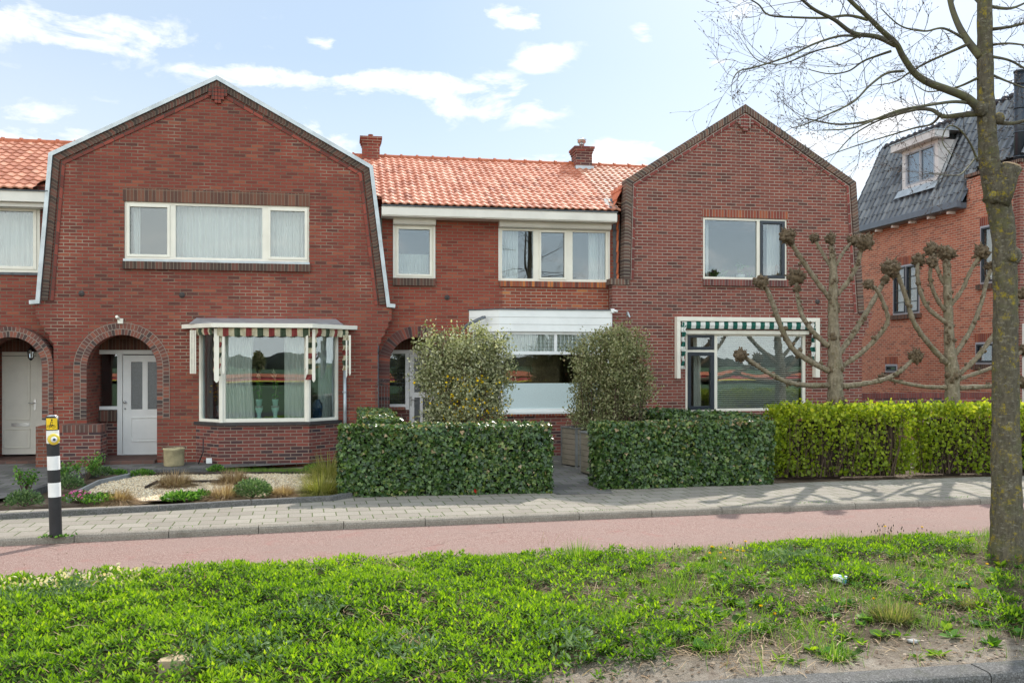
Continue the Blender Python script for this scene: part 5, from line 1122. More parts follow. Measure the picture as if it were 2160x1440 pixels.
# ================================================================ PLANTS
M['bark_d'] = m_plain('dark_wood_edging', (.06, .045, .035), .9, .3, 12)
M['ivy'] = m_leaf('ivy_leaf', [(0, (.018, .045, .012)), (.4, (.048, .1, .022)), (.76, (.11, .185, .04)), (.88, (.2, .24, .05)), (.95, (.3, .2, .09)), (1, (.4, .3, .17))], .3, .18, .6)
M['ivy_core'] = m_plain('ivy_core', (.012, .014, .008), .95, .2, 8)
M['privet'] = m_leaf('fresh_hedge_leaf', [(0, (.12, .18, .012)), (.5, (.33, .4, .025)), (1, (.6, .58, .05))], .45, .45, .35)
M['twig'] = m_plain('twig', (.1, .065, .045), .85, .2, 20)
M['bush'] = m_leaf('bush_leaf', [(0, (.1, .12, .05)), (.4, (.3, .31, .16)), (.75, (.52, .5, .33)), (.9, (.66, .62, .45)), (1, (.6, .5, .1))], .5, .3, .35)
M['bush2'] = m_leaf('bush_leaf_dark', [(0, (.09, .11, .04)), (.45, (.27, .28, .13)), (.85, (.46, .41, .25)), (1, (.34, .2, .1))], .5, .3, .35)
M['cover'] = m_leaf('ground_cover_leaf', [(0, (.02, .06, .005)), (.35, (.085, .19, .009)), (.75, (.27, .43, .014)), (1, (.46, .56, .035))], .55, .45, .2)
M['grass'] = m_leaf('grass_blade', [(0, (.06, .14, .015)), (.5, (.15, .3, .03)), (.85, (.3, .42, .06)), (1, (.4, .36, .16))], .5, .4, .3)
M['straw'] = m_leaf('dry_grass', [(0, (.2, .12, .065)), (.5, (.4, .27, .16)), (1, (.55, .42, .28))], .7, .3, .2)
M['sedge'] = m_leaf('sedge_blade', [(0, (.14, .16, .03)), (.5, (.29, .29, .075)), (1, (.46, .4, .16))], .6, .35, .25)
M['herb'] = m_leaf('herb_leaf', [(0, (.04, .11, .02)), (.6, (.11, .25, .04)), (1, (.24, .38, .08))], .5, .35, .3)
M['grey_herb'] = m_leaf('grey_green_leaf', [(0, (.05, .1, .035)), (.6, (.12, .2, .075)), (1, (.25, .33, .15))], .6, .25, .3)
M['flower_y'] = m_leaf('dandelion_petal', [(0, (.8, .5, .01)), (1, (.85, .62, .02))], .6, .3, .2)
M['flower_p'] = m_leaf('pink_petal', [(0, (.6, .06, .28)), (.8, (.75, .2, .42)), (1, (.85, .7, .75))], .6, .3, .2)
M['flower_c'] = m_leaf('cream_bract', [(0, (.75, .68, .45)), (1, (.8, .6, .4))], .6, .3, .2)

# ---- ivy hedges: a dark core with a skin of ivy leaves
def hedge(name, label, segs, mat, tpl, dens, size, core_mat, twigs=0, group=None, lean=.35, colr=None, cat='hedge', bulge=.05, loose=0., topextra=None):
    """segs: list of (A, B, width, height); boxes with rounded edges along A-B"""
    T = thing(name, label, cat, group)
    core = MB(); Ps, Ns = [], []
    for (A, B, w, h) in segs:
        A = Vector(A); B = Vector(B); L = (B-A).length; D = (B-A)/L; N = Vector((-D.y, D.x))
        ci = .13 + loose
        cc = [(A+D*ci+N*ci), (B-D*ci+N*ci), (B-D*ci+N*(w-ci)), (A+D*ci+N*(w-ci))]
        core.prism([(c.x, c.y) for c in cc], -.02, h-ci)
        def wob(s, z): return bulge*.55*max(-.9, math.sin(s*4.3+z*3+A.x)+.6*math.sin(s*9.1+z*7+2)+.35*math.sin(s*19+z*13))
        gap = lambda s, z: loose > 0 and (math.sin(s*5.1+z*2.3+A.x)+.8*math.sin(s*2.2-z*6.1+1)+.5*math.sin(s*13+z*9)) > .75+1.1*(z/h)**3 and random.random() < .72
        faces_ = [('f', L*h), ('b', L*h*.4), ('l', w*h), ('r', w*h), ('t', L*w)]
        for kind, area in faces_:
            n = int(area*dens)
            for _ in range(n):
                a, c = random.random(), random.random(); dep = -abs(random.gauss(0, .055))-random.random()*loose*1.6
                if kind == 'f': s, d, z = a*L, -dep+0, c*h; nn = -N; o = wob(s, z); s2, d2 = s, d-o
                elif kind == 'b': s, d, z = a*L, w+dep, c*h; nn = N; s2, d2 = s, d+wob(s, z)
                elif kind == 'l': s, d, z = -dep, a*w, c*h; nn = -D; s2, d2 = s-wob(d, z), d
                elif kind == 'r': s, d, z = L+dep, a*w, c*h; nn = D; s2, d2 = s+wob(d, z), d
                else: s, d, z = a*L, c*w, h+dep; nn = None; s2, d2 = s, d; z += wob(s, d*3)*.8
                # round the long edges
                if kind in 'fb':
                    e = max(0, z-(h-.12))/.12; d2 += (.06*e*e)*(1 if kind == 'f' else -1)
                    e2 = max(0, .18-z)/.18; 
                    if kind == 'f': d2 += .03*e2
                if kind in 'flr' and gap(s+d, z): continue
                if loose and kind == 't': z += abs(random.gauss(0,.045))
                p = A + D*s2 + N*d2; Ps.append((p.x, p.y, max(.01, z)))
                Ns.append((nn.x, nn.y, .35) if nn is not None else (random.gauss(0,.3), random.gauss(0,.3)-.2, 1))
    core.build('core', core_mat, T)
    Ps = np.array(Ps); Ns = norm(np.array(Ns)); n = len(Ps)
    nn = norm(Ns + RNG.normal(0, .42, (n, 3))); down = np.array([[0, 0, -1.]])
    d = norm(down*(.9 if tpl == 'ivy' else -.5) + rv(n)*.7 + Ns*lean)
    # leaf colour: random, in patches
    pat = .5+.5*np.sin(Ps[:,0]*3.1+Ps[:,2]*2)*np.sin(Ps[:,0]*1.3-Ps[:,2]*4+1)
    r = np.clip(RNG.random(n)*.86 + (RNG.random(n) > .955)*.3 + (pat-.5)*.12, 0, 1)
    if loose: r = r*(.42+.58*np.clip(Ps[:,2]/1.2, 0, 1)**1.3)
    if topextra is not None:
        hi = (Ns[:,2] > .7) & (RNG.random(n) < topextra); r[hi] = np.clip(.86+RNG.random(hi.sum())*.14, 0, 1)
    sz = RNG.uniform(.5, 1.45, n)*size
    ex = None
    if twigs:
        ex = MB()
        for (A, B, w, h) in segs:
            A = Vector(A); B = Vector(B); L = (B-A).length; D = (B-A)/L; N = Vector((-D.y, D.x))
            for _ in range(int(L*twigs)):
                s, d0 = random.uniform(.05, L-.05), random.uniform(.05, w-.05); p = A+D*s+N*d0; q = p+D*random.uniform(-.3,.3)+N*random.uniform(-.18,.18)
                hh = random.uniform(h*.6, h*1.0)
                ex.tube([(p.x,p.y,0),((p.x+q.x)/2+.03,(p.y+q.y)/2,hh*.5),(q.x,q.y,hh)], [.008,.005,.002], 3, 1, False, rnd=.2)
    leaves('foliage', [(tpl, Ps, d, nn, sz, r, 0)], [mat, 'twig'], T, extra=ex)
    return T
h1a, h1b = G(716,1050), G(1163,1041)
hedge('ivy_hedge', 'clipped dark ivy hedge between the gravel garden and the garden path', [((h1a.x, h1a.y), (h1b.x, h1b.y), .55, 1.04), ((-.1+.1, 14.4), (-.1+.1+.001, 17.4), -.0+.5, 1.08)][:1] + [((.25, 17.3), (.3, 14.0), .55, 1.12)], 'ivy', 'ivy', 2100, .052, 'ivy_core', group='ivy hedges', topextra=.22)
h2a, h2b = G(1266,1034), G(1634,1022)
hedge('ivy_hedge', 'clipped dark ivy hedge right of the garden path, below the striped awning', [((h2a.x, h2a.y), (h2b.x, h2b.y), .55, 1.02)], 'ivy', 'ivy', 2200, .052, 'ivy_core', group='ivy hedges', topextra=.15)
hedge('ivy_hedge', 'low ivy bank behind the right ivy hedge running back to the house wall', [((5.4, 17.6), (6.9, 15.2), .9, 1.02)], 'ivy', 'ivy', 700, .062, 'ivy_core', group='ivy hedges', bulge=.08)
h3a, h3b, h4a = G(1640,1008), G(1932,1004), G(1944,1000)
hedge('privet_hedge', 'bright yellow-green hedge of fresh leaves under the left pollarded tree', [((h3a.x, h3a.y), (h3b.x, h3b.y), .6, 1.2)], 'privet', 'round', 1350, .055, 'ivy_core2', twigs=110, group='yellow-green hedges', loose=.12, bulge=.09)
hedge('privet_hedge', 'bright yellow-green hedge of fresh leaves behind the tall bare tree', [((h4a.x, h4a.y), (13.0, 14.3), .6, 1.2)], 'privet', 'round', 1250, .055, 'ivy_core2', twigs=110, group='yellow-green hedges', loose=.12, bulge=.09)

# ---- loose evergreen bushes
def bush(name, label, c, rx, ry, z0, z1, mat, n, size, stems=26, group=None):
    T = thing(name, label, 'bush', group)
    ex = MB(); tips = []
    for i in range(stems):
        a = random.uniform(0, 2*math.pi); rr = random.random()**.38; low = random.random() < .45
        hgt = z0+(z1-z0)*(random.uniform(.25, .75) if low else random.uniform(.86, 1.0))
        q = (c[0]+rx*rr*math.cos(a)*.95, c[1]+ry*rr*math.sin(a)*.95, hgt-(.1*rr**4)*(z1-z0))
        p0 = (c[0]+rx*.62*rr*math.cos(a), c[1]+ry*.3*rr*math.sin(a), 0.0)
        m1 = tuple((p0[k]*.4+q[k]*.6 if k < 2 else p0[k]*.55+q[k]*.45)+random.uniform(-.06,.06) for k in range(3))
        ex.tube([p0, m1, q], [.014,.009,.003], 5, 1, False, rnd=.3); tips.append((Vector(p0), Vector(m1), Vector(q)))
        for _ in range(9):
            t_ = random.uniform(.25, 1); b0 = Vector(m1).lerp(Vector(q), t_); e = b0+Vector((random.gauss(0,.14), random.gauss(0,.14), random.uniform(.02,.25)))
            if e.z > z1+.05: e.z = z1
            ex.tube([b0, e], [.004,.0015], 3, 1, False, rnd=.3); tips.append((b0, b0.lerp(e,.5), e))
    P_ = []
    for _ in range(n):
        a, m1, b_ = random.choice(tips); t_ = random.random()**.7
        p = (a.lerp(m1, t_*2) if t_ < .5 else m1.lerp(b_, t_*2-1))
        zz = (p.z-z0)/(z1-z0)
        if zz < .0 or random.random() < max(0,.25-zz)*.6: continue
        k = .075
        P_.append((p.x+random.gauss(0,k), p.y+random.gauss(0,k), p.z+random.gauss(0,k*.9)))
    P_ = np.array(P_); m = len(P_); zz = (P_[:,2]-z0)/(z1-z0)
    r = np.clip(RNG.random(m)*.8 + (RNG.random(m) < zz*.22)*.15, 0, .97)
    return leaves('foliage', [('leaf', P_, rv(m)+[0,0,.6], rv(m)+[0,-.2,.4], RNG.uniform(.6,1.3,m)*size, r, 0)], [mat, 'twig'], T, extra=ex), T
c1 = P(978, 800, 16.3); b1 = bush('evergreen_bush', 'loose olive-green bush with pale leaf tips in front of the arched middle porch', (c1.x, 16.3), .82, .5, .5, Z(978,690,16.3), 'bush', 27000, .05, 52, 'loose evergreen bushes')
c2 = P(1291, 800, 16.9); bush('evergreen_bush', 'olive-green bush growing from wooden planters in front of the white bay', (c2.x, 16.9), .78, .5, .55, Z(1291,692,16.9), 'bush2', 27000, .05, 52, 'loose evergreen bushes')
n = 260; cc = P(990, 830, 16.1); pp = np.stack([RNG.normal(cc.x-.05,.33,n), RNG.normal(15.95,.12,n), RNG.uniform(.85,1.75,n)], 1)
T = thing('forsythia', 'sprays of yellow blossom showing through the lower part of the left bush', 'flowering shrub')
ex = MB()
for i in range(9):
    x = random.uniform(cc.x-.5, cc.x+.4); ex.tube([(x,16.05,0),(x+random.uniform(-.15,.15),16.0,1.0),(x+random.uniform(-.3,.3),15.95,1.75)], [.008,.006,.002], 4, 1, False, rnd=.3)
leaves('blossom', [('round', pp, rv(n), rv(n), RNG.uniform(.03,.055,n), RNG.random(n), 0)], ['flower_y', 'twig'], T, extra=ex)
# planters
M['planter'] = m_plain('weathered_planter_wood', (.26, .22, .17), .8, .2, 3, col2=(.13, .12, .08))
M['planter_edge'] = m_plain('planter_edge', (.2, .2, .19), .7, .2, 4)
def planter(label, cx, cy, w, d, h, rot):
    T = thing('wooden_planter', label, 'planter', 'wooden planters'); D = (math.cos(rot), math.sin(rot)); A = (cx-D[0]*w/2, cy-D[1]*w/2)
    mb = MB(); nb = 7; t_ = .03
    for k in range(nb):
        z0, z1 = .03+(h-.05)*k/nb+.003, .03+(h-.05)*(k+1)/nb-.003
        mb.obox(A, D, 0, w, 0, t_, z0, z1); mb.obox(A, D, 0, w, d-t_, d, z0, z1); mb.obox(A, D, 0, t_, t_, d-t_, z0, z1); mb.obox(A, D, w-t_, w, t_, d-t_, z0, z1)
    mb.build('boards', 'planter', T, bevel=.003)
    mb = MB()
    for (u0,u1,d0,d1) in ((-.015,w+.015,-.015,.035),(-.015,w+.015,d-.035,d+.015),(-.015,.035,.035,d-.035),(w-.035,w+.015,.035,d-.035)): mb.obox(A, D, u0, u1, d0, d1, h-.018, h+.005)
    for (u0,d0) in ((-.008,-.008),(w-.03,-.008),(-.008,d-.03),(w-.03,d-.03)): mb.obox(A, D, u0, u0+.038, d0, d0+.038, 0, h-.02)
    mb.build('rim', 'planter_edge', T)
    mb = MB(); mb.obox(A, D, .031, w-.031, .031, d-.031, .05, h-.06); mb.build('soil', 'bark_d', T)
p1 = G(1236, 986); planter('weathered square wooden planter standing fully visible on the garden path', p1.x+.05, p1.y+.1, .5, .5, .74, .35)
p2 = G(1262, 1004); planter('wooden planter mostly hidden behind the left end of the right ivy hedge', p2.x+.12, p2.y+.0, .5, .5, .74, .15)

# ---- grass tufts and garden plants
def tuft(name, label, cat, x, y, r, h, mat, n, z=0., group=None, spread=.7, curl=1.0):
    T = RNG; a = T.uniform(0, 2*np.pi, n); rr = np.sqrt(T.random(n))*r*.35
    base = np.stack([x+rr*np.cos(a), y+rr*np.sin(a), np.full(n, z)], 1); tilt = T.random(n)**.8*spread
    d = norm(np.stack([np.cos(a)*np.sin(tilt*1.5), np.sin(a)*np.sin(tilt*1.5), np.cos(tilt*1.5)+.05], 1))
    L = h*T.uniform(.55, 1.15, n); w = L
    # a curved blade: three pieces
    nn = norm(np.stack([-d[:,0]*d[:,2], -d[:,1]*d[:,2], 1-d[:,2]**2+.01], 1)); V = []; F_ = []; R_ = []
    side = norm(np.cross(d, nn)); k = 4; wd = .0042*(1+T.random(n)*.6)
    for i in range(k+1):
        s = i/k; droop = np.zeros((n,3)); droop[:,2] = -curl*.42*L*s*s*(tilt+.15)
        out = np.stack([np.cos(a), np.sin(a), 0*a], 1)*(curl*.22*L*s*s*tilt)[:,None]
        c = base + d*(L*s)[:,None] + droop + out; wv = side*(wd*(1-s*.92))[:,None]
        V.append(c-wv); V.append(c+wv)
    V = np.stack(V, 1).reshape(-1, 3); m = 2*(k+1)
    V[:,2] = np.maximum(V[:,2], z-.01)
    idx = np.arange(n)*m
    for i in range(k): F_ += np.stack([idx+2*i, idx+2*i+1, idx+2*i+3, idx+2*i+2], 1).tolist()
    rd = T.random(n)
    me = bpy.data.meshes.new(name); me.from_pydata(V.tolist(), [], [tuple(f) for f in F_]); me.materials.append(M[mat])
    me.attributes.new('rnd', 'FLOAT', 'FACE').data.foreach_set('value', np.tile(rd, k)); me.update()
    o = bpy.data.objects.new(name, me); COL.objects.link(o)
    for kk, q in tagd(label, cat, group).items(): o[kk] = q
    return o
G0 = lambda u, v: G(u, v, 0)
for (u, v, r, h, lab) in ((370,1026,.34,.24,'largest dry brown grass clump, in the middle of the gravel'), (493,1019,.32,.22,'dry brown grass clump on the far side of the gravel, right of the largest'), (252,1058,.26,.17,'dry brown grass clump by the kerb beside the pink flowers'), (474,1052,.27,.21,'dry brown grass clump by the kerb left of the round grey-green shrub'), (597,1047,.22,.16,'small dry brown grass clump by the kerb right of the round grey-green shrub')):
    c = G0(u, v); tuft('dry_grass', lab, 'ornamental grass', c.x, c.y, r*1.7, h*1.35, 'straw', 2200, 0, 'dry grass clumps in the gravel garden', 1.25, 1.9)
for (u, v, h, lab) in ((692,1008,.42,'taller yellow-green sedge clump leaning on the left end of the ivy hedge'), (676,1038,.33,'lower yellow-green sedge clump at the corner of the gravel bed')):
    c = G0(u, v); tuft('sedge_clump', lab, 'ornamental grass', c.x, c.y, .75, h*1.25, 'sedge', 1300, 0, 'yellow-green sedge clumps', 1.0, 1.9)
def mound(name, label, cat, x, y, r, h, mat, n, size, z=0, tpl='leaf', flowers=None, group=None, stems=0):
    T = thing(name, label, cat, group); a = RNG.uniform(0, 2*np.pi, n); rr = np.sqrt(RNG.random(n)); k = RNG.random(n)**.6
    zz = z + h*np.sqrt(np.clip(1-rr**2*.85, 0, 1))*k
    pp = np.stack([x+r*rr*np.cos(a), y+r*rr*np.sin(a), zz], 1); out = norm(np.stack([np.cos(a)*rr, np.sin(a)*rr, .8+0*a], 1))
    sets = [(tpl, pp, out+rv(n)*.5, rv(n)+[0,0,.8], RNG.uniform(.6,1.3,n)*size, RNG.random(n), 0)]; mats = [mat, 'twig']
    if flowers:
        fm, fn, fs = flowers; a2 = RNG.uniform(0, 2*np.pi, fn); r2 = np.sqrt(RNG.random(fn)); q = np.stack([x+r*r2*np.cos(a2), y+r*r2*np.sin(a2), z+h*np.sqrt(1-r2**2*.8)+.015], 1)
        for _ in range(6): sets.append(('round', q, norm(rv(fn)*[1,1,.3]), np.tile([[0,-.3,1.]], (fn,1)), np.full(fn, fs), RNG.random(fn), 2))
        mats.append(fm)
    ex = MB(); ex.tube([(x,y,z-.01),(x,y,z+h*.5)], [.01,.004], 5, 1, rnd=.3)
    for i in range(stems):
        k_ = RNG.integers(n); ex.tube([(x,y,z),((x+pp[k_,0])/2+.02,(y+pp[k_,1])/2,z+(pp[k_,2]-z)*.6),tuple(pp[k_])], [.008,.005,.002], 4, 1, False, rnd=.3)
    leaves('foliage', sets, mats, T, extra=ex); return T
for (u, v, r, h, mat, n, s, nm, lab, cat, fl, st) in (
    (532,1049,.27,.27,'grey_herb',1500,.04,'lavender_shrub','round grey-green shrub by the kerb among the dry grasses','shrub',None,10),
    (380,1055,.24,.1,'herb',420,.06,'leafy_perennial','bright green leafy plant by the garden kerb, wider of the pair','plant',None,4),
    (425,1051,.13,.1,'herb',220,.055,'leafy_perennial','bright green leafy plant by the garden kerb, narrower of the pair','plant',None,4),
    (208,1060,.24,.13,'herb',500,.04,'flowering_plant','green cushion at the kerb left of the dry brown grass clump','plant',('flower_p',5,.018),4),
    (165,1060,.2,.16,'herb',300,.035,'flowering_plant','cushion plant with pink flowers beside the striped post','flowers',('flower_p',42,.026),4),
    (213,1003,.2,.16,'grey_herb',500,.045,'shrub','grey-green shrub left of the small green plants by the paving edge','shrub',None,6),
    (250,1002,.13,.1,'herb',200,.045,'small_plant','small green plant at the paving edge left of the stone pot','plant',None,3),
    (300,1003,.18,.1,'herb',260,.045,'small_plant','small green plant at the paving edge below the stone pot','plant',None,3),
    (457,996,.15,.12,'herb',220,.045,'small_plant','small green plant at the paving edge below the wall grille','plant',None,3),
    (146,1032,.2,.22,'grey_herb',500,.045,'shrub','low grey-green shrub behind the striped post','shrub',None,6),
    (50,1067,.23,.22,'grey_herb',700,.04,'shrub','grey-green bushy herb at the far left of the flower bed','shrub',None,8),
    (660,996,.16,.14,'herb',240,.045,'small_plant','small green plant at the paving edge left of the sedge','plant',None,3)):
    c = G0(u, v); mound(nm, lab, cat, c.x, c.y, r, h, mat, n, s, 0, 'leaf', fl, stems=st)
# young shrubs with bare stems
def sprig(label, u, v, r, h, n=320):
    c = G0(u, v); T = thing('young_shrub', label, 'shrub', 'young leafy shrubs'); ex = MB(); P_ = []
    for i in range(9):
        a = random.uniform(0, 6.28); q = Vector((c.x+r*math.cos(a)*random.uniform(.3,1), c.y+r*math.sin(a)*.7, h*random.uniform(.6,1)))
        m_ = Vector((c.x, c.y, 0)).lerp(q, .5)+Vector((random.gauss(0,.04), 0, .03)); ex.tube([(c.x, c.y, 0), m_, q], [.01,.007,.003], 5, 1, False, rnd=.3)
        for _ in range(n//9):
            t_ = random.uniform(.35, 1.05); p = m_.lerp(q, (t_-.35)/.65); P_.append((p.x+random.gauss(0,.035), p.y+random.gauss(0,.035), p.z+random.gauss(0,.03)))
    P_ = np.array(P_); m = len(P_); leaves('foliage', [('leaf', P_, rv(m)+[0,0,.6], rv(m)+[0,0,.6], RNG.uniform(.03,.055,m), RNG.random(m), 0)], ['herb', 'twig'], T, extra=ex)
sprig('open leafy shrub left of the striped post in the flower bed', 52, 1052, .16, .5); sprig('larger open leafy shrub right of the striped post below the low brick wall', 182, 1014, .3, .42, 480); sprig('leafy shrub right behind the striped post', 140, 1022, .2, .34)
# small lawn strip and loose greens between edging and paving
n = 2600; uu = RNG.uniform(480, 690, n); vv = RNG.uniform(992, 999, n); pp = np.array([tuple(G(a, b, 0)) for a, b in zip(uu, vv)])
leaves('grass_strip', [('blade', pp, rv(n)*.5+[0,0,1], rv(n)+[0,-1,0], RNG.uniform(.04,.09,n), RNG.random(n)*.7, 0)], 'grass', None, kind='stuff')

# stone pot
c = G0(364, 984); T = thing('stone_pot', 'round weathered sandstone pot against the wall left of the bay', 'pot'); M['sandstone'] = m_plain('sandstone', (.52, .43, .25), .9, .2, 5, bump=.5, col2=(.2, .17, .1))
mb = MB(); mb.lathe(c.x, c.y+.15, [(.17,0),(.185,.02),(.19,.3),(.2,.31),(.2,.34),(.17,.34),(.16,.28)], 28); mb.build('pot', 'sandstone', T)
# ornamental iron trellis
T = thing('iron_trellis', 'thin wrought iron plant trellis with a fan top beside the middle porch', 'trellis'); mb = MB(); a = P(793, 870, 18.9); b_ = P(817, 870, 18.9); zt = Z(805, 812, 18.9)
for k in range(5): x = a.x+(b_.x-a.x)*k/4; mb.tube([(x,18.9,0),(x,18.9,zt)], .006, 5)
cx = (a.x+b_.x)/2; rr = (b_.x-a.x)/2
mb.tube([(a.x,18.9,zt),(b_.x,18.9,zt)], .008, 5)
for k in range(9): t_ = math.pi*k/8; mb.tube([(cx,18.9,zt),(cx+rr*.8*math.cos(t_+.2),18.89,zt+rr*.8*math.sin(t_)),(cx+rr*1.15*math.cos(t_),18.9,zt+rr*1.15*math.sin(t_))], .006, 4)
mb.build('trellis_bars', 'iron', T)

# ================================================================ STRIPED POST WITH PUSH BUTTON
M['post_black'] = m_plain('post_black', (.02, .021, .024), .45, .3, 5); M['post_white'] = m_plain('post_white', (.78, .78, .76), .5, .06, 12); M['yellow'] = m_plain('yellow_plastic', (.85, .55, .01), .35, .03, 5); M['yellow_d'] = m_plain('yellow_push_ring', (.7, .52, .06), .4, .05, 5)
bb = G0(118, 1131); bt = P(110, 877, bb.y); T = thing('button_post', 'black and white banded post with a yellow cyclist push button', 'post', None, (0,0,0))
Hh = bt.z; lean_x = (bt.x-bb.x); pt = lambda z: (bb.x+lean_x*z/Hh, bb.y, z)
zv = lambda v: P(113, v, bb.y).z
bands = [(0, zv(1047), 'post_black'), (zv(1047), zv(1017), 'post_white'), (zv(1017), zv(990), 'post_black'), (zv(990), zv(961), 'post_white'), (zv(961), zv(934), 'post_black'), (zv(934), zv(907), 'post_white'), (zv(907), Hh, 'post_black')]
mats = ['post_black', 'post_white']; mb = MB()
for (a, b_, mt) in bands: mb.tube([pt(a), pt(b_)], .066, 24, mats.index(mt), cap=(b_ == Hh))
mb.build('post', mats, T)
mb = MB(); mb.tube([pt(Hh), pt(Hh+.012)], [.066, .03], 24); mb.build('cap', 'steel', T)
rp_ = .0672
mb = MB(); za, zb_ = zv(905), zv(881)
def curved(mb, zc0, zc1, a0, a1, r, mi=0, n=10):
    v = []
    for z in (zc0, zc1):
        for i in range(n+1):
            t_ = math.radians(a0+(a1-a0)*i/n); c = pt(z); v.append((c[0]+r*math.sin(t_), c[1]-r*math.cos(t_), z))
    m_ = n+1; mb.idx(v, [(i, i+1, m_+i+1, m_+i) for i in range(n)], mi, True)
curved(mb, za, zb_, -45, 62, rp_+.002); pl = mb.build('instruction_plate', 'yellow', T)
# the little cyclist and push symbol on the plate
mb = MB()
def on(aw, z, r=rp_+.004): t_ = math.radians(aw); c = pt(z); return (c[0]+r*math.sin(t_), c[1]-r*math.cos(t_), z)
def ring_(ca, cz, rr): mb.tube([on(ca+math.degrees(rr/rp_)*math.cos(t_), cz+rr*math.sin(t_)) for t_ in [2*math.pi*i/14 for i in range(15)]], .0022, 4)
ring_(-18, za+.033, .017); ring_(24, za+.033, .017)
for pl_ in ([(-18,.033),(-2,.06),(18,.058),(24,.033)], [(-2,.06),(4,.034),(18,.058)], [(-18,.033),(4,.034)], [(2,.075),(10,.095),(20,.072)], [(10,.095),(0,.08),(2,.06),(6,.045)]): mb.tube([on(a, za+z) for a, z in pl_], .0025, 4)
mb.blob(on(12, za+.108), .008, (1,.4,1), 8, 5, 0); mb.blob(on(12, zb_-.012), .006, (1,.4,1), 6, 4, 0)
mb.build('cyclist_symbol', 'black', pl)
zc = zv(925); cen = on(22, zc, .07); mb = MB(); dirv = Vector((math.sin(math.radians(22)), -math.cos(math.radians(22)), 0)); cv = Vector(cen)
mb.tube([cv-dirv*.02, cv+dirv*.03, cv+dirv*.04], [.062,.062,.05], 24); bo = mb.build('push_button', 'yellow_d', T)
mb = MB(); mb.tube([cv+dirv*.04, cv+dirv*.055], [.034,.03], 20); mb.build('button_face', 'post_white', bo)
mb = MB(); mb.tube([cv+dirv*.055, cv+dirv*.06], [.016,.014], 14); mb.build('button_centre', 'blue_glaze', bo)
T2 = MB(); n = 60; pp = np.stack([bb.x+RNG.normal(0,.08,n), bb.y-.02+RNG.normal(0,.03,n), np.full(n,.004)], 1); leaves('weed', [('leaf', pp, rv(n)*[1,1,.3]+[0,0,.5], rv(n)+[0,0,.7], RNG.uniform(.03,.06,n), RNG.random(n), 0)], 'herb', None, kind='stuff', label='small weed growing at the foot of the striped post', category='weed')

# ================================================================ TREES
def m_bark(name, base, lich, lam, sc=9, pale=(.3,.29,.25)):
    m, t, b = mat_new(name); tc = t.new('ShaderNodeTexCoord').outputs['Object']
    mp = t.new('ShaderNodeMapping'); t.l.new(tc, mp.inputs[0]); mp.inputs['Scale'].default_value = (1, 1, .35)
    n1 = t.noise(mp.outputs[0], sc*2.4, 8, .7, .4); mp2 = t.new('ShaderNodeMapping'); t.l.new(tc, mp2.inputs[0]); mp2.inputs['Scale'].default_value = (1, 1, 2.2)
    n2 = t.noise(mp2.outputs[0], sc*1.5, 6, .7)
    c = t.ramp(n1, [(.25, tuple(k*.35 for k in base)), (.5, base), (.7, tuple(k*1.5 for k in base))])
    c = t.mix(t.math('MULTIPLY', t.math('SUBTRACT', n2, .54), 7, clamp=True), c, c3(pale))
    c = t.mix(t.math('MULTIPLY', t.math('SUBTRACT', t.noise(tc, 4.1, 9, .78), .545-.02*lam), 6*min(1, lam), clamp=True), c, c3((.115, .115, .05)))
    c = t.mix(t.math('MULTIPLY', t.math('SUBTRACT', t.noise(tc, 11, 9, .8), .585-.03*lam), 12*min(1, lam), clamp=True), c, c3(lich))
    t.l.new(c, b.inputs['Base Color']); b.inputs['Roughness'].default_value = .9; b.inputs['Specular IOR Level'].default_value = .15
    bp = t.new('ShaderNodeBump'); bp.inputs['Strength'].default_value = .9; bp.inputs['Distance'].default_value = .02; t.l.new(t.noise(mp.outputs[0], sc*3.5, 8, .72, .5), bp.inputs['Height']); t.l.new(bp.outputs[0], b.inputs['Normal'])
    return m
M['bark1'] = m_bark('bark_lichen', (.105, .09, .065), (.3, .23, .025), 1.5, 12, (.26, .24, .19))
M['bark2'] = m_bark('bark_pollard', (.2, .165, .115), (.15, .11, .05), .9, 9, (.36, .31, .235))
M['knob'] = m_plain('pollard_knob', (.16, .115, .07), .95, .3, 22, bump=1, col2=(.05, .035, .02))
M['cut'] = m_plain('sawn_wood', (.42, .3, .18), .85, .15, 15)
M['twig2'] = m_plain('tree_twig', (.085, .065, .05), .85, .2, 10)
TY = G0(2125, 1182).y
def spline(pts, per=5):
    out = []; n = len(pts)
    for i in range(n-1):
        p0, p1, p2, p3 = pts[max(i-1,0)], pts[i], pts[i+1], pts[min(i+2,n-1)]
        for k in range(per):
            t_ = k/per; out.append(tuple(.5*((2*p1[j])+(-p0[j]+p2[j])*t_+(2*p0[j]-5*p1[j]+4*p2[j]-p3[j])*t_*t_+(-p0[j]+3*p1[j]-3*p2[j]+p3[j])*t_**3) for j in range(len(p1))))
    out.append(tuple(pts[-1])); return out
T = thing('bare_tree', 'tall bare tree with yellow lichen on its trunk, in the verge at the right', 'tree')
tr = [(2124,1195,45),(2125,1165,37),(2124,1080,31.5),(2122,940,28.5),(2121,740,25),(2121,640,24),(2117,500,23.5),(2105,425,24.5),(2088,350,20.5),(2080,227,17.5),(2078,120,15.8),(2077,0,14.3),(2078,-80,13),(2080,-300,11),(2070,-600,8),(2075,-950,3)]
def to3(u, v, r, dy=0): p = P(u, v, TY+dy); return (p.x, p.y, p.z, r*TY/.89/F)
sp_ = spline([to3(*a) for a in tr], 8); mb = MB()
pts = [Vector(p[:3]) for p in sp_]; rad = [p[3]*(1+.025*math.sin(i*2.1)+.025*math.sin(i*.9)) for i, p in enumerate(sp_)]; pts[0].z = -.1
mb.tube(pts, rad, 26)
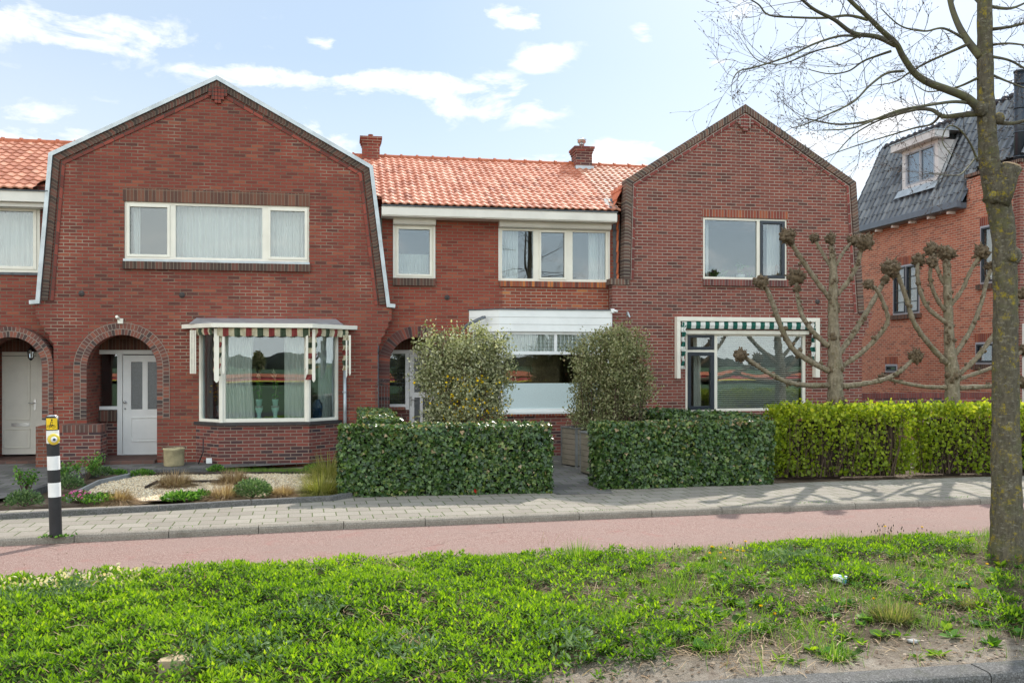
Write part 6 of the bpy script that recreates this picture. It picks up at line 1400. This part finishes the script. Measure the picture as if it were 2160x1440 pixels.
for (u, v, r, sx) in ((2138,540,15,1),(2096,415,12,-1),(2130,470,9,1),(2108,250,10,-1),(2070,230,12,-1)):
    p = P(u, v, TY-.06); mb.blob(p, r*TY/F*1.2, (1,1,1.2), 12, 8, .1)
trunk = mb.build('trunk', 'bark1', T)
mb = MB(); mb.tube([P(2100,430,TY-.02), P(2115,395,TY-.04), P(2127,366,TY-.06), P(2133,352,TY-.07)], [.13,.115,.095,.105], 16); mb.build('branch_stub', 'bark1', T)
e = P(2134.5, 348, TY-.072); mb = MB(); mb.tube([P(2133,352,TY-.07), e], [.094,.086], 16); mb.build('saw_cut', 'cut', T)
mb = MB(); k = P(2140, 543, TY-.17); k = P(2138, 543, TY-.14); mb.tube([k+Vector((0,.08,0)), k+Vector((.0,-.02,0))], [.05,.035], 12); mb.build('healed_scar', 'bark1', T)
limbs = [ # (photo path, start radius px, end radius px, depth drift)
 ([(2070,235),(2040,207),(2000,190),(1960,175),(1930,155),(1905,120),(1890,92),(1860,65),(1830,35),(1800,8),(1765,-30),(1730,-90)], 9.8, 3, -.5),
 ([(1888,95),(1850,78),(1800,70),(1760,42),(1720,22),(1690,-2),(1650,-40)], 6, 2, -.9),
 ([(1830,42),(1790,33),(1740,38),(1680,37),(1622,32),(1600,10),(1575,-5)], 3.4, 1.2, -.4),
 ([(1880,108),(1850,118),(1820,130),(1790,150),(1750,156),(1710,148)], 3, 1, .5),
 ([(1815,78),(1775,76),(1720,92),(1660,120),(1600,140),(1560,150),(1546,168)], 3, 1, -1.2),
 ([(1812,76),(1770,95),(1720,108),(1650,135),(1600,128),(1575,100)], 2.4, .9, .9),
 ([(2062,240),(2025,243),(1990,246),(1965,232),(1930,231),(1880,242),(1820,258),(1762,262),(1700,250)], 6.5, 1.5, .6),
 ([(1930,232),(1900,240),(1850,256),(1800,285),(1765,322)], 3, 1, .9),
 ([(2045,217),(2010,215),(1960,222),(1900,232),(1860,246),(1800,270),(1735,275)], 4, 1.1, -.8),
 ([(2068,120),(2040,85),(2018,45),(2003,-5),(1995,-80),(1985,-200)], 9, 4, .4),
 ([(2045,92),(2000,112),(1960,130),(1920,152),(1890,172),(1850,180)], 3.6, 1, .7),
 ([(2062,165),(2025,182),(1990,190),(1955,193),(1925,175)], 3, 1, 1.2),
 ([(2030,80),(1990,60),(1950,66),(1900,55),(1860,20)], 3, 1, -.8),
 ([(2062,340),(2045,300),(2020,270),(1998,268),(1988,300),(2010,330)], 2.6, .8, -.5),
 ([(2060,330),(2030,365),(2008,370),(1960,366)], 2.2, .7, -1.),
 ([(1905,150),(1870,155),(1835,180),(1800,215),(1750,240),(1700,262),(1670,270)], 3.2, .9, -1.1),
 ([(1985,240),(1965,262),(1930,270),(1880,285),(1830,300),(1770,320),(1735,335)], 2.8, .8, 1.3),
 ([(2092,120),(2130,128),(2175,150),(2230,160)], 3.5, 1.5, .5), ([(2093,62),(2130,57),(2185,47),(2250,60)], 4, 1.5, -.6),
 ([(2092,15),(2130,18),(2165,5),(2230,-30)], 4, 1.5, .3), ([(2092,95),(2125,92),(2170,97),(2230,110)], 3, 1.2, -1),
 ([(2096,160),(2140,178),(2200,200)], 3, 1.2, .8), ([(2098,258),(2140,260),(2190,248),(2240,255)], 5, 2, -.4),
 ([(2078,-60),(2030,-120),(1960,-180),(1900,-260)], 7, 3, .9), ([(2080,-100),(2150,-180),(2230,-240)], 7, 3, -.9), ([(2080,-200),(2040,-300),(2020,-420)], 6, 2, .6), ([(1985,-60),(1930,-110),(1860,-130),(1780,-170)], 4, 1.5, -.8), ([(2078,20),(2040,-20),(1990,-60),(1940,-70),(1880,-60),(1800,-90)], 4, 1.3, 1.2)]
br_main = MB(); tw = MB(); buds = []
def twig(p, d, L, r, lvl):
    n = 4 if lvl < 2 else 3; pts = [p]; dd = d.copy()
    for i in range(n):
        dd = (dd + Vector((random.gauss(0,.16), random.gauss(0,.16), random.gauss(.03,.16)))).normalized(); pts.append(pts[-1]+dd*(L/n))
    tw.tube(pts, [r*(1-.62*i/n) for i in range(n+1)], 4 if lvl < 1 else 3, 0, False)
    if lvl < 3:
        k = random.choice((2, 3, 3)) if lvl < 2 else random.choice((1, 2, 2))
        for _ in range(k):
            i = random.uniform(.25, .95); q = pts[min(n, int(i*n))].lerp(pts[min(n, int(i*n)+1)], i*n-int(i*n)) if int(i*n) < n else pts[-1]
            sd = Vector((random.gauss(0,1), random.gauss(0,.8), random.gauss(.1,.9))).normalized(); nd = (dd*.95+sd*.62).normalized()
            twig(q, nd, L*random.uniform(.5,.75), max(.0016, r*.6), lvl+1)
    buds.append((pts[-1], dd)); 
    if lvl >= 2: buds.append((pts[1], (dd+Vector((random.gauss(0,.8),random.gauss(0,.8),random.gauss(0,.8)))).normalized()))
for path, r0, r1, dr in limbs:
    n = len(path); s3 = spline([to3(u, v, r0+(r1-r0)*(i/(n-1))**.8, dr*(i/(n-1))) for i, (u, v) in enumerate(path)], 6)
    pts = [Vector(p[:3]) for p in s3]; rad = [p[3] for p in s3]; br_main.tube(pts, rad, 10 if r0 > 5 else 7)
    L = sum((b_-a).length for a, b_ in zip(pts[:-1], pts[1:])); nt = int(L*(6. if r0 < 5 else 3.4))
    for _ in range(nt):
        i = int(random.uniform(.18, .99)*(len(pts)-1)); dd = (pts[min(i+1, len(pts)-1)]-pts[max(i-1,0)]).normalized()
        sd = Vector((random.gauss(0,1), random.gauss(0,.7), random.gauss(0,.9))).normalized(); twig(pts[i], (dd*.85+sd*.75).normalized(), random.uniform(.22,.55), min(rad[i]*.45, .0045), 1)
    twig(pts[-1], (pts[-1]-pts[-3]).normalized(), .45, rad[-1]*.7, 1)
br_main.build('limbs', 'bark3', T); 
for (p, d) in buds:
    s_ = random.uniform(.007, .011); tw.tube([p-d*.002, p+d*s_*.9, p+d*s_*2.2], [.0016, s_*.42, .0006], 4, 1, False)
tw.build('twigs', ['twig2', 'bud'], T)

# ---- pollarded lime trees
def knob(p, r, parent):
    mb = MB(); mb.blob(p, r*.72, (1,1,.9), 10, 7, .22)
    for _ in range(46):
        d = Vector((random.gauss(0,1), random.gauss(0,1), random.gauss(.15,.9))).normalized(); q = p+d*r*random.uniform(.5,.8); s_ = r*random.uniform(.14,.28)
        mb.blob(q, s_, (1,1,1), 6, 4, .3)
        if random.random() < .5: mb.tube([q, q+(d+Vector((0,0,.25))).normalized()*s_*2.0], [s_*.5, s_*.25], 5)
    mb.build('knob', 'knob', parent)
def pollard(label, Yt, trunk, limbs):
    T = thing('pollarded_tree', label, 'tree', 'pollarded trees'); Y0 = Yt; sc = Yt/.93/F
    def t3(u, v, r, dy=0): p = P(u, v, Y0+dy); return (p.x, p.y, p.z, r*sc)
    s3 = spline([t3(*a) for a in trunk], 6); pts = [Vector(p[:3]) for p in s3]; rad = [p[3]*(1+.07*math.sin(i*1.7)) for i, p in enumerate(s3)]
    pts.insert(0, Vector((pts[0].x, Y0, -.05))); rad.insert(0, rad[0]*1.15); mb = MB(); mb.tube(pts, rad, 14)
    for i in sorted(random.sample(range(3, len(pts)), 9)):
        for q in range(7):
            a = random.uniform(3.3, 6.1); mb.blob(pts[i]+Vector((math.cos(a)*rad[i]*.85, math.sin(a)*rad[i]*.85, random.gauss(0,.05))), rad[i]*random.uniform(.22,.5), (1,1,1), 6, 5, .35, 1)
    mb.build('trunk', ['bark2', 'knob'], T)
    for path, r0, r1, dr, kr in limbs:
        n = len(path); s3 = spline([t3(u, v, r0+(r1-r0)*i/(n-1), dr*(i/(n-1))) for i, (u, v) in enumerate(path)], 6)
        pts = [Vector(p[:3]) for p in s3]; rad = [p[3]*.8*(1+.1*math.sin(j*1.9)+random.uniform(-.07,.07)) for j, p in enumerate(s3)]; mb = MB(); mb.tube(pts, rad, 9)
        for _ in range(int(len(pts)*.42)):
            i = random.randrange(2, len(pts)); d = Vector((random.gauss(0,1), random.gauss(0,1), random.gauss(0,1))).normalized()
            for q in range(3): mb.blob(pts[i]+d*rad[i]*1.1+Vector((random.gauss(0,.015), 0, random.gauss(0,.015))), rad[i]*random.uniform(.35,.75), (1,1,1), 6, 4, .35, 1)
        mb.build('limb', ['bark2', 'knob'], T)
        if kr: knob(pts[-1], kr*sc*random.uniform(1.05, 1.35), T)
        if kr > 16: knob(pts[max(0, len(pts)-5)], kr*sc*.6, T)
tA = [(1764,880,17),(1762,820,16),(1762,770,15.5),(1759,720,12.5),(1757,640,10.3),(1758,590,9.2),(1757,555,7),(1754,520,5.5)]
pollard('left pollarded tree with knobbly limb ends in front of the light-mortared gable', 15.6, tA, [
 ([(1748,782),(1715,765),(1675,738),(1650,695),(1632,645),(1617,610),(1604,596)],8,6,-.3,15), ([(1748,730),(1715,700),(1692,665),(1682,625),(1680,585)],7.5,5,.3,18), ([(1752,630),(1722,592),(1692,548),(1672,517),(1660,500)],7,5.5,-.2,17),
 ([(1757,570),(1742,545),(1727,520),(1718,503)],5.5,4,.3,12), ([(1755,530),(1752,505)],6,5,0,13), ([(1763,560),(1780,530),(1799,508)],5,4,.2,11), ([(1765,622),(1790,592),(1808,560),(1816,530),(1823,511)],6.5,5,-.2,17),
 ([(1770,745),(1797,708),(1830,655),(1858,605),(1878,568)],8,6,.3,19), ([(1772,775),(1812,748),(1850,712),(1872,680),(1868,650),(1850,612),(1832,600)],7,4.5,-.4,11),
 ([(1748,812),(1700,812),(1655,803),(1610,780),(1585,762),(1562,750)],7.5,5,-.2,14), ([(1775,815),(1815,810),(1865,800),(1900,782),(1918,765),(1932,753)],7.5,5,.1,15)])
tB = [(2008,880,16),(2009,820,15.5),(2008,775,14.5),(2003,730,11.5),(2000,650,9.5),(1998,590,8.7),(1996,550,8)]
pollard('right pollarded tree with knobbly limb ends in front of the orange brick house', 15.6, tB, [
 ([(1997,765),(1962,728),(1928,680),(1912,630),(1898,590),(1888,566)],8,5,-.3,13), ([(1995,680),(1958,650),(1940,610),(1935,570),(1937,548)],6.5,5,.3,15), ([(1993,655),(1972,622),(1962,585),(1966,553)],5.5,4.5,-.3,14),
 ([(1998,610),(1980,575),(1972,545),(1966,526)],5.5,5,.3,15), ([(1996,560),(1995,534)],8,7,0,16), ([(2004,645),(2030,610),(2048,570),(2072,532)],6,5,-.2,16), ([(2014,748),(2045,700),(2068,645),(2082,590),(2092,562)],7,5,.2,13),
 ([(2022,790),(2060,755),(2092,712),(2130,660),(2155,620)],7.5,5.5,-.3,14), ([(1996,816),(1950,815),(1900,806),(1862,796)],6.5,4,.2,9), ([(2022,818),(2075,815),(2120,812),(2160,806)],7.5,5,.2,13), ([(2020,800),(2080,780),(2130,760),(2158,738)],6,5,.5,13)])

# ================================================================ THE VERGE
def vpos(n, x0, x1, y0=5.42, y1=None):
    x = RNG.uniform(x0, x1, n); y = RNG.uniform(y0, y1 if y1 else 10.2, n); ok = np.array([yy < E(xx)-.02 for xx, yy in zip(x, y)]); return x[ok], y[ok]
def fbm(x, y, s=1.0, o=0.0): return (np.sin(x*1.7*s+o)*np.sin(y*2.1*s+o*1.3)+.6*np.sin(x*3.9*s+y*1.3*s+o*2)+.4*np.sin(x*7.7*s-y*6.1*s+o)+.25*np.sin(x*15*s+y*13*s))/2.2
# dense leafy ground cover on the left, thinning to the right
x, y = vpos(25000, -4.6, 7.0)
right = x + .6*fbm(x, y, 1.2) - np.clip(y-8, 0, 2)*.3
dens = np.clip((2.25-right)/.9, 0, 1); dens = np.maximum(dens, np.clip(fbm(x, y, 1.3, 2.3)*1.7-.08, .04, .8)*(x > 1)*(y > 5.9+.2*fbm(x, y, 2, 1)))
dens = np.maximum(dens, ((y > E(4)-1.1) & (x > 4.2) & (x < 6.3))*.7)
dens *= np.where((y < 5.68+.15*fbm(x,y,3,2)) & (x > 1.25), .12, 1.0)
dens *= np.where((fbm(x, y, 2.3, 4.1) > .62), .35, 1)*np.where(np.hypot(x-G0(371,1428).x, y-G0(371,1428).y+.06) < .15, 0, 1)
ok = RNG.random(len(x)) < dens; x, y = x[ok], y[ok]; n = len(x); z = np.array([vz(a, b) for a, b in zip(x, y)])
hgt = np.clip(.1+.06*fbm(x, y, 1.6, 1.0)+.045*fbm(x, y, 4.3, 6.0), .035, .21)*np.where(x > 1.2, .75, 1)*np.clip((E(0)-y)/.25+.55, .5, 1)
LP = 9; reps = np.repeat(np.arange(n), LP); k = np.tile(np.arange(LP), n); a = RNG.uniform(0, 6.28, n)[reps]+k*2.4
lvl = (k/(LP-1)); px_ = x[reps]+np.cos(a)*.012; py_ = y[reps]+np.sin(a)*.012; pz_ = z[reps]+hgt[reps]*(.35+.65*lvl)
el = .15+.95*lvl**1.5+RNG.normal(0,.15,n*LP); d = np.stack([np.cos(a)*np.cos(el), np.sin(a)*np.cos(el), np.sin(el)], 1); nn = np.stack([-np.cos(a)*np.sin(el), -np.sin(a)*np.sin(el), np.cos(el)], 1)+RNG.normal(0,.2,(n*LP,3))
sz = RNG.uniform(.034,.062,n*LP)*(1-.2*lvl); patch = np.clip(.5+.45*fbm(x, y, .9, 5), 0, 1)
r = np.clip(-.02+.66*lvl**1.4+.3*(patch[reps]-.3)+RNG.normal(0,.13,n*LP), 0, 1)  # lower leaves coloured darker, self-shadow painted into the sprigs
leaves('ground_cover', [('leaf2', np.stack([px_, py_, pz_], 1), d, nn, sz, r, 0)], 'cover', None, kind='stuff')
# silvery wormwood-like patches
for (u, v, r_) in ((150,1395,.3),(840,1392,.33),(655,1330,.36),(700,1375,.3),(40,1290,.3),(560,1400,.3)):
    pass
n_ = 2600; cs = [G0(u, v) for u, v in ((660,1330),(860,1400),(560,1395),(430,1425),(30,1290),(150,1265),(1650,1200),(1690,1195),(1200,1385))]
ci = RNG.integers(0, len(cs), n_); x = np.array([cs[i].x for i in ci])+RNG.normal(0,.13,n_); y = np.array([cs[i].y for i in ci])+RNG.normal(0,.15,n_); ok = (y > 5.4); x, y = x[ok], y[ok]; m = len(x)
z = np.array([vz(a, b) for a, b in zip(x, y)])+RNG.uniform(.02,.14,m)
leaves('wormwood', [('lance', np.stack([x,y,z],1), rv(m)+[0,0,.5], rv(m)+[0,0,.8], RNG.uniform(.035,.075,m), RNG.random(m), 0)], 'grey_herb', None, kind='stuff')
# short grass among the weeds, mostly on the right
x, y = vpos(95000, -4.5, 7.5); w = np.clip((x-.6)/1.4, .045, 1)*np.clip(.3+1.0*fbm(x, y, 1.6, 3.3), .1, .8); w *= np.where(y < 5.8+.25*fbm(x, y, 2, 1), .16, 1); w = np.maximum(w, (np.abs(y-np.array([E(q)-.12 for q in x])) < .14)*.9)
ok = RNG.random(len(x)) < w; x, y = x[ok], y[ok]; m = len(x); z = np.array([vz(a, b) for a, b in zip(x, y)])
leaves('grass', [('blade', np.stack([x,y,z],1), rv(m)*.55+[0,0,1], rv(m)+[0,-.6,.2], RNG.uniform(.035,.1,m)*(1.15+.9*np.clip(fbm(x,y,1.5,7),0,1)), np.clip(RNG.random(m)*.8+(RNG.random(m)>.85)*.25,0,1), 0)], 'grass_w', None, kind='stuff')
# crumbs, dust and small weeds gathered along the kerbs and joints
n = 1500; x = RNG.uniform(-5, 9.5, n); kk = np.array([K(a) for a in x]); ee = np.array([E(a) for a in x]); s_ = RNG.random(n)
y = np.where(s_ < .45, kk-.015-np.abs(RNG.normal(0,.06,n)), np.where(s_ < .7, ee+np.abs(RNG.normal(0,.09,n)), np.where(s_ < .85, kk+RNG.uniform(.15,2.0,n), RNG.random(n)*(kk-ee)+ee))); z = np.where(y < kk, -.078, .008)
leaves('path_debris', [('round', np.stack([x,y,z],1), rv(n)*[1,1,.1], rv(n)*.3+[0,0,1], RNG.uniform(.006,.022,n), RNG.random(n), 0)], 'litter', None, kind='stuff')
n = 900; x = RNG.uniform(-5, 9.5, n); kk = np.array([K(a) for a in x]); on_ = (np.sin(x*2.3)+np.sin(x*5.9+1)+RNG.normal(0,.6,n)) > .9; x, kk = x[on_], kk[on_]; m = len(x)
leaves('kerb_weeds', [('lance', np.stack([x, kk+.135+RNG.normal(0,.006,m), np.full(m,.004)],1), rv(m)+[0,0,.8], rv(m)+[0,-.5,.5], RNG.uniform(.01,.035,m), RNG.random(m), 0)], 'herb', None, kind='stuff')
# dead straw and leaf litter
x, y = vpos(19000, .4, 7); m0 = len(x); ok = RNG.random(m0) < np.clip(.35+fbm(x, y, 1.3, 8.2), .05, 1); x, y = x[ok], y[ok]
x2, y2 = vpos(2600, -4.5, 1.5); keep = (fbm(x2, y2, 1.1, 8.2) > .3) | (RNG.random(len(x2)) < .12); x = np.concatenate([x, x2[keep]]); y = np.concatenate([y, y2[keep]]); m = len(x); z = np.array([vz(a, b) for a, b in zip(x, y)])+np.where(x < .6, RNG.uniform(.06,.14,m), RNG.uniform(.004,.03,m))
leaves('dry_litter', [('blade', np.stack([x,y,z],1), rv(m)*[1,1,.15]+[0,0,.05], rv(m)*.3+[0,0,1], RNG.uniform(.05,.2,m), RNG.random(m), 0)], 'straw', None, kind='stuff')
x, y = vpos(7000, .9, 7); m = len(x); z = np.array([vz(a, b) for a, b in zip(x, y)])
leaves('leaf_litter', [('round', np.stack([x,y,z+.006],1), rv(m)*[1,1,.2], rv(m)*.4+[0,0,1], RNG.uniform(.012,.035,m), RNG.random(m), 0)], 'litter', None, kind='stuff')
# broad-leaved rosettes
sets = []
for i in range(330):
    u, v = random.uniform(1280, 2150), random.uniform(1130, 1400); c = G0(u, v)
    if c.y > E(c.x)-.03 or c.y < 5.5 or (c.y < 6 and random.random() < .6): continue
    n = random.randint(9, 18); a = RNG.uniform(0, 6.28, n); el = RNG.uniform(.1, .8, n); d = np.stack([np.cos(a)*np.cos(el), np.sin(a)*np.cos(el), np.sin(el)], 1)
    sets.append((random.choice(['leaf', 'leaf', 'round', 'lance']), np.tile([[c.x, c.y, vz(c.x, c.y)]], (n,1))+d*.01, d, rv(n)*.3+[0,0,1], RNG.uniform(.04,.09,n)*random.uniform(.6,1.15), np.clip(RNG.random(n)*.6+random.random()*.4,0,1), random.choice([0, 0, 1])))
leaves('weed_leaves', sets, ['cover', 'herb'], None, kind='stuff')
def vtuft(name, lab, u, v, r, h, mat, n, spread, grp=None):
    c = G0(u, v); tuft(name, lab, 'grass', c.x, c.y, r, h, mat, n, vz(c.x, c.y)-.01, grp, spread)
vtuft('grass_tuft', 'tall green grass tuft at the path edge in the middle of the verge', 1222, 1178, .4, .22, 'grass', 420, .9, 'tall grass tufts')
vtuft('grass_tuft', 'fine bright green grass tuft left of the dandelions', 1478, 1205, .32, .12, 'grass', 700, .9, 'tall grass tufts')
vtuft('grass_tuft', 'small green grass tuft at the left end of the verge by the path', 165, 1222, .28, .13, 'grass', 260, .7, 'tall grass tufts')
vtuft('dry_grass_tuft', 'brownish dry grass tuft below the white paper cup', 1885, 1310, .42, .16, 'straw_g', 900, .8, 'dry grass tufts in the verge')
vtuft('dry_grass_tuft', 'thin reddish dry grass tuft left of the tree base', 2045, 1285, .3, .12, 'straw_g', 350, .9, 'dry grass tufts in the verge')
vtuft('grass_tuft', 'green grass tuft near the road kerb below the litter', 1760, 1385, .34, .09, 'grass', 420, 1.1, 'tall grass tufts')
vtuft('grass_tuft', 'low grey-green grass tuft left of the paper cup', 1685, 1235, .3, .13, 'grass', 300, .8, 'tall grass tufts')
# cream-leaved flowering plants at the left end
n = 260; uu = RNG.uniform(0, 300, n); vv = 1258-.09*uu+RNG.normal(0,9,n); pp = np.array([tuple(G(a, b, 0)) for a, b in zip(uu, vv)]); pp[:,2] = RNG.uniform(.02,.12,n)
leaves('cream_flowers', [('leaf', pp, rv(n)+[0,0,.3], rv(n), RNG.uniform(.03,.055,n), RNG.random(n), 0)], 'flower_c', None, kind='stuff', label='creamy bracts among the leaves at the left end of the verge')
# dandelions and ribwort heads
mb = MB(); n = 26; a = np.linspace(0, 2*np.pi, n, endpoint=False)
def dandelion(u, v, h, lab):
    c = G0(u, v); z0 = vz(c.x, c.y); T = thing('dandelion', lab, 'flower', 'dandelions in the verge'); mb = MB(); t_ = Vector((c.x+random.gauss(0,.01), c.y, z0+h)); mb.tube([(c.x,c.y,z0),t_], .0022, 5, 0, rnd=.5); mb.build('stem', 'herb', T)
    n = 30; a = RNG.uniform(0, 6.28, n); e_ = RNG.uniform(.05, 1.2, n); d = np.stack([np.cos(a)*np.cos(e_), np.sin(a)*np.cos(e_), np.sin(e_)], 1)
    leaves('flower_head', [('lance', np.tile([list(t_)], (n,1)), d, rv(n)+[0,0,1], np.full(n,.02), RNG.random(n), 0)], 'flower_y', T)
for (u, v, h, lab) in ((1500,1172,.12,'upper dandelion of the cluster at the path edge'),(1495,1178,.08,'low dandelion of the cluster at the path edge'),(1519,1175,.07,'dandelion in the middle of the cluster at the path edge'),(1526,1190,.07,'dandelion nearest the road in the cluster at the path edge'),(1545,1175,.11,'dandelion right of centre in the path-edge cluster'),(1555,1178,.1,'second dandelion from the right in the path-edge cluster'),(1568,1180,.1,'rightmost dandelion of the path-edge cluster'),(1577,1160,.15,'tall dandelion standing against the pink path'),(1670,1262,.04,'large open dandelion left of the white paper cup'),(1848,1282,.05,'dandelion at the left side of the dry grass tuft'),(1943,1290,.05,'dandelion at the right side of the dry grass tuft'),(1606,1295,.05,'dandelion in the bare patch in the lower right'),(1945,1120,.12,'dandelion against the path left of the tree'),(1867,1135,.16,'dandelion among the brown ribwort heads'),(2042,1242,.05,'dandelion in the grass left of the tree base'),(1633,1312,.05,'orange-yellow dandelion right of the bare patch'),(2082,1196,.05,'dandelion beside the foot of the tall tree')):
    dandelion(u, v, h, lab)
def ribwort(lab, u, v, n, h, s=.1):
    c = G0(u, v); T = thing('ribwort', lab, 'plant', 'ribwort plantains'); T['kind'] = 'stuff'; mb = MB(); hd = MB()
    for _ in range(n):
        x = c.x+random.gauss(0,s*.5); y_ = c.y+random.gauss(0,s*.4); z0 = vz(x, y_); q = Vector((x+random.gauss(0,.03), y_, z0+h*random.uniform(.6,1.1))); mb.tube([(x,y_,z0),q], .0017, 4, 0, rnd=.9); hd.tube([q, q+Vector((0,0,.012)), q+Vector((0,0,.026))], [.003,.0055,.001], 6)
    mb.build('stems', 'straw', T); hd.build('seed_heads', 'twig2', T)
ribwort('dense cluster of dark ribwort heads at the path edge', 1862, 1150, 26, .2, .2); ribwort('few ribwort heads at the path edge left of the dandelions', 1422, 1160, 4, .1); ribwort('single tall ribwort head above the dandelion cluster', 1545, 1160, 2, .16, .03); ribwort('ribwort heads between the dandelions and the tall cluster', 1735, 1150, 6, .1, .25)
ribwort('three ribwort heads right of the tall cluster', 1955, 1130, 5, .13, .1); ribwort('lone ribwort head above the leaves on the left', 347, 1190, 1, .08, .01)
T = thing('seed_grass', 'thin tall flowering grass stalks left of the tall grass tuft', 'grass'); T['kind'] = 'stuff'; mb = MB()
for _ in range(5):
    c = G0(random.uniform(1130, 1200), 1170); mb.tube([(c.x,c.y,0),(c.x+random.gauss(0,.03),c.y,.12),(c.x+random.gauss(0,.05),c.y,random.uniform(.16,.24))], .0016, 4, 0, rnd=.7)
mb.build('stalks', 'straw', T)
# paper cup
M['cup'] = m_plain('paper_cup', (.82, .82, .8), .5, .05, 6); M['cup_blue'] = m_plain('cup_print', (.1, .36, .6), .5, .05, 6)
c = G0(1768, 1243); T = thing('paper_cup', 'crushed white paper cup with blue print lying in the verge', 'litter'); z0 = vz(c.x, c.y)+.045
A_ = Vector((c.x-.06, c.y+.02, z0+.02)); B_ = Vector((c.x+.055, c.y-.03, z0-.008)); D_ = (B_-A_).normalized(); sd = D_.cross(Vector((0,0,1))).normalized(); up = sd.cross(D_)
mb = MB(); pr_c = [(0, .006), (.12, .018), (.2, .03), (.45, .035), (.75, .039), (1, .043)]; nseg = 22; v = []
for (t_, r_) in pr_c:
    for k in range(nseg):
        th = 2*math.pi*k/nseg; rr = r_*(1+.1*math.sin(3*th+t_*4)); v.append(A_+D_*(t_*(B_-A_).length)+sd*rr*math.cos(th)+up*rr*.88*math.sin(th))
f = []; mi = []
mb.v = [tuple(q) for q in v]
for i in range(len(pr_c)-1):
    for k in range(nseg):
        mb.f.append((i*nseg+k, i*nseg+(k+1)%nseg, (i+1)*nseg+(k+1)%nseg, (i+1)*nseg+k)); mb.sm.append(True)
        mb.m.append(1 if (i == 3 and 2 < k % 7 < 6) or (i == 4 and k % 5 in (0, 1, 3)) else 0)
mb.f.append(tuple(reversed(range(nseg)))); mb.sm.append(False); mb.m.append(0); mb.build('cup', ['cup', 'cup_blue'], T)
mb = MB(); c = G0(1925, 1352); mb.blob((c.x,c.y,vz(c.x,c.y)+.012), .035, (1.3,1,.35), 9, 6, .35); mb.build('tissue_scrap', 'stone', None, label='crumpled grey scrap by the dry grass tuft', category='litter')
# flat stone at the bottom
M['sandstone2'] = m_plain('banded_stone', (.45, .36, .23), .85, .2, 3, bump=.5, col2=(.22, .12, .06))
c = G0(371, 1428); mb = MB(); o_ = [(-.085,-.05),(.07,-.06),(.085,.0),(.06,.07),(-.03,.06),(-.08,.02)]; mb.prism([(c.x+a*1.2, c.y+.02+b_*1.1) for a, b_ in o_], -.05, .115); mb.build('flat_stone', 'sandstone2', None, bevel=.015, label='pale banded stone slab half sunk in the leaves at the bottom left', category='stone')
# soil dabs and red petal by the hedge
mb = MB(); c = G0(1003, 1044); 
n = 10; leaves('red_flower', [('round', np.tile([[c.x,c.y-.02,.06]],(n,1)), rv(n), rv(n), np.full(n,.04), RNG.random(n), 0)], 'petal_r', None, label='small red flower at the foot of the left ivy hedge', category='flower')
# distant trees seen only in the window reflections
def fartree(x, y, h, r, lab, nm='field_tree'):
    T = thing(nm, lab, 'tree', 'trees across the fields'); mb = MB(); mb.tube([(x,y,-.1),(x+.2,y,h*.5),(x,y,h*.8)], [.35,.25,.1], 8); mb.build('trunk', 'twig', T)
    n = 700; a = rv(n)*(RNG.random((n,1))**.33)*[[r,r,h*.42]]+[[x,y,h*.6]]; leaves('crown', [('leaf', a, rv(n), rv(n), RNG.uniform(.5,1.0,n), RNG.random(n), 0)], 'bush2', T)
mb = MB()
for i in range(90):
    x_ = -330+i*7.3; mb.blob((x_, -380+random.uniform(-15,15), random.uniform(0,1.5)), random.uniform(3.5,6), (1.5,1,.8), 7, 5, .25)
mb.build('treeline', 'tree_far', None, kind='stuff')
fartree(-27, -160, 5, 1.9, 'round field tree seen mirrored in the bay window'); fartree(24, -170, 6, 2.6, 'field tree seen mirrored in the large right window'); fartree(-18, -170, 4, 1.4, 'smaller field tree seen mirrored in the bay window')
